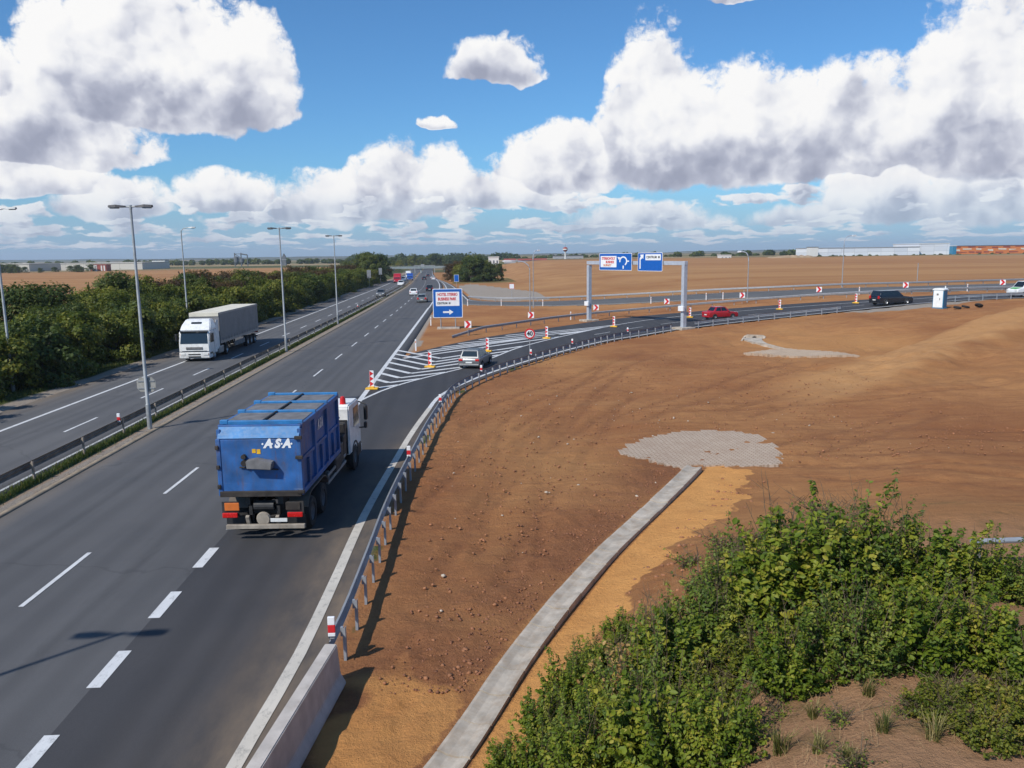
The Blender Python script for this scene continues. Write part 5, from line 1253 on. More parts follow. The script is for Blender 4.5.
        m = MB(); m.box((s * .85, 9.70, .82), (.4, .08, .22), bev=.04); m.build('headlight', M['lamp_lens'], cb)
    m = MB(); m.prism([(9.1, .38), (9.72, .38), (9.76, .70), (9.1, .74)], 'x', -1.2, 1.2); m.build('front_bumper', M['cab_white'], r)
    m = MB(); m.lathe([(0, .27), (.07, .25), (.11, .16), (.115, 0), (.13, -.04), (0, -.04)], (.90, 7.85, 2.78), 'z', 16); m.build('beacon', M['red_lens'], cb, smooth=True)
    return r
blue_truck()
# ------------------------------------------------------------------ vegetation
def leaf_mat(name, cols, transl=.35, rnd=.5):
    m, nt, bs = new_mat(name)
    a = N(nt, 'ShaderNodeAttribute', attribute_name='tint').outputs['Fac']; oi = N(nt, 'ShaderNodeObjectInfo').outputs['Random']
    cr = N(nt, 'ShaderNodeValToRGB'); e = cr.color_ramp.elements
    e[0].position = 0; e[0].color = (*cols[0], 1); e[1].position = 1; e[1].color = (*cols[-1], 1)
    for i, c in enumerate(cols[1:-1]):
        x = e.new((i + 1) / (len(cols) - 1)); x.color = (*c, 1)
    f = mth(nt, 'ADD', a, mth(nt, 'MULTIPLY', mth(nt, 'SUBTRACT', oi, .5), rnd)); nt.links.new(f, cr.inputs['Fac'])
    nt.links.new(cr.outputs[0], bs.inputs['Base Color']); bs.inputs['Roughness'].default_value = .55; bs.inputs['Specular IOR Level'].default_value = .3
    tr = N(nt, 'ShaderNodeBsdfTranslucent'); mx = N(nt, 'ShaderNodeMixShader'); mx.inputs[0].default_value = transl
    yl = mix(nt, .5, cr.outputs[0], (.16, .20, .02)); nt.links.new(yl, tr.inputs['Color'])
    nt.links.new(bs.outputs[0], mx.inputs[1]); nt.links.new(tr.outputs[0], mx.inputs[2])
    nt.links.new(mx.outputs[0], nt.nodes['Material Output'].inputs['Surface']); return m
M['leaf_olive'] = leaf_mat('olive_foliage', [(.036, .060, .009), (.100, .130, .017), (.18, .195, .027), (.28, .24, .033)], rnd=.35)
M['leaf_dark'] = leaf_mat('dark_green_foliage', [(.022, .044, .011), (.054, .088, .018), (.102, .132, .027), (.165, .17, .034)], rnd=.35)
M['leaf_rust'] = leaf_mat('reddish_foliage', [(.035, .022, .012), (.085, .045, .022), (.14, .072, .03), (.12, .10, .035)], rnd=.35)
M['leaf_bush'] = leaf_mat('fresh_bush_leaves', [(.045, .082, .007), (.112, .165, .013), (.20, .245, .022), (.36, .32, .04)], .35, rnd=.12)
M['leaf_bush_dark'] = leaf_mat('bush_leaves_bluish', [(.042, .076, .013), (.092, .142, .018), (.155, .205, .027), (.27, .26, .04)], .3, rnd=.12)
M['leaf_bush_yellow'] = leaf_mat('yellowing_bush_leaves', [(.05, .075, .008), (.12, .145, .014), (.21, .215, .024), (.36, .27, .05)], .35, rnd=.2)
M['leaf_dry'] = leaf_mat('dry_bush_leaves', [(.20, .10, .03), (.34, .19, .06), (.45, .29, .10), (.18, .16, .04)], .25, rnd=.1)

def leaf_quads(P, Nrm, size, rg, tint, asp=.7):
    """one quad per point; Nrm approximate facing"""
    n = len(P); Nrm = Nrm / (np.linalg.norm(Nrm, axis=1)[:, None] + 1e-9)
    rnd = rg.normal(size=(n, 3)); u = np.cross(Nrm, rnd); u /= np.linalg.norm(u, axis=1)[:, None] + 1e-9; v = np.cross(Nrm, u)
    s = size * rg.uniform(.6, 1.4, n)[:, None]
    fold = Nrm * s * rg.uniform(.05, .25, n)[:, None]
    V = np.stack([P - u * s, P - v * s * asp + fold, P + u * s, P + v * s * asp + fold], 1).reshape(-1, 3)
    F = np.arange(n * 4).reshape(n, 4)
    return V, F, np.repeat(tint, 4)

def crown_mesh(seed, H, Rw, low=.12, nclump=56, per=165, leaf=.115, mat=None):
    """foliage of one tree: uneven clumps with gaps, light outside and sparse inside"""
    rg = np.random.default_rng(seed); Ps, Ns, Ts = [], [], []
    lobes = [(rg.uniform(-.35, .35) * Rw, rg.uniform(-.35, .35) * Rw, H * rg.uniform(.55, .82), Rw * rg.uniform(.5, .8)) for _ in range(5)]
    k = 0
    while k < nclump:
        lx, ly, lz, lr = lobes[rg.integers(len(lobes))]
        d = rg.normal(size=3); d /= np.linalg.norm(d); rr = lr * rg.uniform(.55, 1.1)
        c = np.array([lx, ly, lz]) + d * rr * np.array([1, 1, .85]); 
        if k % 3 == 0: c[2] = H * rg.uniform(low, .55); c[:2] = np.array([math.cos(k), math.sin(k)]) * Rw * rg.uniform(.5, .95)
        if c[2] > H or c[2] < H * low: continue
        cs = Rw * rg.uniform(.20, .36); n = int(per * rg.uniform(.6, 1.3))
        q = rg.normal(size=(n, 3)); q /= np.linalg.norm(q, axis=1)[:, None]; q *= (rg.uniform(.25, 1, n) ** .5)[:, None] * cs; q[:, 2] *= .75
        P = c + q; P[:, 2] = np.maximum(P[:, 2], .12)
        Ps.append(P); out = (P - np.array([0, 0, H * .45])); Ns.append(q / cs + .6 * out / (np.linalg.norm(out, axis=1)[:, None] + .1) + np.array([0, 0, .5]) + rg.normal(size=(n, 3)) * .45)
        Ts.append(np.clip(rg.uniform(.2, .8) + rg.normal(size=n) * .16, 0, 1)); k += 1
    # a few bare shoots sticking out of the outline
    for _ in range(16):
        a = rg.uniform(0, 6.28); b = np.array([math.cos(a) * Rw * rg.uniform(.2, .8), math.sin(a) * Rw * rg.uniform(.2, .8), H * rg.uniform(.7, .9)]); n = 26
        t = np.linspace(0, 1, n)[:, None]; P = b + t * np.array([math.cos(a) * .3, math.sin(a) * .3, 1]) * rg.uniform(.5, 1.1) + rg.normal(size=(n, 3)) * .07
        Ps.append(P); Ns.append(rg.normal(size=(n, 3)) + np.array([0, 0, .6])); Ts.append(np.clip(.55 + rg.normal(size=n) * .2, 0, 1))
    return leaf_quads(np.vstack(Ps), np.vstack(Ns), leaf, rg, np.concatenate(Ts))
def trunk_mesh(seed, H, Rw):
    rg = random.Random(seed); m = MB(); top = H * .62
    m.tube([(0, 0, -.4), (.03, 0, H * .15), (.08, .05, H * .35), (.02, .1, top)], [.02 * H + .04, .018 * H + .03, .012 * H + .02, .02], 8)
    for k in range(9):
        a = k * 2.4 + rg.random(); z = H * rg.uniform(.12, .5); e = Rw * rg.uniform(.5, .8)
        m.tube([(.04, .03, z), (math.cos(a) * e * .5, math.sin(a) * e * .5, z + H * .14), (math.cos(a) * e, math.sin(a) * e, z + H * .30)], [.05, .035, .012], 6)
    return m
PROTO = {}
def make_tree(kind, seed, H, Rw, mat, low=.1, **k):
    r = empty(kind, (0, 0, 0)); V, F, T = crown_mesh(seed, H, Rw, low, **k)
    np_mesh('crown', V, F, M[mat], r, {'tint': T}); trunk_mesh(seed, H, Rw).build('trunk', M['bark'], r, smooth=True); return r
PROTO['olive'] = [make_tree('roadside_tree', 1, 6, 3.0, 'leaf_olive'), make_tree('roadside_tree', 2, 6, 3.3, 'leaf_olive')]
PROTO['dark'] = [make_tree('roadside_tree', 3, 6, 2.9, 'leaf_dark'), make_tree('roadside_tree', 4, 6, 3.2, 'leaf_dark')]
PROTO['rust'] = [make_tree('roadside_tree', 5, 6, 3.0, 'leaf_rust')]
PROTO['bushy'] = [make_tree('roadside_bush', 6, 4, 2.6, 'leaf_olive', .02), make_tree('roadside_bush', 7, 4, 2.6, 'leaf_dark', .02)]
USED = set()
def plant(p, x, y, h, label, cat, group, base_h=6., z=None, wide=1.0):
    o = p if p.name not in USED else copy_tree(p); USED.add(p.name)
    s = h / base_h; o.location = (x, y, tz(x, y) - .05 if z is None else z); o.rotation_euler = (0, 0, random.uniform(0, 6.28)); o.scale = (s * random.uniform(.92, 1.12) * wide, s * random.uniform(.92, 1.12) * wide, s)
    tag(o, label, cat, group); return o
def zone(y):
    if y < 46: return 'at the near left beside the first lamp post'
    if y < 66: return 'left of the white lorry'
    if y < 105: return 'behind the white lorry'
    if y < 170: return 'between the white lorry and the grey sign backs'
    return 'far along the oncoming lanes'
cn = {'olive': 'olive green tree', 'dark': 'dark green tree', 'rust': 'reddish brown tree'}
rr = random.Random(5)
y = 22.0
while y < 335:
    s = shift(y); step = 3.4 + y * .012
    # front row of bushes along the verge
    k = rr.choice([0, 0, 1]); h = rr.uniform(2.9, 4.1) + min(1.0, y * .006) - (.5 if y < 50 else 0)
    if not (61 < y < 68):
        plant(PROTO['bushy'][k], -30.4 - s + rr.uniform(-.6, .6), y + rr.uniform(-.8, .8), h, ('olive' if k == 0 else 'dark green') + ' roadside bush ' + zone(y), 'bush', 'bushes in front of the roadside trees', 4.)
    # second and third rows
    for row, (x0, h0, h1) in enumerate(((-34.0, 4.2, 5.4), (-38.8, 5.0, 6.4))):
        yy = y + rr.uniform(-1.2, 1.2)
        hh = rr.uniform(h0, h1) + np.interp(yy, [20, 48, 58, 72, 90, 130, 200, 330], [-2.0, -1.8, -1.1, .2, .5, .5, .2, .3]) - (.8 if yy < 58 and row == 1 else 0)
        kd = rr.choices(['olive', 'dark', 'rust'], [5, 4, 1] if yy < 100 else [3, 3, 5])[0]
        if row == 1 and rr.random() < .15: continue
        p = rr.choice(PROTO[kd]); plant(p, x0 - s + rr.uniform(-1, 1), yy, hh, cn[kd] + ' ' + zone(yy), 'tree', 'trees along the oncoming lanes')
    y += step
for k, (x, y, h) in enumerate([(-31.5, 292, 9.8), (-34, 302, 10.6), (-36.5, 314, 11.2), (-32.5, 322, 10.4)]):
    plant(PROTO['dark'][k % 2], x - 3, y, h, 'tall dark tree standing above the row near the red lorry', 'tree', 'tall trees near the red lorry')
# clump right of the motorway
for k in range(17):
    x = -5.6 + k * .98 + rr.uniform(-.8, .8); y = 296 + rr.uniform(-9, 22); h = rr.uniform(6.8, 9.2) if 3 < k < 12 else rr.uniform(4.6, 7.0)
    kd = rr.choice(['olive', 'dark', 'dark', 'rust']); plant(rr.choice(PROTO[kd]), x, y, h, cn[kd] + ' in the clump right of the motorway, above the big blue sign', 'tree', 'clump of trees right of the motorway')
# trees beyond the overpass
for k in range(36):
    x = -100 + k * 3.3 + rr.uniform(-2, 2); y = rr.uniform(760, 900); h = rr.uniform(8, 13)
    kd = rr.choice(['olive', 'dark', 'dark']); plant(rr.choice(PROTO[kd]), x, y, h, 'distant ' + cn[kd] + ' rising beyond the overpass', 'tree', 'trees beyond the overpass', z=-3.5)
for k in range(14):
    x = -62 + rr.uniform(-14, 10); y = 400 + k * 22; h = rr.uniform(6, 9)
    plant(rr.choice(PROTO['dark'] + PROTO['olive']), x - shift(y) + 24, y, h, 'tree beside the lanes just before the overpass', 'tree', 'trees before the overpass', z=-3.0)
# far clumps in front of the pale sheds on the left
for k in range(20):
    x = rr.uniform(-352, -318) if k < 9 else rr.uniform(-318, -262); y = rr.uniform(560, 618); h = rr.uniform(4.5, 6.6) if k < 9 else rr.uniform(3, 5.5)
    plant(rr.choice(PROTO['dark']), x, y, h, 'distant dark tree in front of the long pale shed', 'tree', 'trees in front of the pale shed', z=-.2, wide=1.3)

# ------------------------------------------------------------------ leafy bushes on the bank
def shrub_mesh(seed, H, Rw, shoots, leaf, mat, name, dens=1.0, dry=0.0):
    rg = np.random.default_rng(seed); m = MB(); Ps, Ns, Ts = [], [], []
    for k in range(shoots):
        a = rg.uniform(0, 6.283); e = Rw * math.sqrt(rg.uniform(0, 1)); lean = rg.normal(size=2) * .10
        h = H * rg.uniform(.48, 1.0) * (1 - .30 * (e / Rw) ** 2) * (1.32 if k % 6 == 0 else 1.0); bx, by = math.cos(a) * e * .55, math.sin(a) * e * .55; txy = np.array([math.cos(a) * e, math.sin(a) * e]) + lean * h
        t = np.linspace(0, 1, 9); cx = bx + (txy[0] - bx) * t ** 1.2; cy = by + (txy[1] - by) * t ** 1.2; cz = h * t
        cv_ = np.column_stack([cx, cy, cz - .1]); cv_[1:-1, :2] += rg.normal(size=(7, 2)) * .025
        m.tube([tuple(p) for p in cv_], list(np.linspace(.012, .003, 9)), 4, caps=False)
        def leaves(C0, n, t0, spread, tt):
            s = np.sort(rg.uniform(t0, 1, n)); q = np.column_stack([np.interp(s, np.linspace(0, 1, len(C0)), C0[:, c]) for c in range(3)])
            an = np.arange(n) * 2.4 + rg.uniform(0, 6); d = np.column_stack([np.cos(an), np.sin(an), rg.uniform(-.3, .5, n)]); w = (spread * rg.uniform(.5, 1.3, n) * (1.15 - .6 * s))[:, None]
            Ps.append(q + d * w); Ns.append(d * .55 + np.array([0, 0, .8]) + rg.normal(size=(n, 3)) * .38); Ts.append(np.clip(tt + .18 * (s - .5) + rg.normal(size=n) * .14, 0, 1))
        tt = rg.uniform(.12, .80)
        leaves(cv_, int(72 * dens * h / 1.6), .06, .075, tt)
        for _ in range(int(4.5 * dens)):                                    # side twigs
            s = rg.uniform(.12, .82); b = np.array([np.interp(s, t, cv_[:, c]) for c in range(3)]); an = rg.uniform(0, 6.28); l = (.46 * (1 - s) + .12) * rg.uniform(.7, 1.2)
            tw = b + np.linspace(0, 1, 4)[:, None] * np.array([math.cos(an) * .8, math.sin(an) * .8, .55]) * l
            m.tube([tuple(p) for p in tw], [.005, .004, .003, .002], 3, caps=False); leaves(tw, int(15 * dens), .05, .055, tt)
    for _ in range(9):                                                    # bare dead shoots
        a = rg.uniform(0, 6.283); e = Rw * rg.uniform(.2, .8); h = H * rg.uniform(.7, 1.12); bx, by = math.cos(a) * e * .5, math.sin(a) * e * .5; kx, ky = rg.normal(size=2) * .25
        m.tube([(bx, by, 0), (bx + kx * .4, by + ky * .4, h * .5), (bx + kx, by + ky, h)], [.008, .006, .003], 4, caps=False)
        for q_ in (.55, .72, .86): m.tube([(bx + kx * q_, by + ky * q_, h * q_), (bx + kx * q_ + rg.normal() * .12, by + ky * q_ + rg.normal() * .12, h * q_ + .16)], [.004, .002], 3, caps=False)
    P, Nn, T = np.vstack(Ps), np.vstack(Ns), np.concatenate(Ts); n = len(P)
    Nn /= np.linalg.norm(Nn, axis=1)[:, None] + 1e-9; rnd = rg.normal(size=(n, 3)); u = np.cross(Nn, rnd); u /= np.linalg.norm(u, axis=1)[:, None]; v = np.cross(Nn, u)
    s = leaf * rg.uniform(.6, 1.35, n)[:, None]
    # leaf: six corners folded along the midrib
    V = np.stack([P - u * s, P - u * s * .35 + v * s * .62 + Nn * s * .16, P + u * s * .45 + v * s * .48 + Nn * s * .10, P + u * s * 1.1 - Nn * s * .12, P + u * s * .45 - v * s * .48 + Nn * s * .10, P - u * s * .35 - v * s * .62 + Nn * s * .16], 1).reshape(-1, 3)
    i = np.arange(n)[:, None] * 6; F = np.vstack([i + np.array([[0, 1, 2, 3]]), i + np.array([[0, 3, 4, 5]])])
    r = empty(name, (0, 0, 0)); np_mesh('foliage', V, F, M[mat], r, {'tint': np.repeat(T, 6)}); m.build('stems', M['twig'], r); return r
SH = [shrub_mesh(101, 1.75, .95, 62, .040, 'leaf_bush', 'leafy_bush'), shrub_mesh(102, 1.9, .9, 52, .050, 'leaf_bush', 'leafy_bush'), shrub_mesh(103, 1.8, 1.0, 74, .031, 'leaf_bush_dark', 'leafy_bush'), shrub_mesh(104, 1.05, .85, 50, .034, 'leaf_bush_yellow', 'leafy_bush')]
SHD = shrub_mesh(105, 1.2, .6, 26, .038, 'leaf_dry', 'dry_bush', .6)
#        x,    y,    scale, proto, label
BU = [(1.55, 10.7, .74, 0, 'leafy green bush leaning over the sand at the bottom centre, next to the channel'), (2.45, 9.9, .84, 1, 'green bush at the bottom edge, between the channel and the bare soil'),
      (2.6, 11.2, .90, 2, 'bluish green bush above the bottom edge, left of the bare soil'), (3.1, 9.5, .70, 0, 'small green bush at the bottom edge just left of the bare soil'),
      (.85, 11.25, .52, 1, 'outermost low bush touching the concrete channel at the bottom edge'), (1.45, 12.0, .55, 2, 'low bluish green bush on the sand beside the channel'),
      (3.3, 12.3, .90, 1, 'tall green bush beside the dry brown leaves'), (2.2, 12.6, .62, 0, 'low green bush at the edge of the sand strip'), (2.5, 14.0, .50, 1, 'small bush at the top of the left group, on the edge of the sand strip'),
      (3.5, 14.3, .62, 2, 'bluish green bush behind the dry brown leaves'), (3.5, 10.7, .72, 3, 'low green bush at the left edge of the bare soil'), (3.75, 11.5, .72, 3, 'low green bush at the upper left edge of the bare soil'),
      (4.25, 13.1, .95, 2, 'bluish green bush in the middle, left of the tallest shoots'), (5.4, 12.9, 1.2, 1, 'tallest green bush with long shoots, left of the pipe rail'),
      (5.0, 14.0, .90, 2, 'dark green bush behind the tallest one'), (6.2, 12.6, 1.08, 0, 'bright green bush right of the tallest shoots, behind the bare soil'),
      (6.9, 13.0, 1.0, 2, 'bluish green bush left of the end of the pipe rail'), (7.5, 12.3, .82, 1, 'green bush in front of the left end of the pipe rail'),
      (8.4, 12.2, .66, 0, 'green bush in front of the right part of the pipe rail'), (9.2, 11.9, .60, 2, 'rightmost dark green bush of the back row'),
      (5.2, 10.95, .80, 3, 'low green bush at the back edge of the bare soil, left one'), (6.3, 10.75, .78, 3, 'low green bush at the back edge of the bare soil, right one'), (4.4, 11.4, .80, 3, 'low green bush at the back left corner of the bare soil'), (7.3, 10.7, .74, 3, 'low green bush at the back right corner of the bare soil'),
      (4.55, 10.5, .74, 0, 'front bush of the back group at its left end, beside the bare soil'), (5.35, 10.35, .80, 2, 'front bush of the back group straight above the bare soil'), (6.15, 10.2, .74, 1, 'front bush of the back group right of the middle'), (6.95, 10.05, .76, 0, 'front bush of the back group near the right edge'),
      (6.55, 8.75, .66, 3, 'low green bush in the bottom right corner'), (7.3, 9.3, .66, 1, 'taller bush at the right edge above the bottom right corner'), (6.0, 8.3, .55, 3, 'low bush at the bottom edge right of the bare soil'), (5.75, 8.95, .50, 3, 'small bush nearest the bare soil on its right side'),
      (.45, 11.75, .50, 0, 'thin green bush overhanging the concrete channel near the bottom edge'), (1.15, 12.75, .58, 1, 'upright green bush on the sand, second along the channel'), (1.75, 13.7, .62, 0, 'upright green bush on the sand, third along the channel'),
      (2.2, 14.9, .48, 2, 'uppermost small bush standing alone on the sand strip'), (3.0, 15.3, .55, 0, 'small green bush on the brown slope above the sand strip')]
for k, (x, y, s, p, t) in enumerate(BU):
    o = SH[p] if ('sh', p) not in USED else copy_tree(SH[p]); USED.add(('sh', p))
    o.location = (x, y, tz(x, y) - .03); o.rotation_euler = (0, 0, k * 1.7); o.scale = (s * 1.02, s * 1.02, s); tag(o, t, 'bush', 'leafy bushes on the bank')
for k, (x, y, s, t) in enumerate([(2.55, 12.9, 1.15, 'brown dried-up bush beside the sand strip'), (3.0, 13.4, 1.2, 'brown dried-up bush under the bluish green one')]):
    o = SHD if k == 0 else copy_tree(SHD); o.location = (x, y, tz(x, y) - .03); o.rotation_euler.z = k; o.scale = (s, s, s); tag(o, t, 'bush', 'dry bushes on the bank')
# weeds on the bare soil
wd = shrub_mesh(201, .30, .22, 12, .022, 'leaf_bush_dark', 'weed', .5)
rw = random.Random(3)
for k in range(26):
    for _ in range(50):
        x, y = rw.uniform(3.2, 7.0), rw.uniform(8.0, 11.4)
        if poly_dist(np.array([x]), np.array([y]), TOE)[0] > 3.2: break
    o = wd if k == 0 else copy_tree(wd); o.location = (x, y, tz(x, y) - .01); o.rotation_euler.z = k; s = rw.uniform(.5, 1.1); o.scale = (s, s, s * .8)
    tag(o, 'small green weed on the bare soil patch at the bottom right', 'weed', 'weeds on the bare soil')
# weeds between sand and bushes
for k in range(16):
    x, y = rw.uniform(4.0, 8.5), rw.uniform(15.0, 21.0)
    o = copy_tree(wd); o.location = (x, y, tz(x, y)); o.rotation_euler.z = k; s = rw.uniform(.9, 1.9); o.scale = (s, s, s * .8); tag(o, 'weed tuft on the brown slope between the sand strip and the bushes', 'weed', 'weeds behind the bushes')
# tufts of long grass at the foot of the bushes
def tuft_mesh():
    rg = np.random.default_rng(77); n = 90; a = rg.uniform(0, 6.28, n); r0 = rg.uniform(0, .10, n); h = rg.uniform(.18, .5, n); lean = rg.uniform(.05, .32, n); b = rg.uniform(0, 6.28, n); w = .006
    x, y = np.cos(a) * r0, np.sin(a) * r0; dx, dy = -np.sin(b) * w, np.cos(b) * w; V = []
    for t, ws in ((0, 1), (.55, .8), (1, .1)):
        px = x + np.cos(b) * lean * t ** 2; py = y + np.sin(b) * lean * t ** 2; pz = h * t * (1 - .18 * t); V += [np.column_stack([px - dx * ws, py - dy * ws, pz]), np.column_stack([px + dx * ws, py + dy * ws, pz])]
    V = np.stack(V, 1).reshape(-1, 3); i = np.arange(n)[:, None] * 6; F = np.vstack([i + np.array([[0, 1, 3, 2]]), i + np.array([[2, 3, 5, 4]])])
    return np_mesh('grass_tuft', V, F, M['grass_dry'], attrs={'tint': np.repeat(np.clip(rg.normal(.5, .25, n), 0, 1), 6)})
M['grass_dry'] = leaf_mat('long_grass', [(.06, .08, .015), (.14, .15, .03), (.30, .24, .09), (.42, .33, .15)], .3, rnd=.5)
gt = tuft_mesh(); rt_ = random.Random(8)
for k in range(44):
    for _ in range(60):
        x, y = (rt_.uniform(3.3, 7.4), rt_.uniform(8.2, 11.2)) if k < 26 else (rt_.uniform(2.6, 8.5), rt_.uniform(14.2, 18.5))
        if poly_dist(np.array([x]), np.array([y]), TOE)[0] > (3.0 if k < 26 else 1.7): break
    o = gt if k == 0 else gt.copy()
    if k: COL.objects.link(o)
    s_ = rt_.uniform(.45, 1.0); o.location = (x, y, tz(x, y) - .01); o.rotation_euler.z = k * 1.3; o.scale = (s_, s_, s_)
    tag(o, 'tuft of long half-dry grass ' + ('on the bare soil among the bushes' if k < 26 else 'on the brown slope behind the left bushes'), 'grass tuft', 'grass tufts on the bare soil' if k < 26 else 'grass tufts on the slope')
# straw and dry stalks: uncountable
def straw():
    rg = np.random.default_rng(9); vs = []; fs = []
    for _ in range(2000):
        if rg.random() < .35: x, y = rg.uniform(3.0, 7.0), rg.uniform(8.0, 11.6)
        else: x, y = rg.uniform(3.2, 8.0), rg.uniform(12.5, 18.5)
        if poly_dist(np.array([x]), np.array([y]), TOE)[0] < 1.4: continue
        z = tz(x, y) + .012; a = rg.uniform(0, 3.14); l = rg.uniform(.05, .22); w = .004; dx, dy = math.cos(a) * l, math.sin(a) * l; n = len(vs); up = rg.uniform(0, .12)
        vs += [(x, y, z), (x - dy / l * w, y + dx / l * w, z), (x + dx, y + dy, z + up), (x + dx + dy / l * w, y + dy, z + up)]; fs.append((n, n + 1, n + 2, n + 3))
    me = bpy.data.meshes.new('straw'); me.from_pydata(vs, [], fs); me.materials.append(M['straw']); o = bpy.data.objects.new('straw', me); COL.objects.link(o); tag(o, 'dry straw scattered over the bank', None, None, 'stuff')
M['straw'] = paint('straw', (.38, .25, .12), .9, var=.3)
straw()
# clods and stones on the turned soil
def clods(name, n, fn, mat, s0, s1, label):
    rg = np.random.default_rng(17); ico = bmesh.new(); bmesh.ops.create_icosphere(ico, subdivisions=1, radius=1); iv = np.array([v.co for v in ico.verts]); ico.verts.index_update(); iff = np.array([[v.index for v in f.verts] for f in ico.faces]); ico.free()
    Vs, Fs = [], []; k = 0
    pts = fn(rg, n); zs = terrain(pts[:, 0], pts[:, 1])
    for (x, y), z in zip(pts, zs):
        s = rg.uniform(0, 1) ** 2.5 * (s1 - s0) + s0; v = iv * (1 + rg.normal(size=(len(iv), 1)) * .22) * np.array([s, s * rg.uniform(.7, 1.2), s * rg.uniform(.5, .85)]); a = rg.uniform(0, 6.28); c_, s_ = math.cos(a), math.sin(a)
        v = np.column_stack([v[:, 0] * c_ - v[:, 1] * s_, v[:, 0] * s_ + v[:, 1] * c_, v[:, 2]]); Vs.append(v + np.array([x, y, z + s * .3])); Fs.append(iff + k); k += len(iv)
    o = np_mesh(name, np.vstack(Vs), np.vstack(Fs), mat); tag(o, label, None, None, 'stuff')
M['clod'] = paint('soil_clods', (.33, .145, .068), .95, var=.35, scale=6)
M['clod_dark'] = paint('damp_soil_clods', (.26, .110, .055), .95, var=.35, scale=6)
def f_turn(rg, n):
    P = []
    TS = smooth_poly(TOE)
    while len(P) < n:
        i = rg.integers(8, len(TS) - 1); t = TS[i]; d = TS[i] - TS[i - 1]; d = d / np.hypot(*d); o = -.95 - abs(rg.normal()) * 1.1; q = (t[0] + d[1] * o + rg.normal() * .3, t[1] - d[0] * o + rg.normal() * .3)
        if q[0] > -2.0 and q[1] > 14.6 and poly_dist(np.array([q[0]]), np.array([q[1]]), TOE)[0] < -.9: P.append(q)
    return np.array(P)
clods('soil_clods', 2000, f_turn, M['clod_dark'], .008, .045, 'crumbled dark soil along the concrete channel')
def f_all(rg, n):
    P = np.column_stack([rg.uniform(-1.4, 26, n * 2), 15 + rg.uniform(0, 1, n * 2) ** 1.4 * 50]); m = (poly_dist(P[:, 0], P[:, 1], RAMP_R) > 1.8) & ((poly_dist(P[:, 0], P[:, 1], TOE) < -1) | (P[:, 1] > 31)); return P[m][:n]
clods('soil_clods', 6000, f_all, M['clod'], .007, .060, 'clods strewn over the brown earthworks')
M['stone_pale'] = paint('pale_stones', (.5, .42, .33), .9, var=.2)
def f_pale(rg, n):
    P = np.column_stack([rg.uniform(-1, 22, n * 2), rg.uniform(16, 50, n * 2)]); m = (poly_dist(P[:, 0], P[:, 1], RAMP_R) > 2) & ((poly_dist(P[:, 0], P[:, 1], TOE) < -1) | (P[:, 1] > 31)); return P[m][:n]
clods('pale_stones', 90, f_pale, M['stone_pale'], .02, .07, 'few pale stones lying on the brown earth')
def f_sand(rg, n):
    P = []
    TS = smooth_poly(TOE)
    while len(P) < n:
        i = rg.integers(14, len(TS) - 1); t = TS[i]; d = TS[i] - TS[i - 1]; d = d / np.hypot(*d); o = .9 + rg.uniform(0, 1.6); P.append((t[0] + d[1] * o, t[1] - d[0] * o))
    return np.array(P)
clods('soil_clods', 420, f_sand, M['clod'], .012, .075, 'brown clods fallen onto the upper edge of the sand strip')
# grass tufts along the median
def grass():
    rg = np.random.default_rng(4); n = 26000; y = 14 + rg.uniform(0, 1, n) ** 1.6 * 130; x = -16.95 + rg.normal(size=n) * .19; x = np.clip(x, -17.35, -16.4) - np.interp(y, _fy, _fx)
    z = level(x, y) + .06; h = rg.uniform(.05, .20, n) * (1 + .8 * (vnoise(x, y, 1.7, 91) - .4)); a = rg.uniform(0, 6.28, n); w = .014 + y * .00012; dx, dy = np.cos(a), np.sin(a); lx, ly = rg.normal(size=(2, n)) * .05
    V = np.stack([np.column_stack([x - dx * w, y - dy * w, z - .03]), np.column_stack([x + dx * w, y + dy * w, z - .03]), np.column_stack([x + lx, y + ly, z + h])], 1).reshape(-1, 3)
    o = np_mesh('median_grass', V, np.arange(3 * n).reshape(n, 3), M['grass'], attrs={'tint': np.repeat(np.clip(rg.normal(.5, .2, n), 0, 1), 3)}); tag(o, 'green grass growing between the median rails', None, None, 'stuff')
    n = 30000; y = 24 + rg.uniform(0, 1, n) ** 1.5 * 160; x = -28.1 - abs(rg.normal(size=n)) * 1.2 - np.interp(y, _fy, _fx); z = terrain(x, y) - .02; h = rg.uniform(.06, .3, n); a = rg.uniform(0, 6.28, n); w = .015 + y * .0002; dx, dy = np.cos(a), np.sin(a); lx, ly = rg.normal(size=(2, n)) * .07
    V = np.stack([np.column_stack([x - dx * w, y - dy * w, z - .03]), np.column_stack([x + dx * w, y + dy * w, z - .03]), np.column_stack([x + lx, y + ly, z + h])], 1).reshape(-1, 3)
    o = np_mesh('verge_grass', V, np.arange(3 * n).reshape(n, 3), M['grass'], attrs={'tint': np.repeat(np.clip(rg.normal(.45, .25, n), 0, 1), 3)}); tag(o, 'grass on the verge below the roadside bushes', None, None, 'stuff')
M['grass'] = leaf_mat('grass_blades', [(.03, .05, .010), (.06, .095, .018), (.11, .14, .03), (.26, .20, .08)], .3, rnd=0)
grass()
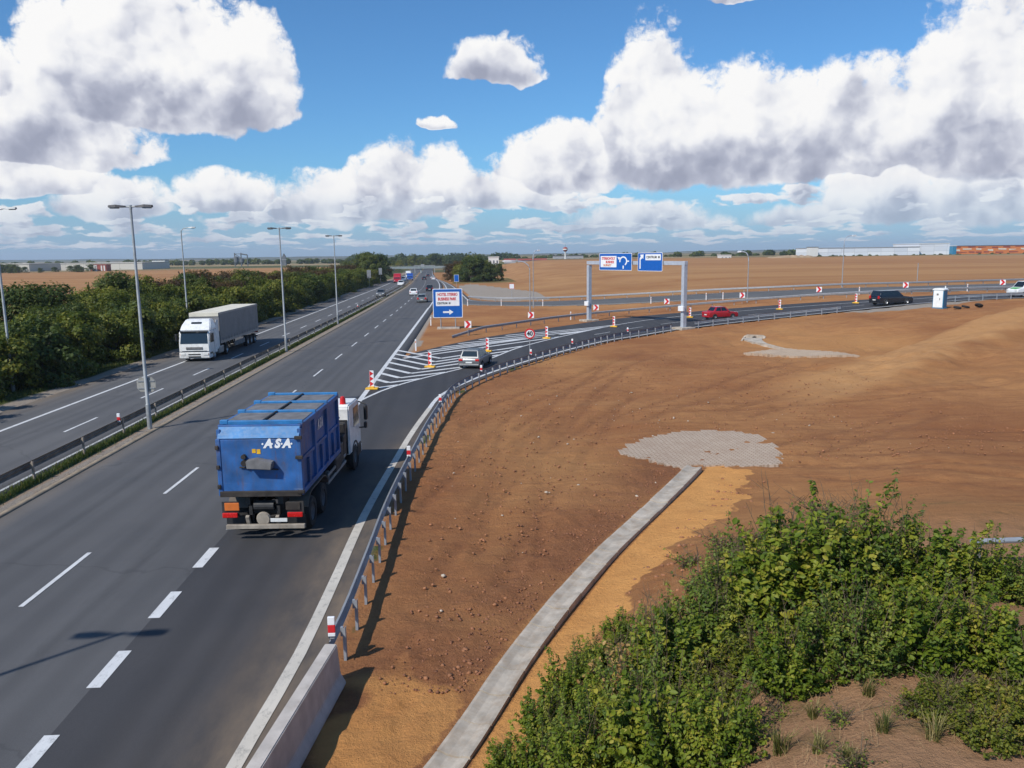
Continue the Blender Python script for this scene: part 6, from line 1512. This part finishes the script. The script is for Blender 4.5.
# ------------------------------------------------------------------ far buildings and horizon
def facade_mat(name, col, col2, sx, sz, along='x'):
    """cladding panels"""
    m, nt, bs = new_mat(name); p = objc(nt); br = N(nt, 'ShaderNodeTexBrick', offset=0); 
    mp = N(nt, 'ShaderNodeMapping'); mp.inputs['Rotation'].default_value = (math.pi / 2, 0, 0); nt.links.new(p, mp.inputs['Vector']); nt.links.new(mp.outputs[0], br.inputs['Vector'])
    br.inputs['Scale'].default_value = 1; br.inputs['Brick Width'].default_value = sx; br.inputs['Row Height'].default_value = sz; br.inputs['Mortar Size'].default_value = .12
    br.inputs['Color1'].default_value = (*col, 1); br.inputs['Color2'].default_value = (*col2, 1); br.inputs['Mortar'].default_value = (*[c * .6 for c in col], 1)
    nt.links.new(br.outputs['Color'], bs.inputs['Base Color']); bs.inputs['Roughness'].default_value = .6; return m
M['clad_white'] = facade_mat('white_cladding', (.82, .82, .83), (.66, .68, .72), 11, 4)
M['clad_cream'] = facade_mat('pale_cladding', (.62, .58, .50), (.55, .51, .45), 14, 5)
M['roof_dark'] = paint('dark_roofing', (.10, .095, .10), .8)
M['roof_red'] = paint('red_roofing', (.30, .06, .04), .8)
M['wall_white'] = paint('white_render', (.72, .70, .66), .8)
M['wall_grey'] = paint('grey_render', (.36, .36, .37), .8)
M['tower_grey'] = paint('dusty_grey_steel', (.13, .14, .15), .8)
M['orange'] = paint('orange_cladding', (.66, .20, .05), .6)
M['brick_red'] = paint('red_brick', (.34, .08, .055), .8)
def shed(name, label, x, y, z, w, d, h, wall, roof='roof_dark', bays=8, doors=True, group=None, ang=0):
    r = empty(name, (x, y, z), ang, label, 'building', group)
    m = MB(); m.box((0, d / 2, h / 2 - .5), (w, d, h + 1)); b = m.build('wall', M[wall], r)
    m = MB(); m.box((0, d / 2, h + .2), (w + .6, d + .6, .5)); m.build('roof', M[roof], r)
    if bays:
        for k in range(bays):
            xx = -w / 2 + (k + .5) * w / bays; m = MB(); m.box((xx, -.06, h * .26), (w / bays * .42, .16, h * .5)); m.build('gate' if doors else 'window', M['tower_grey'], r)
    return r
shed('warehouse', 'long white warehouse on the horizon at the right', 323, 640, 2.4, 86, 40, 7.4, 'clad_white', 'wall_grey', 0)
shed('warehouse', 'taller white warehouse block right of the long one', 381, 645, 2.4, 26, 40, 9.9, 'clad_white', 'wall_white', 0)
m = MB(); 
def banded():
    r = empty('warehouse', (459.5, 655, 2.4), 0, 'orange warehouse with red and cream patterned bands at the right edge of the horizon', 'building')
    m = MB(); m.box((0, 20, 3.6), (112, 40, 8.2)); b = m.build('wall', M['orange'], r); m = MB(); m.box((0, 20, 7.9), (112.5, 40.4, .5)); m.build('roof', M['roof_dark'], r)
    for z, s in ((2.2, 0), (4.4, 1), (6.4, 2)):
        m = MB(); rg = random.Random(z)
        x = -55
        while x < 52:
            w = rg.uniform(4, 11); zz = z + rg.uniform(-.5, .5); m.prism([(x, zz), (x + w, zz + rg.uniform(-.6, .6)), (x + w, zz + .9), (x, zz + 1.0)], 'y', -.12, .05); x += w + rg.uniform(1, 7)
        m.build('facade_band', M[('roof_red', 'tarp_top', 'roof_red')[s]], r)['kind'] = 'stuff'
banded()
m = MB(); m.box((0, 3, 3.6), (3.0, 6, 8.4), bev=.1); tw = empty('stair_tower', (395.5, 640, 2.4), 0, 'small blue tower between the white and orange warehouses', 'building'); m.build('wall', M['toilet_blue'], tw); m = MB(); m.box((0, 3, 8.0), (3.4, 6.4, .4)); m.build('roof', M['wall_white'], tw)
m = MB(); m.box((0, 3, 4.0), (7, 6, 8.6), bev=.1); tw = empty('office_block', (275, 632, 2.4), 0, 'small white block at the left end of the long white warehouse', 'building'); m.build('wall', M['wall_white'], tw); m = MB(); m.box((0, 3, 8.4), (7.4, 6.4, .4)); m.build('roof', M['roof_dark'], tw)
shed('shed', 'long pale shed on the horizon at the left edge', -366, 640, 0, 58, 60, 5.6, 'clad_cream', 'clad_cream', 0)
shed('shed', 'second long pale shed behind the far trees at the left', -295, 668, 0, 64, 60, 5.4, 'clad_cream', 'clad_cream', 0)
def red_house():
    r = empty('red_building', (-270, 606, -.2), 0, 'small red and white building at the far edge of the left field', 'building')
    m = MB(); m.box((0, 4, 2.2), (11, 8, 5.2)); m.build('wall', M['brick_red'], r); m = MB(); m.box((0, 4, 5.0), (11.5, 8.5, .4)); m.build('roof', M['roof_red'], r)
    m = MB(); m.box((-2.8, -.08, 2.2), (3.4, .2, 4.6)); m.build('white_panel', M['wall_white'], r)
    for x in (2.2, 4.2): m = MB(); m.box((x, -.08, 2.3), (1.0, .2, 3.8)); m.build('window', M['wall_white'], r)
red_house()
shed('white_building', 'small white building right of the clump of trees', 17.5, 560, 2.0, 7.0, 9, 4.4, 'wall_white', 'wall_white', 3, False)
for k, (x, w, h, t) in enumerate([(33, 9, 2.6, 'left of three red-roofed low buildings beside the curved street lamp'), (45, 11, 2.4, 'middle of three red-roofed low buildings beside the curved street lamp'), (57, 10, 2.4, 'right of three red-roofed low buildings beside the curved street lamp')]):
    r = empty('low_building', (x, 640, 1.5), 0, t, 'building', 'red-roofed low buildings')
    m = MB(); m.box((0, 4, h / 2 - .3), (w, 8, h)); m.build('wall', M['wall_grey'], r)
    m = MB(); m.prism([(-.4, h * .8), (4, h * .8 + 1.3), (8.4, h * .8)], 'x', -w / 2 - .3, w / 2 + .3); m.build('roof', M['roof_red'], r)
shed('grey_building', 'long grey building beside the water tower', 92, 740, 1.2, 27, 12, 5.0, 'wall_grey', 'roof_dark', 5, False)
shed('white_building', 'small white building left of the spoil heap', 193.6, 600, 2.4, 8, 8, 3.0, 'wall_white', 'wall_white', 3, False)
shed('white_building', 'low white building beyond the trees behind the white lorry', -292, 780, 0, 12, 10, 7.0, 'wall_white', 'roof_dark', 3, False)
def water_tower():
    r = empty('water_tower', (86.5, 720, .6), 0, 'water tower with a red and white ball on a slender stem', 'water tower')
    m = MB(); m.lathe([(1.0, 0), (.75, 4), (.7, 10.2), (.9, 10.6)], n=14); m.build('stem', M['wall_white'], r, smooth=True)
    m = MB(); m.lathe([(.9, 9.4), (1.9, 10.3), (2.25, 11.3)], n=18); m.lathe([(2.25, 11.3), (2.0, 12.5), (1.2, 13.2), (0, 13.5)], n=18); m.build('tank', M['roof_red'], r, smooth=True)
    m = MB(); m.lathe([(2.28, 10.9), (2.32, 11.3), (2.25, 11.8)], n=18); m.build('white_band', M['wall_white'], r); m = MB(); m.tube([(0, 0, 13.4), (0, 0, 16)], .1, 6); m.build('mast', M['tower_grey'], r)
water_tower()
def plant_silo():
    r = empty('concrete_plant', (-222, 800, 0), 0, 'dark concrete mixing plant tower far behind the lorry', 'industrial tower')
    m = MB()
    for x in (-4.5, 1.5): m.box((x, 0, 6.5), (.9, .9, 13))
    for z in (4, 8, 12): m.box((-1.5, 0, z), (7, .6, .6))
    m.tube([(-4.5, 0, 4), (1.5, 0, 8)], .3, 6); m.tube([(1.5, 0, 8), (-4.5, 0, 12)], .3, 6); m.build('frame', M['tower_grey'], r)
    m = MB(); m.lathe([(.5, 1.5), (2.4, 4), (2.4, 9), (0, 10)], (-3.2, 0, 0), n=12); m.lathe([(.5, 1.5), (2.2, 4), (2.2, 7), (0, 8)], (1.8, 1, 0), n=12); m.build('silo', M['tower_grey'], r)
    m = MB(); m.tube([(1.5, 0, 12), (7.5, 0, 11)], .7, 6); m.tube([(7.5, 0, 11), (7.5, 0, 0)], .5, 6); m.build('conveyor', M['tower_grey'], r)
plant_silo()
def small_tower():
    r = empty('chimney_tower', (-186, 830, 0), 0, 'small pointed tower right of the concrete plant', 'tower')
    m = MB(); m.prism([(-2.2, 0), (2.2, 0), (1.6, 9), (0, 12), (-1.6, 9)], 'y', -1.5, 1.5); m.build('body', M['tower_grey'], r); m = MB(); m.box((0, 0, 6), (4.6, 3.4, .5)); m.build('platform', M['wall_grey'], r)
small_tower()
# overpass
def overpass():
    y0 = 640; cx = -45; r = empty('overpass', (cx, y0, -5.9), R_(2), 'pale green road overpass crossing the far motorway', 'bridge')
    m = MB(); m.box((0, 0, 4.55), (96, 9, .9), bev=.05); m.build('deck', M['bridge'], r)
    m = MB(); m.box((0, -4.6, 5.3), (96, .25, .55)); m.box((0, 4.6, 5.3), (96, .25, .55)); m.build('parapet', M['bridge'], r)
    for x in (-30, -13.5, 7.5, 26):
        m = MB(); m.box((x, 0, 1.8), (1.1, 7, 5), bev=.1); m.build('pier', M['bridge'], r)
    for s in (-1, 1):
        m = MB(); m.box((s * 45, 0, 2.0), (12, 12, 5.2), bev=.1); m.build('abutment', M['bridge'], r)
    m = MB()
    for k in range(24): m.box((-46 + k * 4, -4.6, 5.95), (.12, .12, .8))
    m.box((0, -4.6, 6.3), (94, .08, .1)); m.build('railing', M['galv'], r)
M['bridge'] = paint('bridge_concrete', (.33, .38, .37), .8, var=.12, scale=.3)
overpass()
def far_gantry():
    r = empty('sign_gantry', (-40, 620, -6.4), 0, 'distant sign gantry over the motorway before the overpass', 'gantry')
    m = MB()
    for x in (-1, 14): m.box((x, 0, 3.5), (.4, .4, 7))
    m.box((6.5, 0, 7), (16, .4, .5)); m.build('frame', M['galv'], r); m = MB(); m.box((5, -.3, 7.3), (2.6, .1, 1.6)); m.build('panel', M['pole_grey'], r)
far_gantry()
# spoil heap, far woods and hills
def ridge(name, label, x0, x1, y, h0, h1, depth, mat, kind, seed, lumps, base=0.0):
    n = max(24, int((x1 - x0) / lumps)); rg = np.random.default_rng(seed); xs = np.linspace(x0, x1, n); prof = np.array([0, .55, .9, 1, .8, .0]); off = np.array([-.5, -.42, -.2, .0, .25, .5])
    g_ = np.interp(np.arange(n), np.arange(0, n + 6, 6), rg.random(len(np.arange(0, n + 6, 6)))); H = h0 + (h1 - h0) * (.65 * g_ + .35 * rg.random(n)); H *= np.clip(np.minimum(np.arange(n), n - 1 - np.arange(n)) / 3, .05, 1)
    X = np.repeat(xs[:, None], 6, 1) + rg.normal(size=(n, 6)) * lumps * .15; Y = y + off[None] * depth * (1 + rg.normal(size=(n, 1)) * .1); Z = base + H[:, None] * prof[None] * (1 + rg.normal(size=(n, 6)) * .05)
    idx = np.arange(n * 6).reshape(n, 6); F = np.stack([idx[:-1, :-1], idx[1:, :-1], idx[1:, 1:], idx[:-1, 1:]], -1).reshape(-1, 4)
    return tag(np_mesh(name, np.column_stack([X.ravel(), Y.ravel(), Z.ravel()]), F, mat, smooth=(kind == 'structure')), label, None, None, kind)
def wood(name, label, x0, x1, y, h0, h1, depth, seed, n, leaf=.9, base=0.0):
    """far-off wood that reads as one mass: leaf clumps over a lumpy outline"""
    rg = np.random.default_rng(seed); nt_ = max(6, int((x1 - x0) / 4.5)); tx = rg.uniform(x0, x1, nt_); ty = y + rg.uniform(-.5, .5, nt_) * depth; th = rg.uniform(h0, h1, nt_); tr_ = th * rg.uniform(.4, .7, nt_); Ps, Ts, Ns = [], [], []
    for a, b, h, rad in zip(tx, ty, th, tr_):
        k = max(30, int(n / nt_)); q = rg.normal(size=(k, 3)); q /= np.linalg.norm(q, axis=1)[:, None]; q *= rg.uniform(.6, 1, k)[:, None]; P = np.column_stack([a + q[:, 0] * rad * 1.3, b + q[:, 1] * rad, base + h * .52 + q[:, 2] * h * .48]); Ps.append(P); Ns.append(q + rg.normal(size=(k, 3)) * .4); Ts.append(np.clip(rg.uniform(.2, .7) + rg.normal(size=k) * .15, 0, 1))
    V, F, T = leaf_quads(np.vstack(Ps), np.vstack(Ns), leaf, rg, np.concatenate(Ts)); o = np_mesh(name, V, F, M['leaf_dark'], attrs={'tint': T}); return tag(o, label, None, None, 'stuff')
M['spoil'] = paint('spoil_heap', (.42, .29, .17), .95, var=.25, scale=.2)
ridge('spoil_heap', 'low pale spoil heap at the far edge of the field', 210, 248, 565, 1.2, 3.0, 16, M['spoil'], 'structure', 3, 1.6, 2.6)
wood('far_woods', 'dark line of woods beyond the ploughed field', 150, 345, 820, 3.5, 8, 40, 31, 11000, 1.0, 1.8)
wood('far_woods', 'woods along the horizon behind the gantry', 20, 200, 900, 3, 7, 50, 32, 9000, 1.1, 1.0)
wood('far_woods', 'woods on the horizon behind the left trees', -760, -120, 1000, 2.5, 8, 80, 33, 20000, 1.2, 0)
wood('far_woods', 'woods on the horizon behind the overpass', -140, 60, 1000, 8, 14, 90, 34, 6000, 1.3, -2)
wood('far_woods', 'dark scrub at the foot of the right warehouses', 262, 520, 615, 1.0, 2.2, 8, 35, 4200, .5, 2.6)
M['hill'] = paint('far_hill_cover', (.07, .085, .05), .9, var=.4, scale=.004)
ridge('hills', None, -4200, 900, 3900, 9, 20, 700, M['hill'], 'structure', 41, 90, -6)
ridge('hills', None, 300, 4300, 4200, 9, 20, 700, M['hill'], 'structure', 42, 90, -6)
ridge('hills', None, -1500, 2400, 2300, 4, 9, 300, M['hill'], 'structure', 43, 50, -4)
# ------------------------------------------------------------------ light, sky, air, camera
SUN_EL = R_(43.5); SUN_AZ = R_(180 + 46)          # the sun stands behind the camera to the left; azimuth clockwise from +y
sdir = Vector((math.sin(SUN_AZ) * math.cos(SUN_EL), math.cos(SUN_AZ) * math.cos(SUN_EL), math.sin(SUN_EL)))
sl = bpy.data.lights.new('sun', 'SUN'); sl.energy = 4.2; sl.angle = R_(.55); sl.color = (1, .95, .87)
so = bpy.data.objects.new('sun', sl); COL.objects.link(so); so.rotation_euler = (-sdir).to_track_quat('-Z', 'Y').to_euler(); so.location = (0, 0, 60)
w = bpy.data.worlds.new('World'); scene.world = w; w.use_nodes = True; nt = w.node_tree
bg = nt.nodes['Background']; sky = N(nt, 'ShaderNodeTexSky', sky_type='NISHITA'); sky.sun_disc = False; sky.sun_elevation = SUN_EL; sky.sun_rotation = SUN_AZ; sky.altitude = 200; sky.air_density = 1.0; sky.dust_density = .7; sky.ozone_density = 2.2
SKY_STRENGTH = .085
tc = N(nt, 'ShaderNodeTexCoord').outputs['Generated']
sp = N(nt, 'ShaderNodeSeparateXYZ'); nt.links.new(tc, sp.inputs[0])
az = mth(nt, 'ARCTAN2', sp.outputs[0], sp.outputs[1]); el = mth(nt, 'ARCSINE', sp.outputs[2])
cb = N(nt, 'ShaderNodeCombineXYZ'); nt.links.new(mth(nt, 'MULTIPLY', az, 57.2958), cb.inputs[0]); nt.links.new(mth(nt, 'MULTIPLY', el, 57.2958), cb.inputs[1])
ang = cb.outputs[0]                                                     # azimuth, elevation in degrees
def VM(op, a, b=None, c=None):
    n = N(nt, 'ShaderNodeVectorMath', operation=op)
    for i, v in enumerate((a, b, c)):
        if v is None: continue
        if isinstance(v, bpy.types.NodeSocket): nt.links.new(v, n.inputs[i])
        else: n.inputs[i].default_value = v
    return n.outputs['Value'] if op == 'DOT_PRODUCT' else n.outputs[0]
# domain warp so that outlines billow; finer near the horizon, where clouds are farther off
wn = N(nt, 'ShaderNodeTexNoise'); wn.inputs['Scale'].default_value = .33; wn.inputs['Detail'].default_value = 3; nt.links.new(ang, wn.inputs['Vector'])
warp = VM('MULTIPLY_ADD', wn.outputs['Color'], (3.0, 2.0, 0), (-1.5, -1.0, 0)); aw = VM('ADD', ang, warp)
# clouds: azimuth, elevation of the base, half width, height (degrees)
CL = [(-20.3, 9.2, 8.6, 8.4), (-26.5, 6.2, 7.2, 6.4), (-14.6, 9.4, 3.8, 6.6), (-29.3, 9.6, 2.4, 3.8), (-27.3, 4.1, 5.2, 2.6),
      (2.4, 11.7, 3.5, 3.0), (-2.0, 8.8, 1.25, .95), (-3.8, 3.2, 5.2, 5.0), (-15.8, 3.4, 3.6, 2.7), (-22.8, 2.8, 4.0, 2.5), (-9.9, 2.7, 5.0, 3.4),
      (12.9, 5.6, 4.3, 9.6), (18.6, 5.4, 7.6, 7.0), (25.8, 5.6, 6.8, 6.1), (32.6, 5.6, 5.8, 10.5), (6.2, 4.6, 5.8, 4.4), (35.0, 4.6, 5.4, 7.6),
      (27.6, 2.2, 5.6, 3.9), (34.0, 2.0, 5.2, 4.9), (2.3, 3.4, 7.0, 2.6), (12.4, 1.7, 6.6, 1.9), (22.6, 1.8, 3.8, 1.7), (20.1, 16.0, 3.6, 1.4), (30.5, 17.0, 6.0, 5.0),
      (-62, 6, 16, 9), (62, 5, 16, 9)]
dens = None; hgt = None
for a, e, ra, rh in CL:
    q = VM('MULTIPLY_ADD', aw, (1 / ra, 1 / rh, 0), (-a / ra, -e / rh, 0))
    q2 = VM('MAXIMUM', q, VM('MULTIPLY', q, (1, -5.5, 0)))
    d = mth(nt, 'SUBTRACT', 1.0, VM('DOT_PRODUCT', q2, q2))
    s = N(nt, 'ShaderNodeSeparateXYZ'); nt.links.new(q, s.inputs[0])
    if dens is None: dens, hgt = d, s.outputs[1]
    else:
        g = mapr(nt, mth(nt, 'SUBTRACT', d, dens), -.12, .12, 0, 1); mn = N(nt, 'ShaderNodeMix'); nt.links.new(g, mn.inputs[0]); nt.links.new(hgt, mn.inputs[2]); nt.links.new(s.outputs[1], mn.inputs[3]); hgt = mn.outputs[0]
        sm = N(nt, 'ShaderNodeMath', operation='SMOOTH_MAX'); nt.links.new(dens, sm.inputs[0]); nt.links.new(d, sm.inputs[1]); sm.inputs[2].default_value = .12; dens = sm.outputs[0]
dens = mth(nt, 'MAXIMUM', dens, -1.0)
# small broken cumulus towards the horizon everywhere
def elscale(vec):
    """coordinates that shrink towards the horizon like a flat cloud layer seen edge-on"""
    s = N(nt, 'ShaderNodeSeparateXYZ'); nt.links.new(vec, s.inputs[0])
    e = mth(nt, 'MAXIMUM', s.outputs[1], .2); c = N(nt, 'ShaderNodeCombineXYZ'); nt.links.new(s.outputs[0], c.inputs[0]); nt.links.new(mth(nt, 'MULTIPLY', mth(nt, 'LOGARITHM', e, 2.718), 6.5), c.inputs[1]); return c.outputs[0], s.outputs[1]
w3 = N(nt, 'ShaderNodeTexNoise', noise_dimensions='2D'); w3.inputs['Scale'].default_value = .9; w3.inputs['Detail'].default_value = 4; nt.links.new(ang, w3.inputs['Vector'])
lay, elv = elscale(VM('ADD', ang, VM('MULTIPLY_ADD', w3.outputs['Color'], (1.0, .35, 0), (-.5, -.175, 0))))
hn = N(nt, 'ShaderNodeTexNoise', noise_dimensions='2D'); hn.inputs['Scale'].default_value = 1; hn.inputs['Detail'].default_value = 3; nt.links.new(vscale(nt, lay, (.34, .40, 1)), hn.inputs['Vector']); hb = hn.outputs['Fac']
hz = mth(nt, 'MULTIPLY', mapr(nt, elv, .2, .8, 0, 1, True), mapr(nt, elv, 3.4, 5.2, 1, 0, True))
hd = mth(nt, 'SUBTRACT', mth(nt, 'MULTIPLY', mth(nt, 'SUBTRACT', hb, .44), 6.0), mth(nt, 'MULTIPLY', mth(nt, 'SUBTRACT', 1.0, hz), 2.0))
hd = mth(nt, 'SUBTRACT', hd, .12)
hn2 = N(nt, 'ShaderNodeTexNoise', noise_dimensions='2D'); hn2.inputs['Scale'].default_value = 1; hn2.inputs['Detail'].default_value = 3; nt.links.new(VM('ADD', vscale(nt, lay, (.34, .40, 1)), (-.10, .22, 0)), hn2.inputs['Vector'])
hsel = mapr(nt, mth(nt, 'SUBTRACT', hd, dens), -.15, .25); hlow = mth(nt, 'ADD', .30, mth(nt, 'MULTIPLY', mth(nt, 'SUBTRACT', hb, hn2.outputs['Fac']), 2.6))
hm = N(nt, 'ShaderNodeMix'); nt.links.new(hsel, hm.inputs[0]); nt.links.new(hgt, hm.inputs[2]); nt.links.new(hlow, hm.inputs[3]); hgt = hm.outputs[0]
dens = mth(nt, 'MAXIMUM', dens, hd)
# billows
def billow(vec, det=4.0):
    v1 = N(nt, 'ShaderNodeTexVoronoi', feature='F1', voronoi_dimensions='2D'); v1.inputs['Scale'].default_value = .40; v1.inputs['Detail'].default_value = det; v1.inputs['Roughness'].default_value = .60; v1.inputs['Lacunarity'].default_value = 2.35; v1.normalize = True
    nt.links.new(vec, v1.inputs['Vector']); return mth(nt, 'SUBTRACT', .45, v1.outputs['Distance'])
def noise2(vec, scale, detail, rough=.6):
    n = N(nt, 'ShaderNodeTexNoise', noise_dimensions='2D'); n.inputs['Scale'].default_value = scale; n.inputs['Detail'].default_value = detail; n.inputs['Roughness'].default_value = rough; nt.links.new(vec, n.inputs['Vector']); return n.outputs['Fac']
w2 = w3
bw = VM('ADD', ang, VM('MULTIPLY_ADD', w2.outputs['Color'], (1.5, 1.2, 0), (-.75, -.6, 0)))
fn = noise2(ang, 1.1, 6, .62)
b0 = billow(bw); c0_ = billow(bw, 1.4); c1_ = billow(VM('ADD', bw, (-.75, .65, 0)), 1.4)
fl = noise2(ang, .20, 3, .55); fl1 = noise2(VM('ADD', ang, (-1.6, 1.4, 0)), .20, 3, .55)
dn = mth(nt, 'ADD', dens, mth(nt, 'ADD', mth(nt, 'MULTIPLY', b0, mapr(nt, dens, -.28, .05, 0, 1.0)), mth(nt, 'ADD', mth(nt, 'MULTIPLY', mth(nt, 'SUBTRACT', fn, .5), .55), mth(nt, 'MULTIPLY', mth(nt, 'SUBTRACT', fl, .5), .9))))
alpha = mth(nt, 'MULTIPLY', mapr(nt, mth(nt, 'DIVIDE', mth(nt, 'SUBTRACT', dn, .08), mapr(nt, elv, 1.0, 6.0, .80, .36)), 0, 1, 0, 1, True), mapr(nt, elv, .4, 4.5, .62, 1.0))
thick = mapr(nt, dn, .15, 1.25, 0, 1, True)
lit = mth(nt, 'ADD', mapr(nt, hgt, -.05, .48, .08, .70, True), mth(nt, 'ADD', mth(nt, 'MULTIPLY', mth(nt, 'SUBTRACT', c0_, c1_), 1.15), mth(nt, 'ADD', mth(nt, 'MULTIPLY', mth(nt, 'SUBTRACT', fn, .5), .35), mth(nt, 'MULTIPLY', mth(nt, 'SUBTRACT', fl, fl1), 2.0))), False)
lit = mapr(nt, mth(nt, 'ADD', lit, mth(nt, 'MULTIPLY', mth(nt, 'SUBTRACT', 1.0, thick), .34)), -.40, 1.05)
cc = N(nt, 'ShaderNodeValToRGB'); ce = cc.color_ramp.elements
ce[0].position = 0; ce[0].color = (.35, .375, .48, 1); ce[1].position = 1; ce[1].color = (.97, .965, .96, 1)
for p_, c_ in ((.28, (.46, .485, .59)), (.52, (.67, .69, .77)), (.78, (.89, .895, .92))): x = ce.new(p_); x.color = (*c_, 1)
nt.links.new(lit, cc.inputs[0])
skyc = N(nt, 'ShaderNodeVectorMath', operation='MULTIPLY'); nt.links.new(sky.outputs[0], skyc.inputs[0]); skyc.inputs[1].default_value = (SKY_STRENGTH * .66, SKY_STRENGTH * 1.14, SKY_STRENGTH * 1.54)
CLOUD_GAIN = 1.0
cg = vscale(nt, cc.outputs[0], (CLOUD_GAIN,) * 3)
# distant clouds sink into the haze
hzf = mapr(nt, elv, 0, 5.5, .38, 0, True)
cl2 = mix(nt, hzf, cg, (.52, .56, .68))
# pale air right above the horizon
low = mapr(nt, el, 0.0, .10, .62, 0, True)
skyb = mix(nt, low, skyc.outputs[0], (.31, .44, .69))
full = mix(nt, alpha, skyb, cl2)
nt.links.new(vscale(nt, full, (10.0,) * 3), bg.inputs['Color']); bg.inputs['Strength'].default_value = .1
w.cycles.sampling_method = 'MANUAL'; w.cycles.sample_map_resolution = 256

# air
def haze():
    m = bpy.data.materials.new('haze_air'); m.use_nodes = True; t = m.node_tree; t.nodes.remove(t.nodes['Principled BSDF']); v = t.nodes.new('ShaderNodeVolumePrincipled')
    v.inputs['Color'].default_value = (.80, .88, 1.0, 1); v.inputs['Density'].default_value = HAZE; v.inputs['Anisotropy'].default_value = .1
    t.links.new(v.outputs[0], t.nodes['Material Output'].inputs['Volume'])
    b = MB(); b.box((0, 2780, 22.5), (9200, 5700, 65)); o = b.build('haze', m); tag(o, kind='stuff')
HAZE = .00013
haze()
cam = bpy.data.cameras.new('camera'); cam.sensor_width = 36; cam.lens = 800 / 1024 * 36; cam.clip_start = .1; cam.clip_end = 20000
co = bpy.data.objects.new('camera', cam); COL.objects.link(co); co.location = (0, 0, 8.5)
YAW = math.atan(42 / math.hypot(800, 130)); PIT = R_(9.23); ROLL = R_(.75)
fw = Vector((math.sin(YAW) * math.cos(PIT), math.cos(YAW) * math.cos(PIT), -math.sin(PIT))); rt = Vector((math.cos(YAW), -math.sin(YAW), 0)); up = rt.cross(fw)
r2 = rt * math.cos(ROLL) - up * math.sin(ROLL); u2 = up * math.cos(ROLL) + rt * math.sin(ROLL)
co.rotation_euler = Matrix((r2, u2, -fw)).transposed().to_euler()
scene.camera = co
scene.view_settings.view_transform = 'Standard'; scene.view_settings.look = 'None'; scene.view_settings.exposure = 0.0; scene.view_settings.gamma = 1.0; scene.view_settings.use_curve_mapping = False
scene.render.engine = 'CYCLES'
scene.cycles.max_bounces = 5; scene.cycles.diffuse_bounces = 2; scene.cycles.glossy_bounces = 2; scene.cycles.transmission_bounces = 3; scene.cycles.transparent_max_bounces = 4; scene.cycles.volume_bounces = 0
scene.cycles.caustics_reflective = False; scene.cycles.caustics_refractive = False; scene.cycles.use_denoising = True; scene.cycles.sample_clamp_indirect = 6
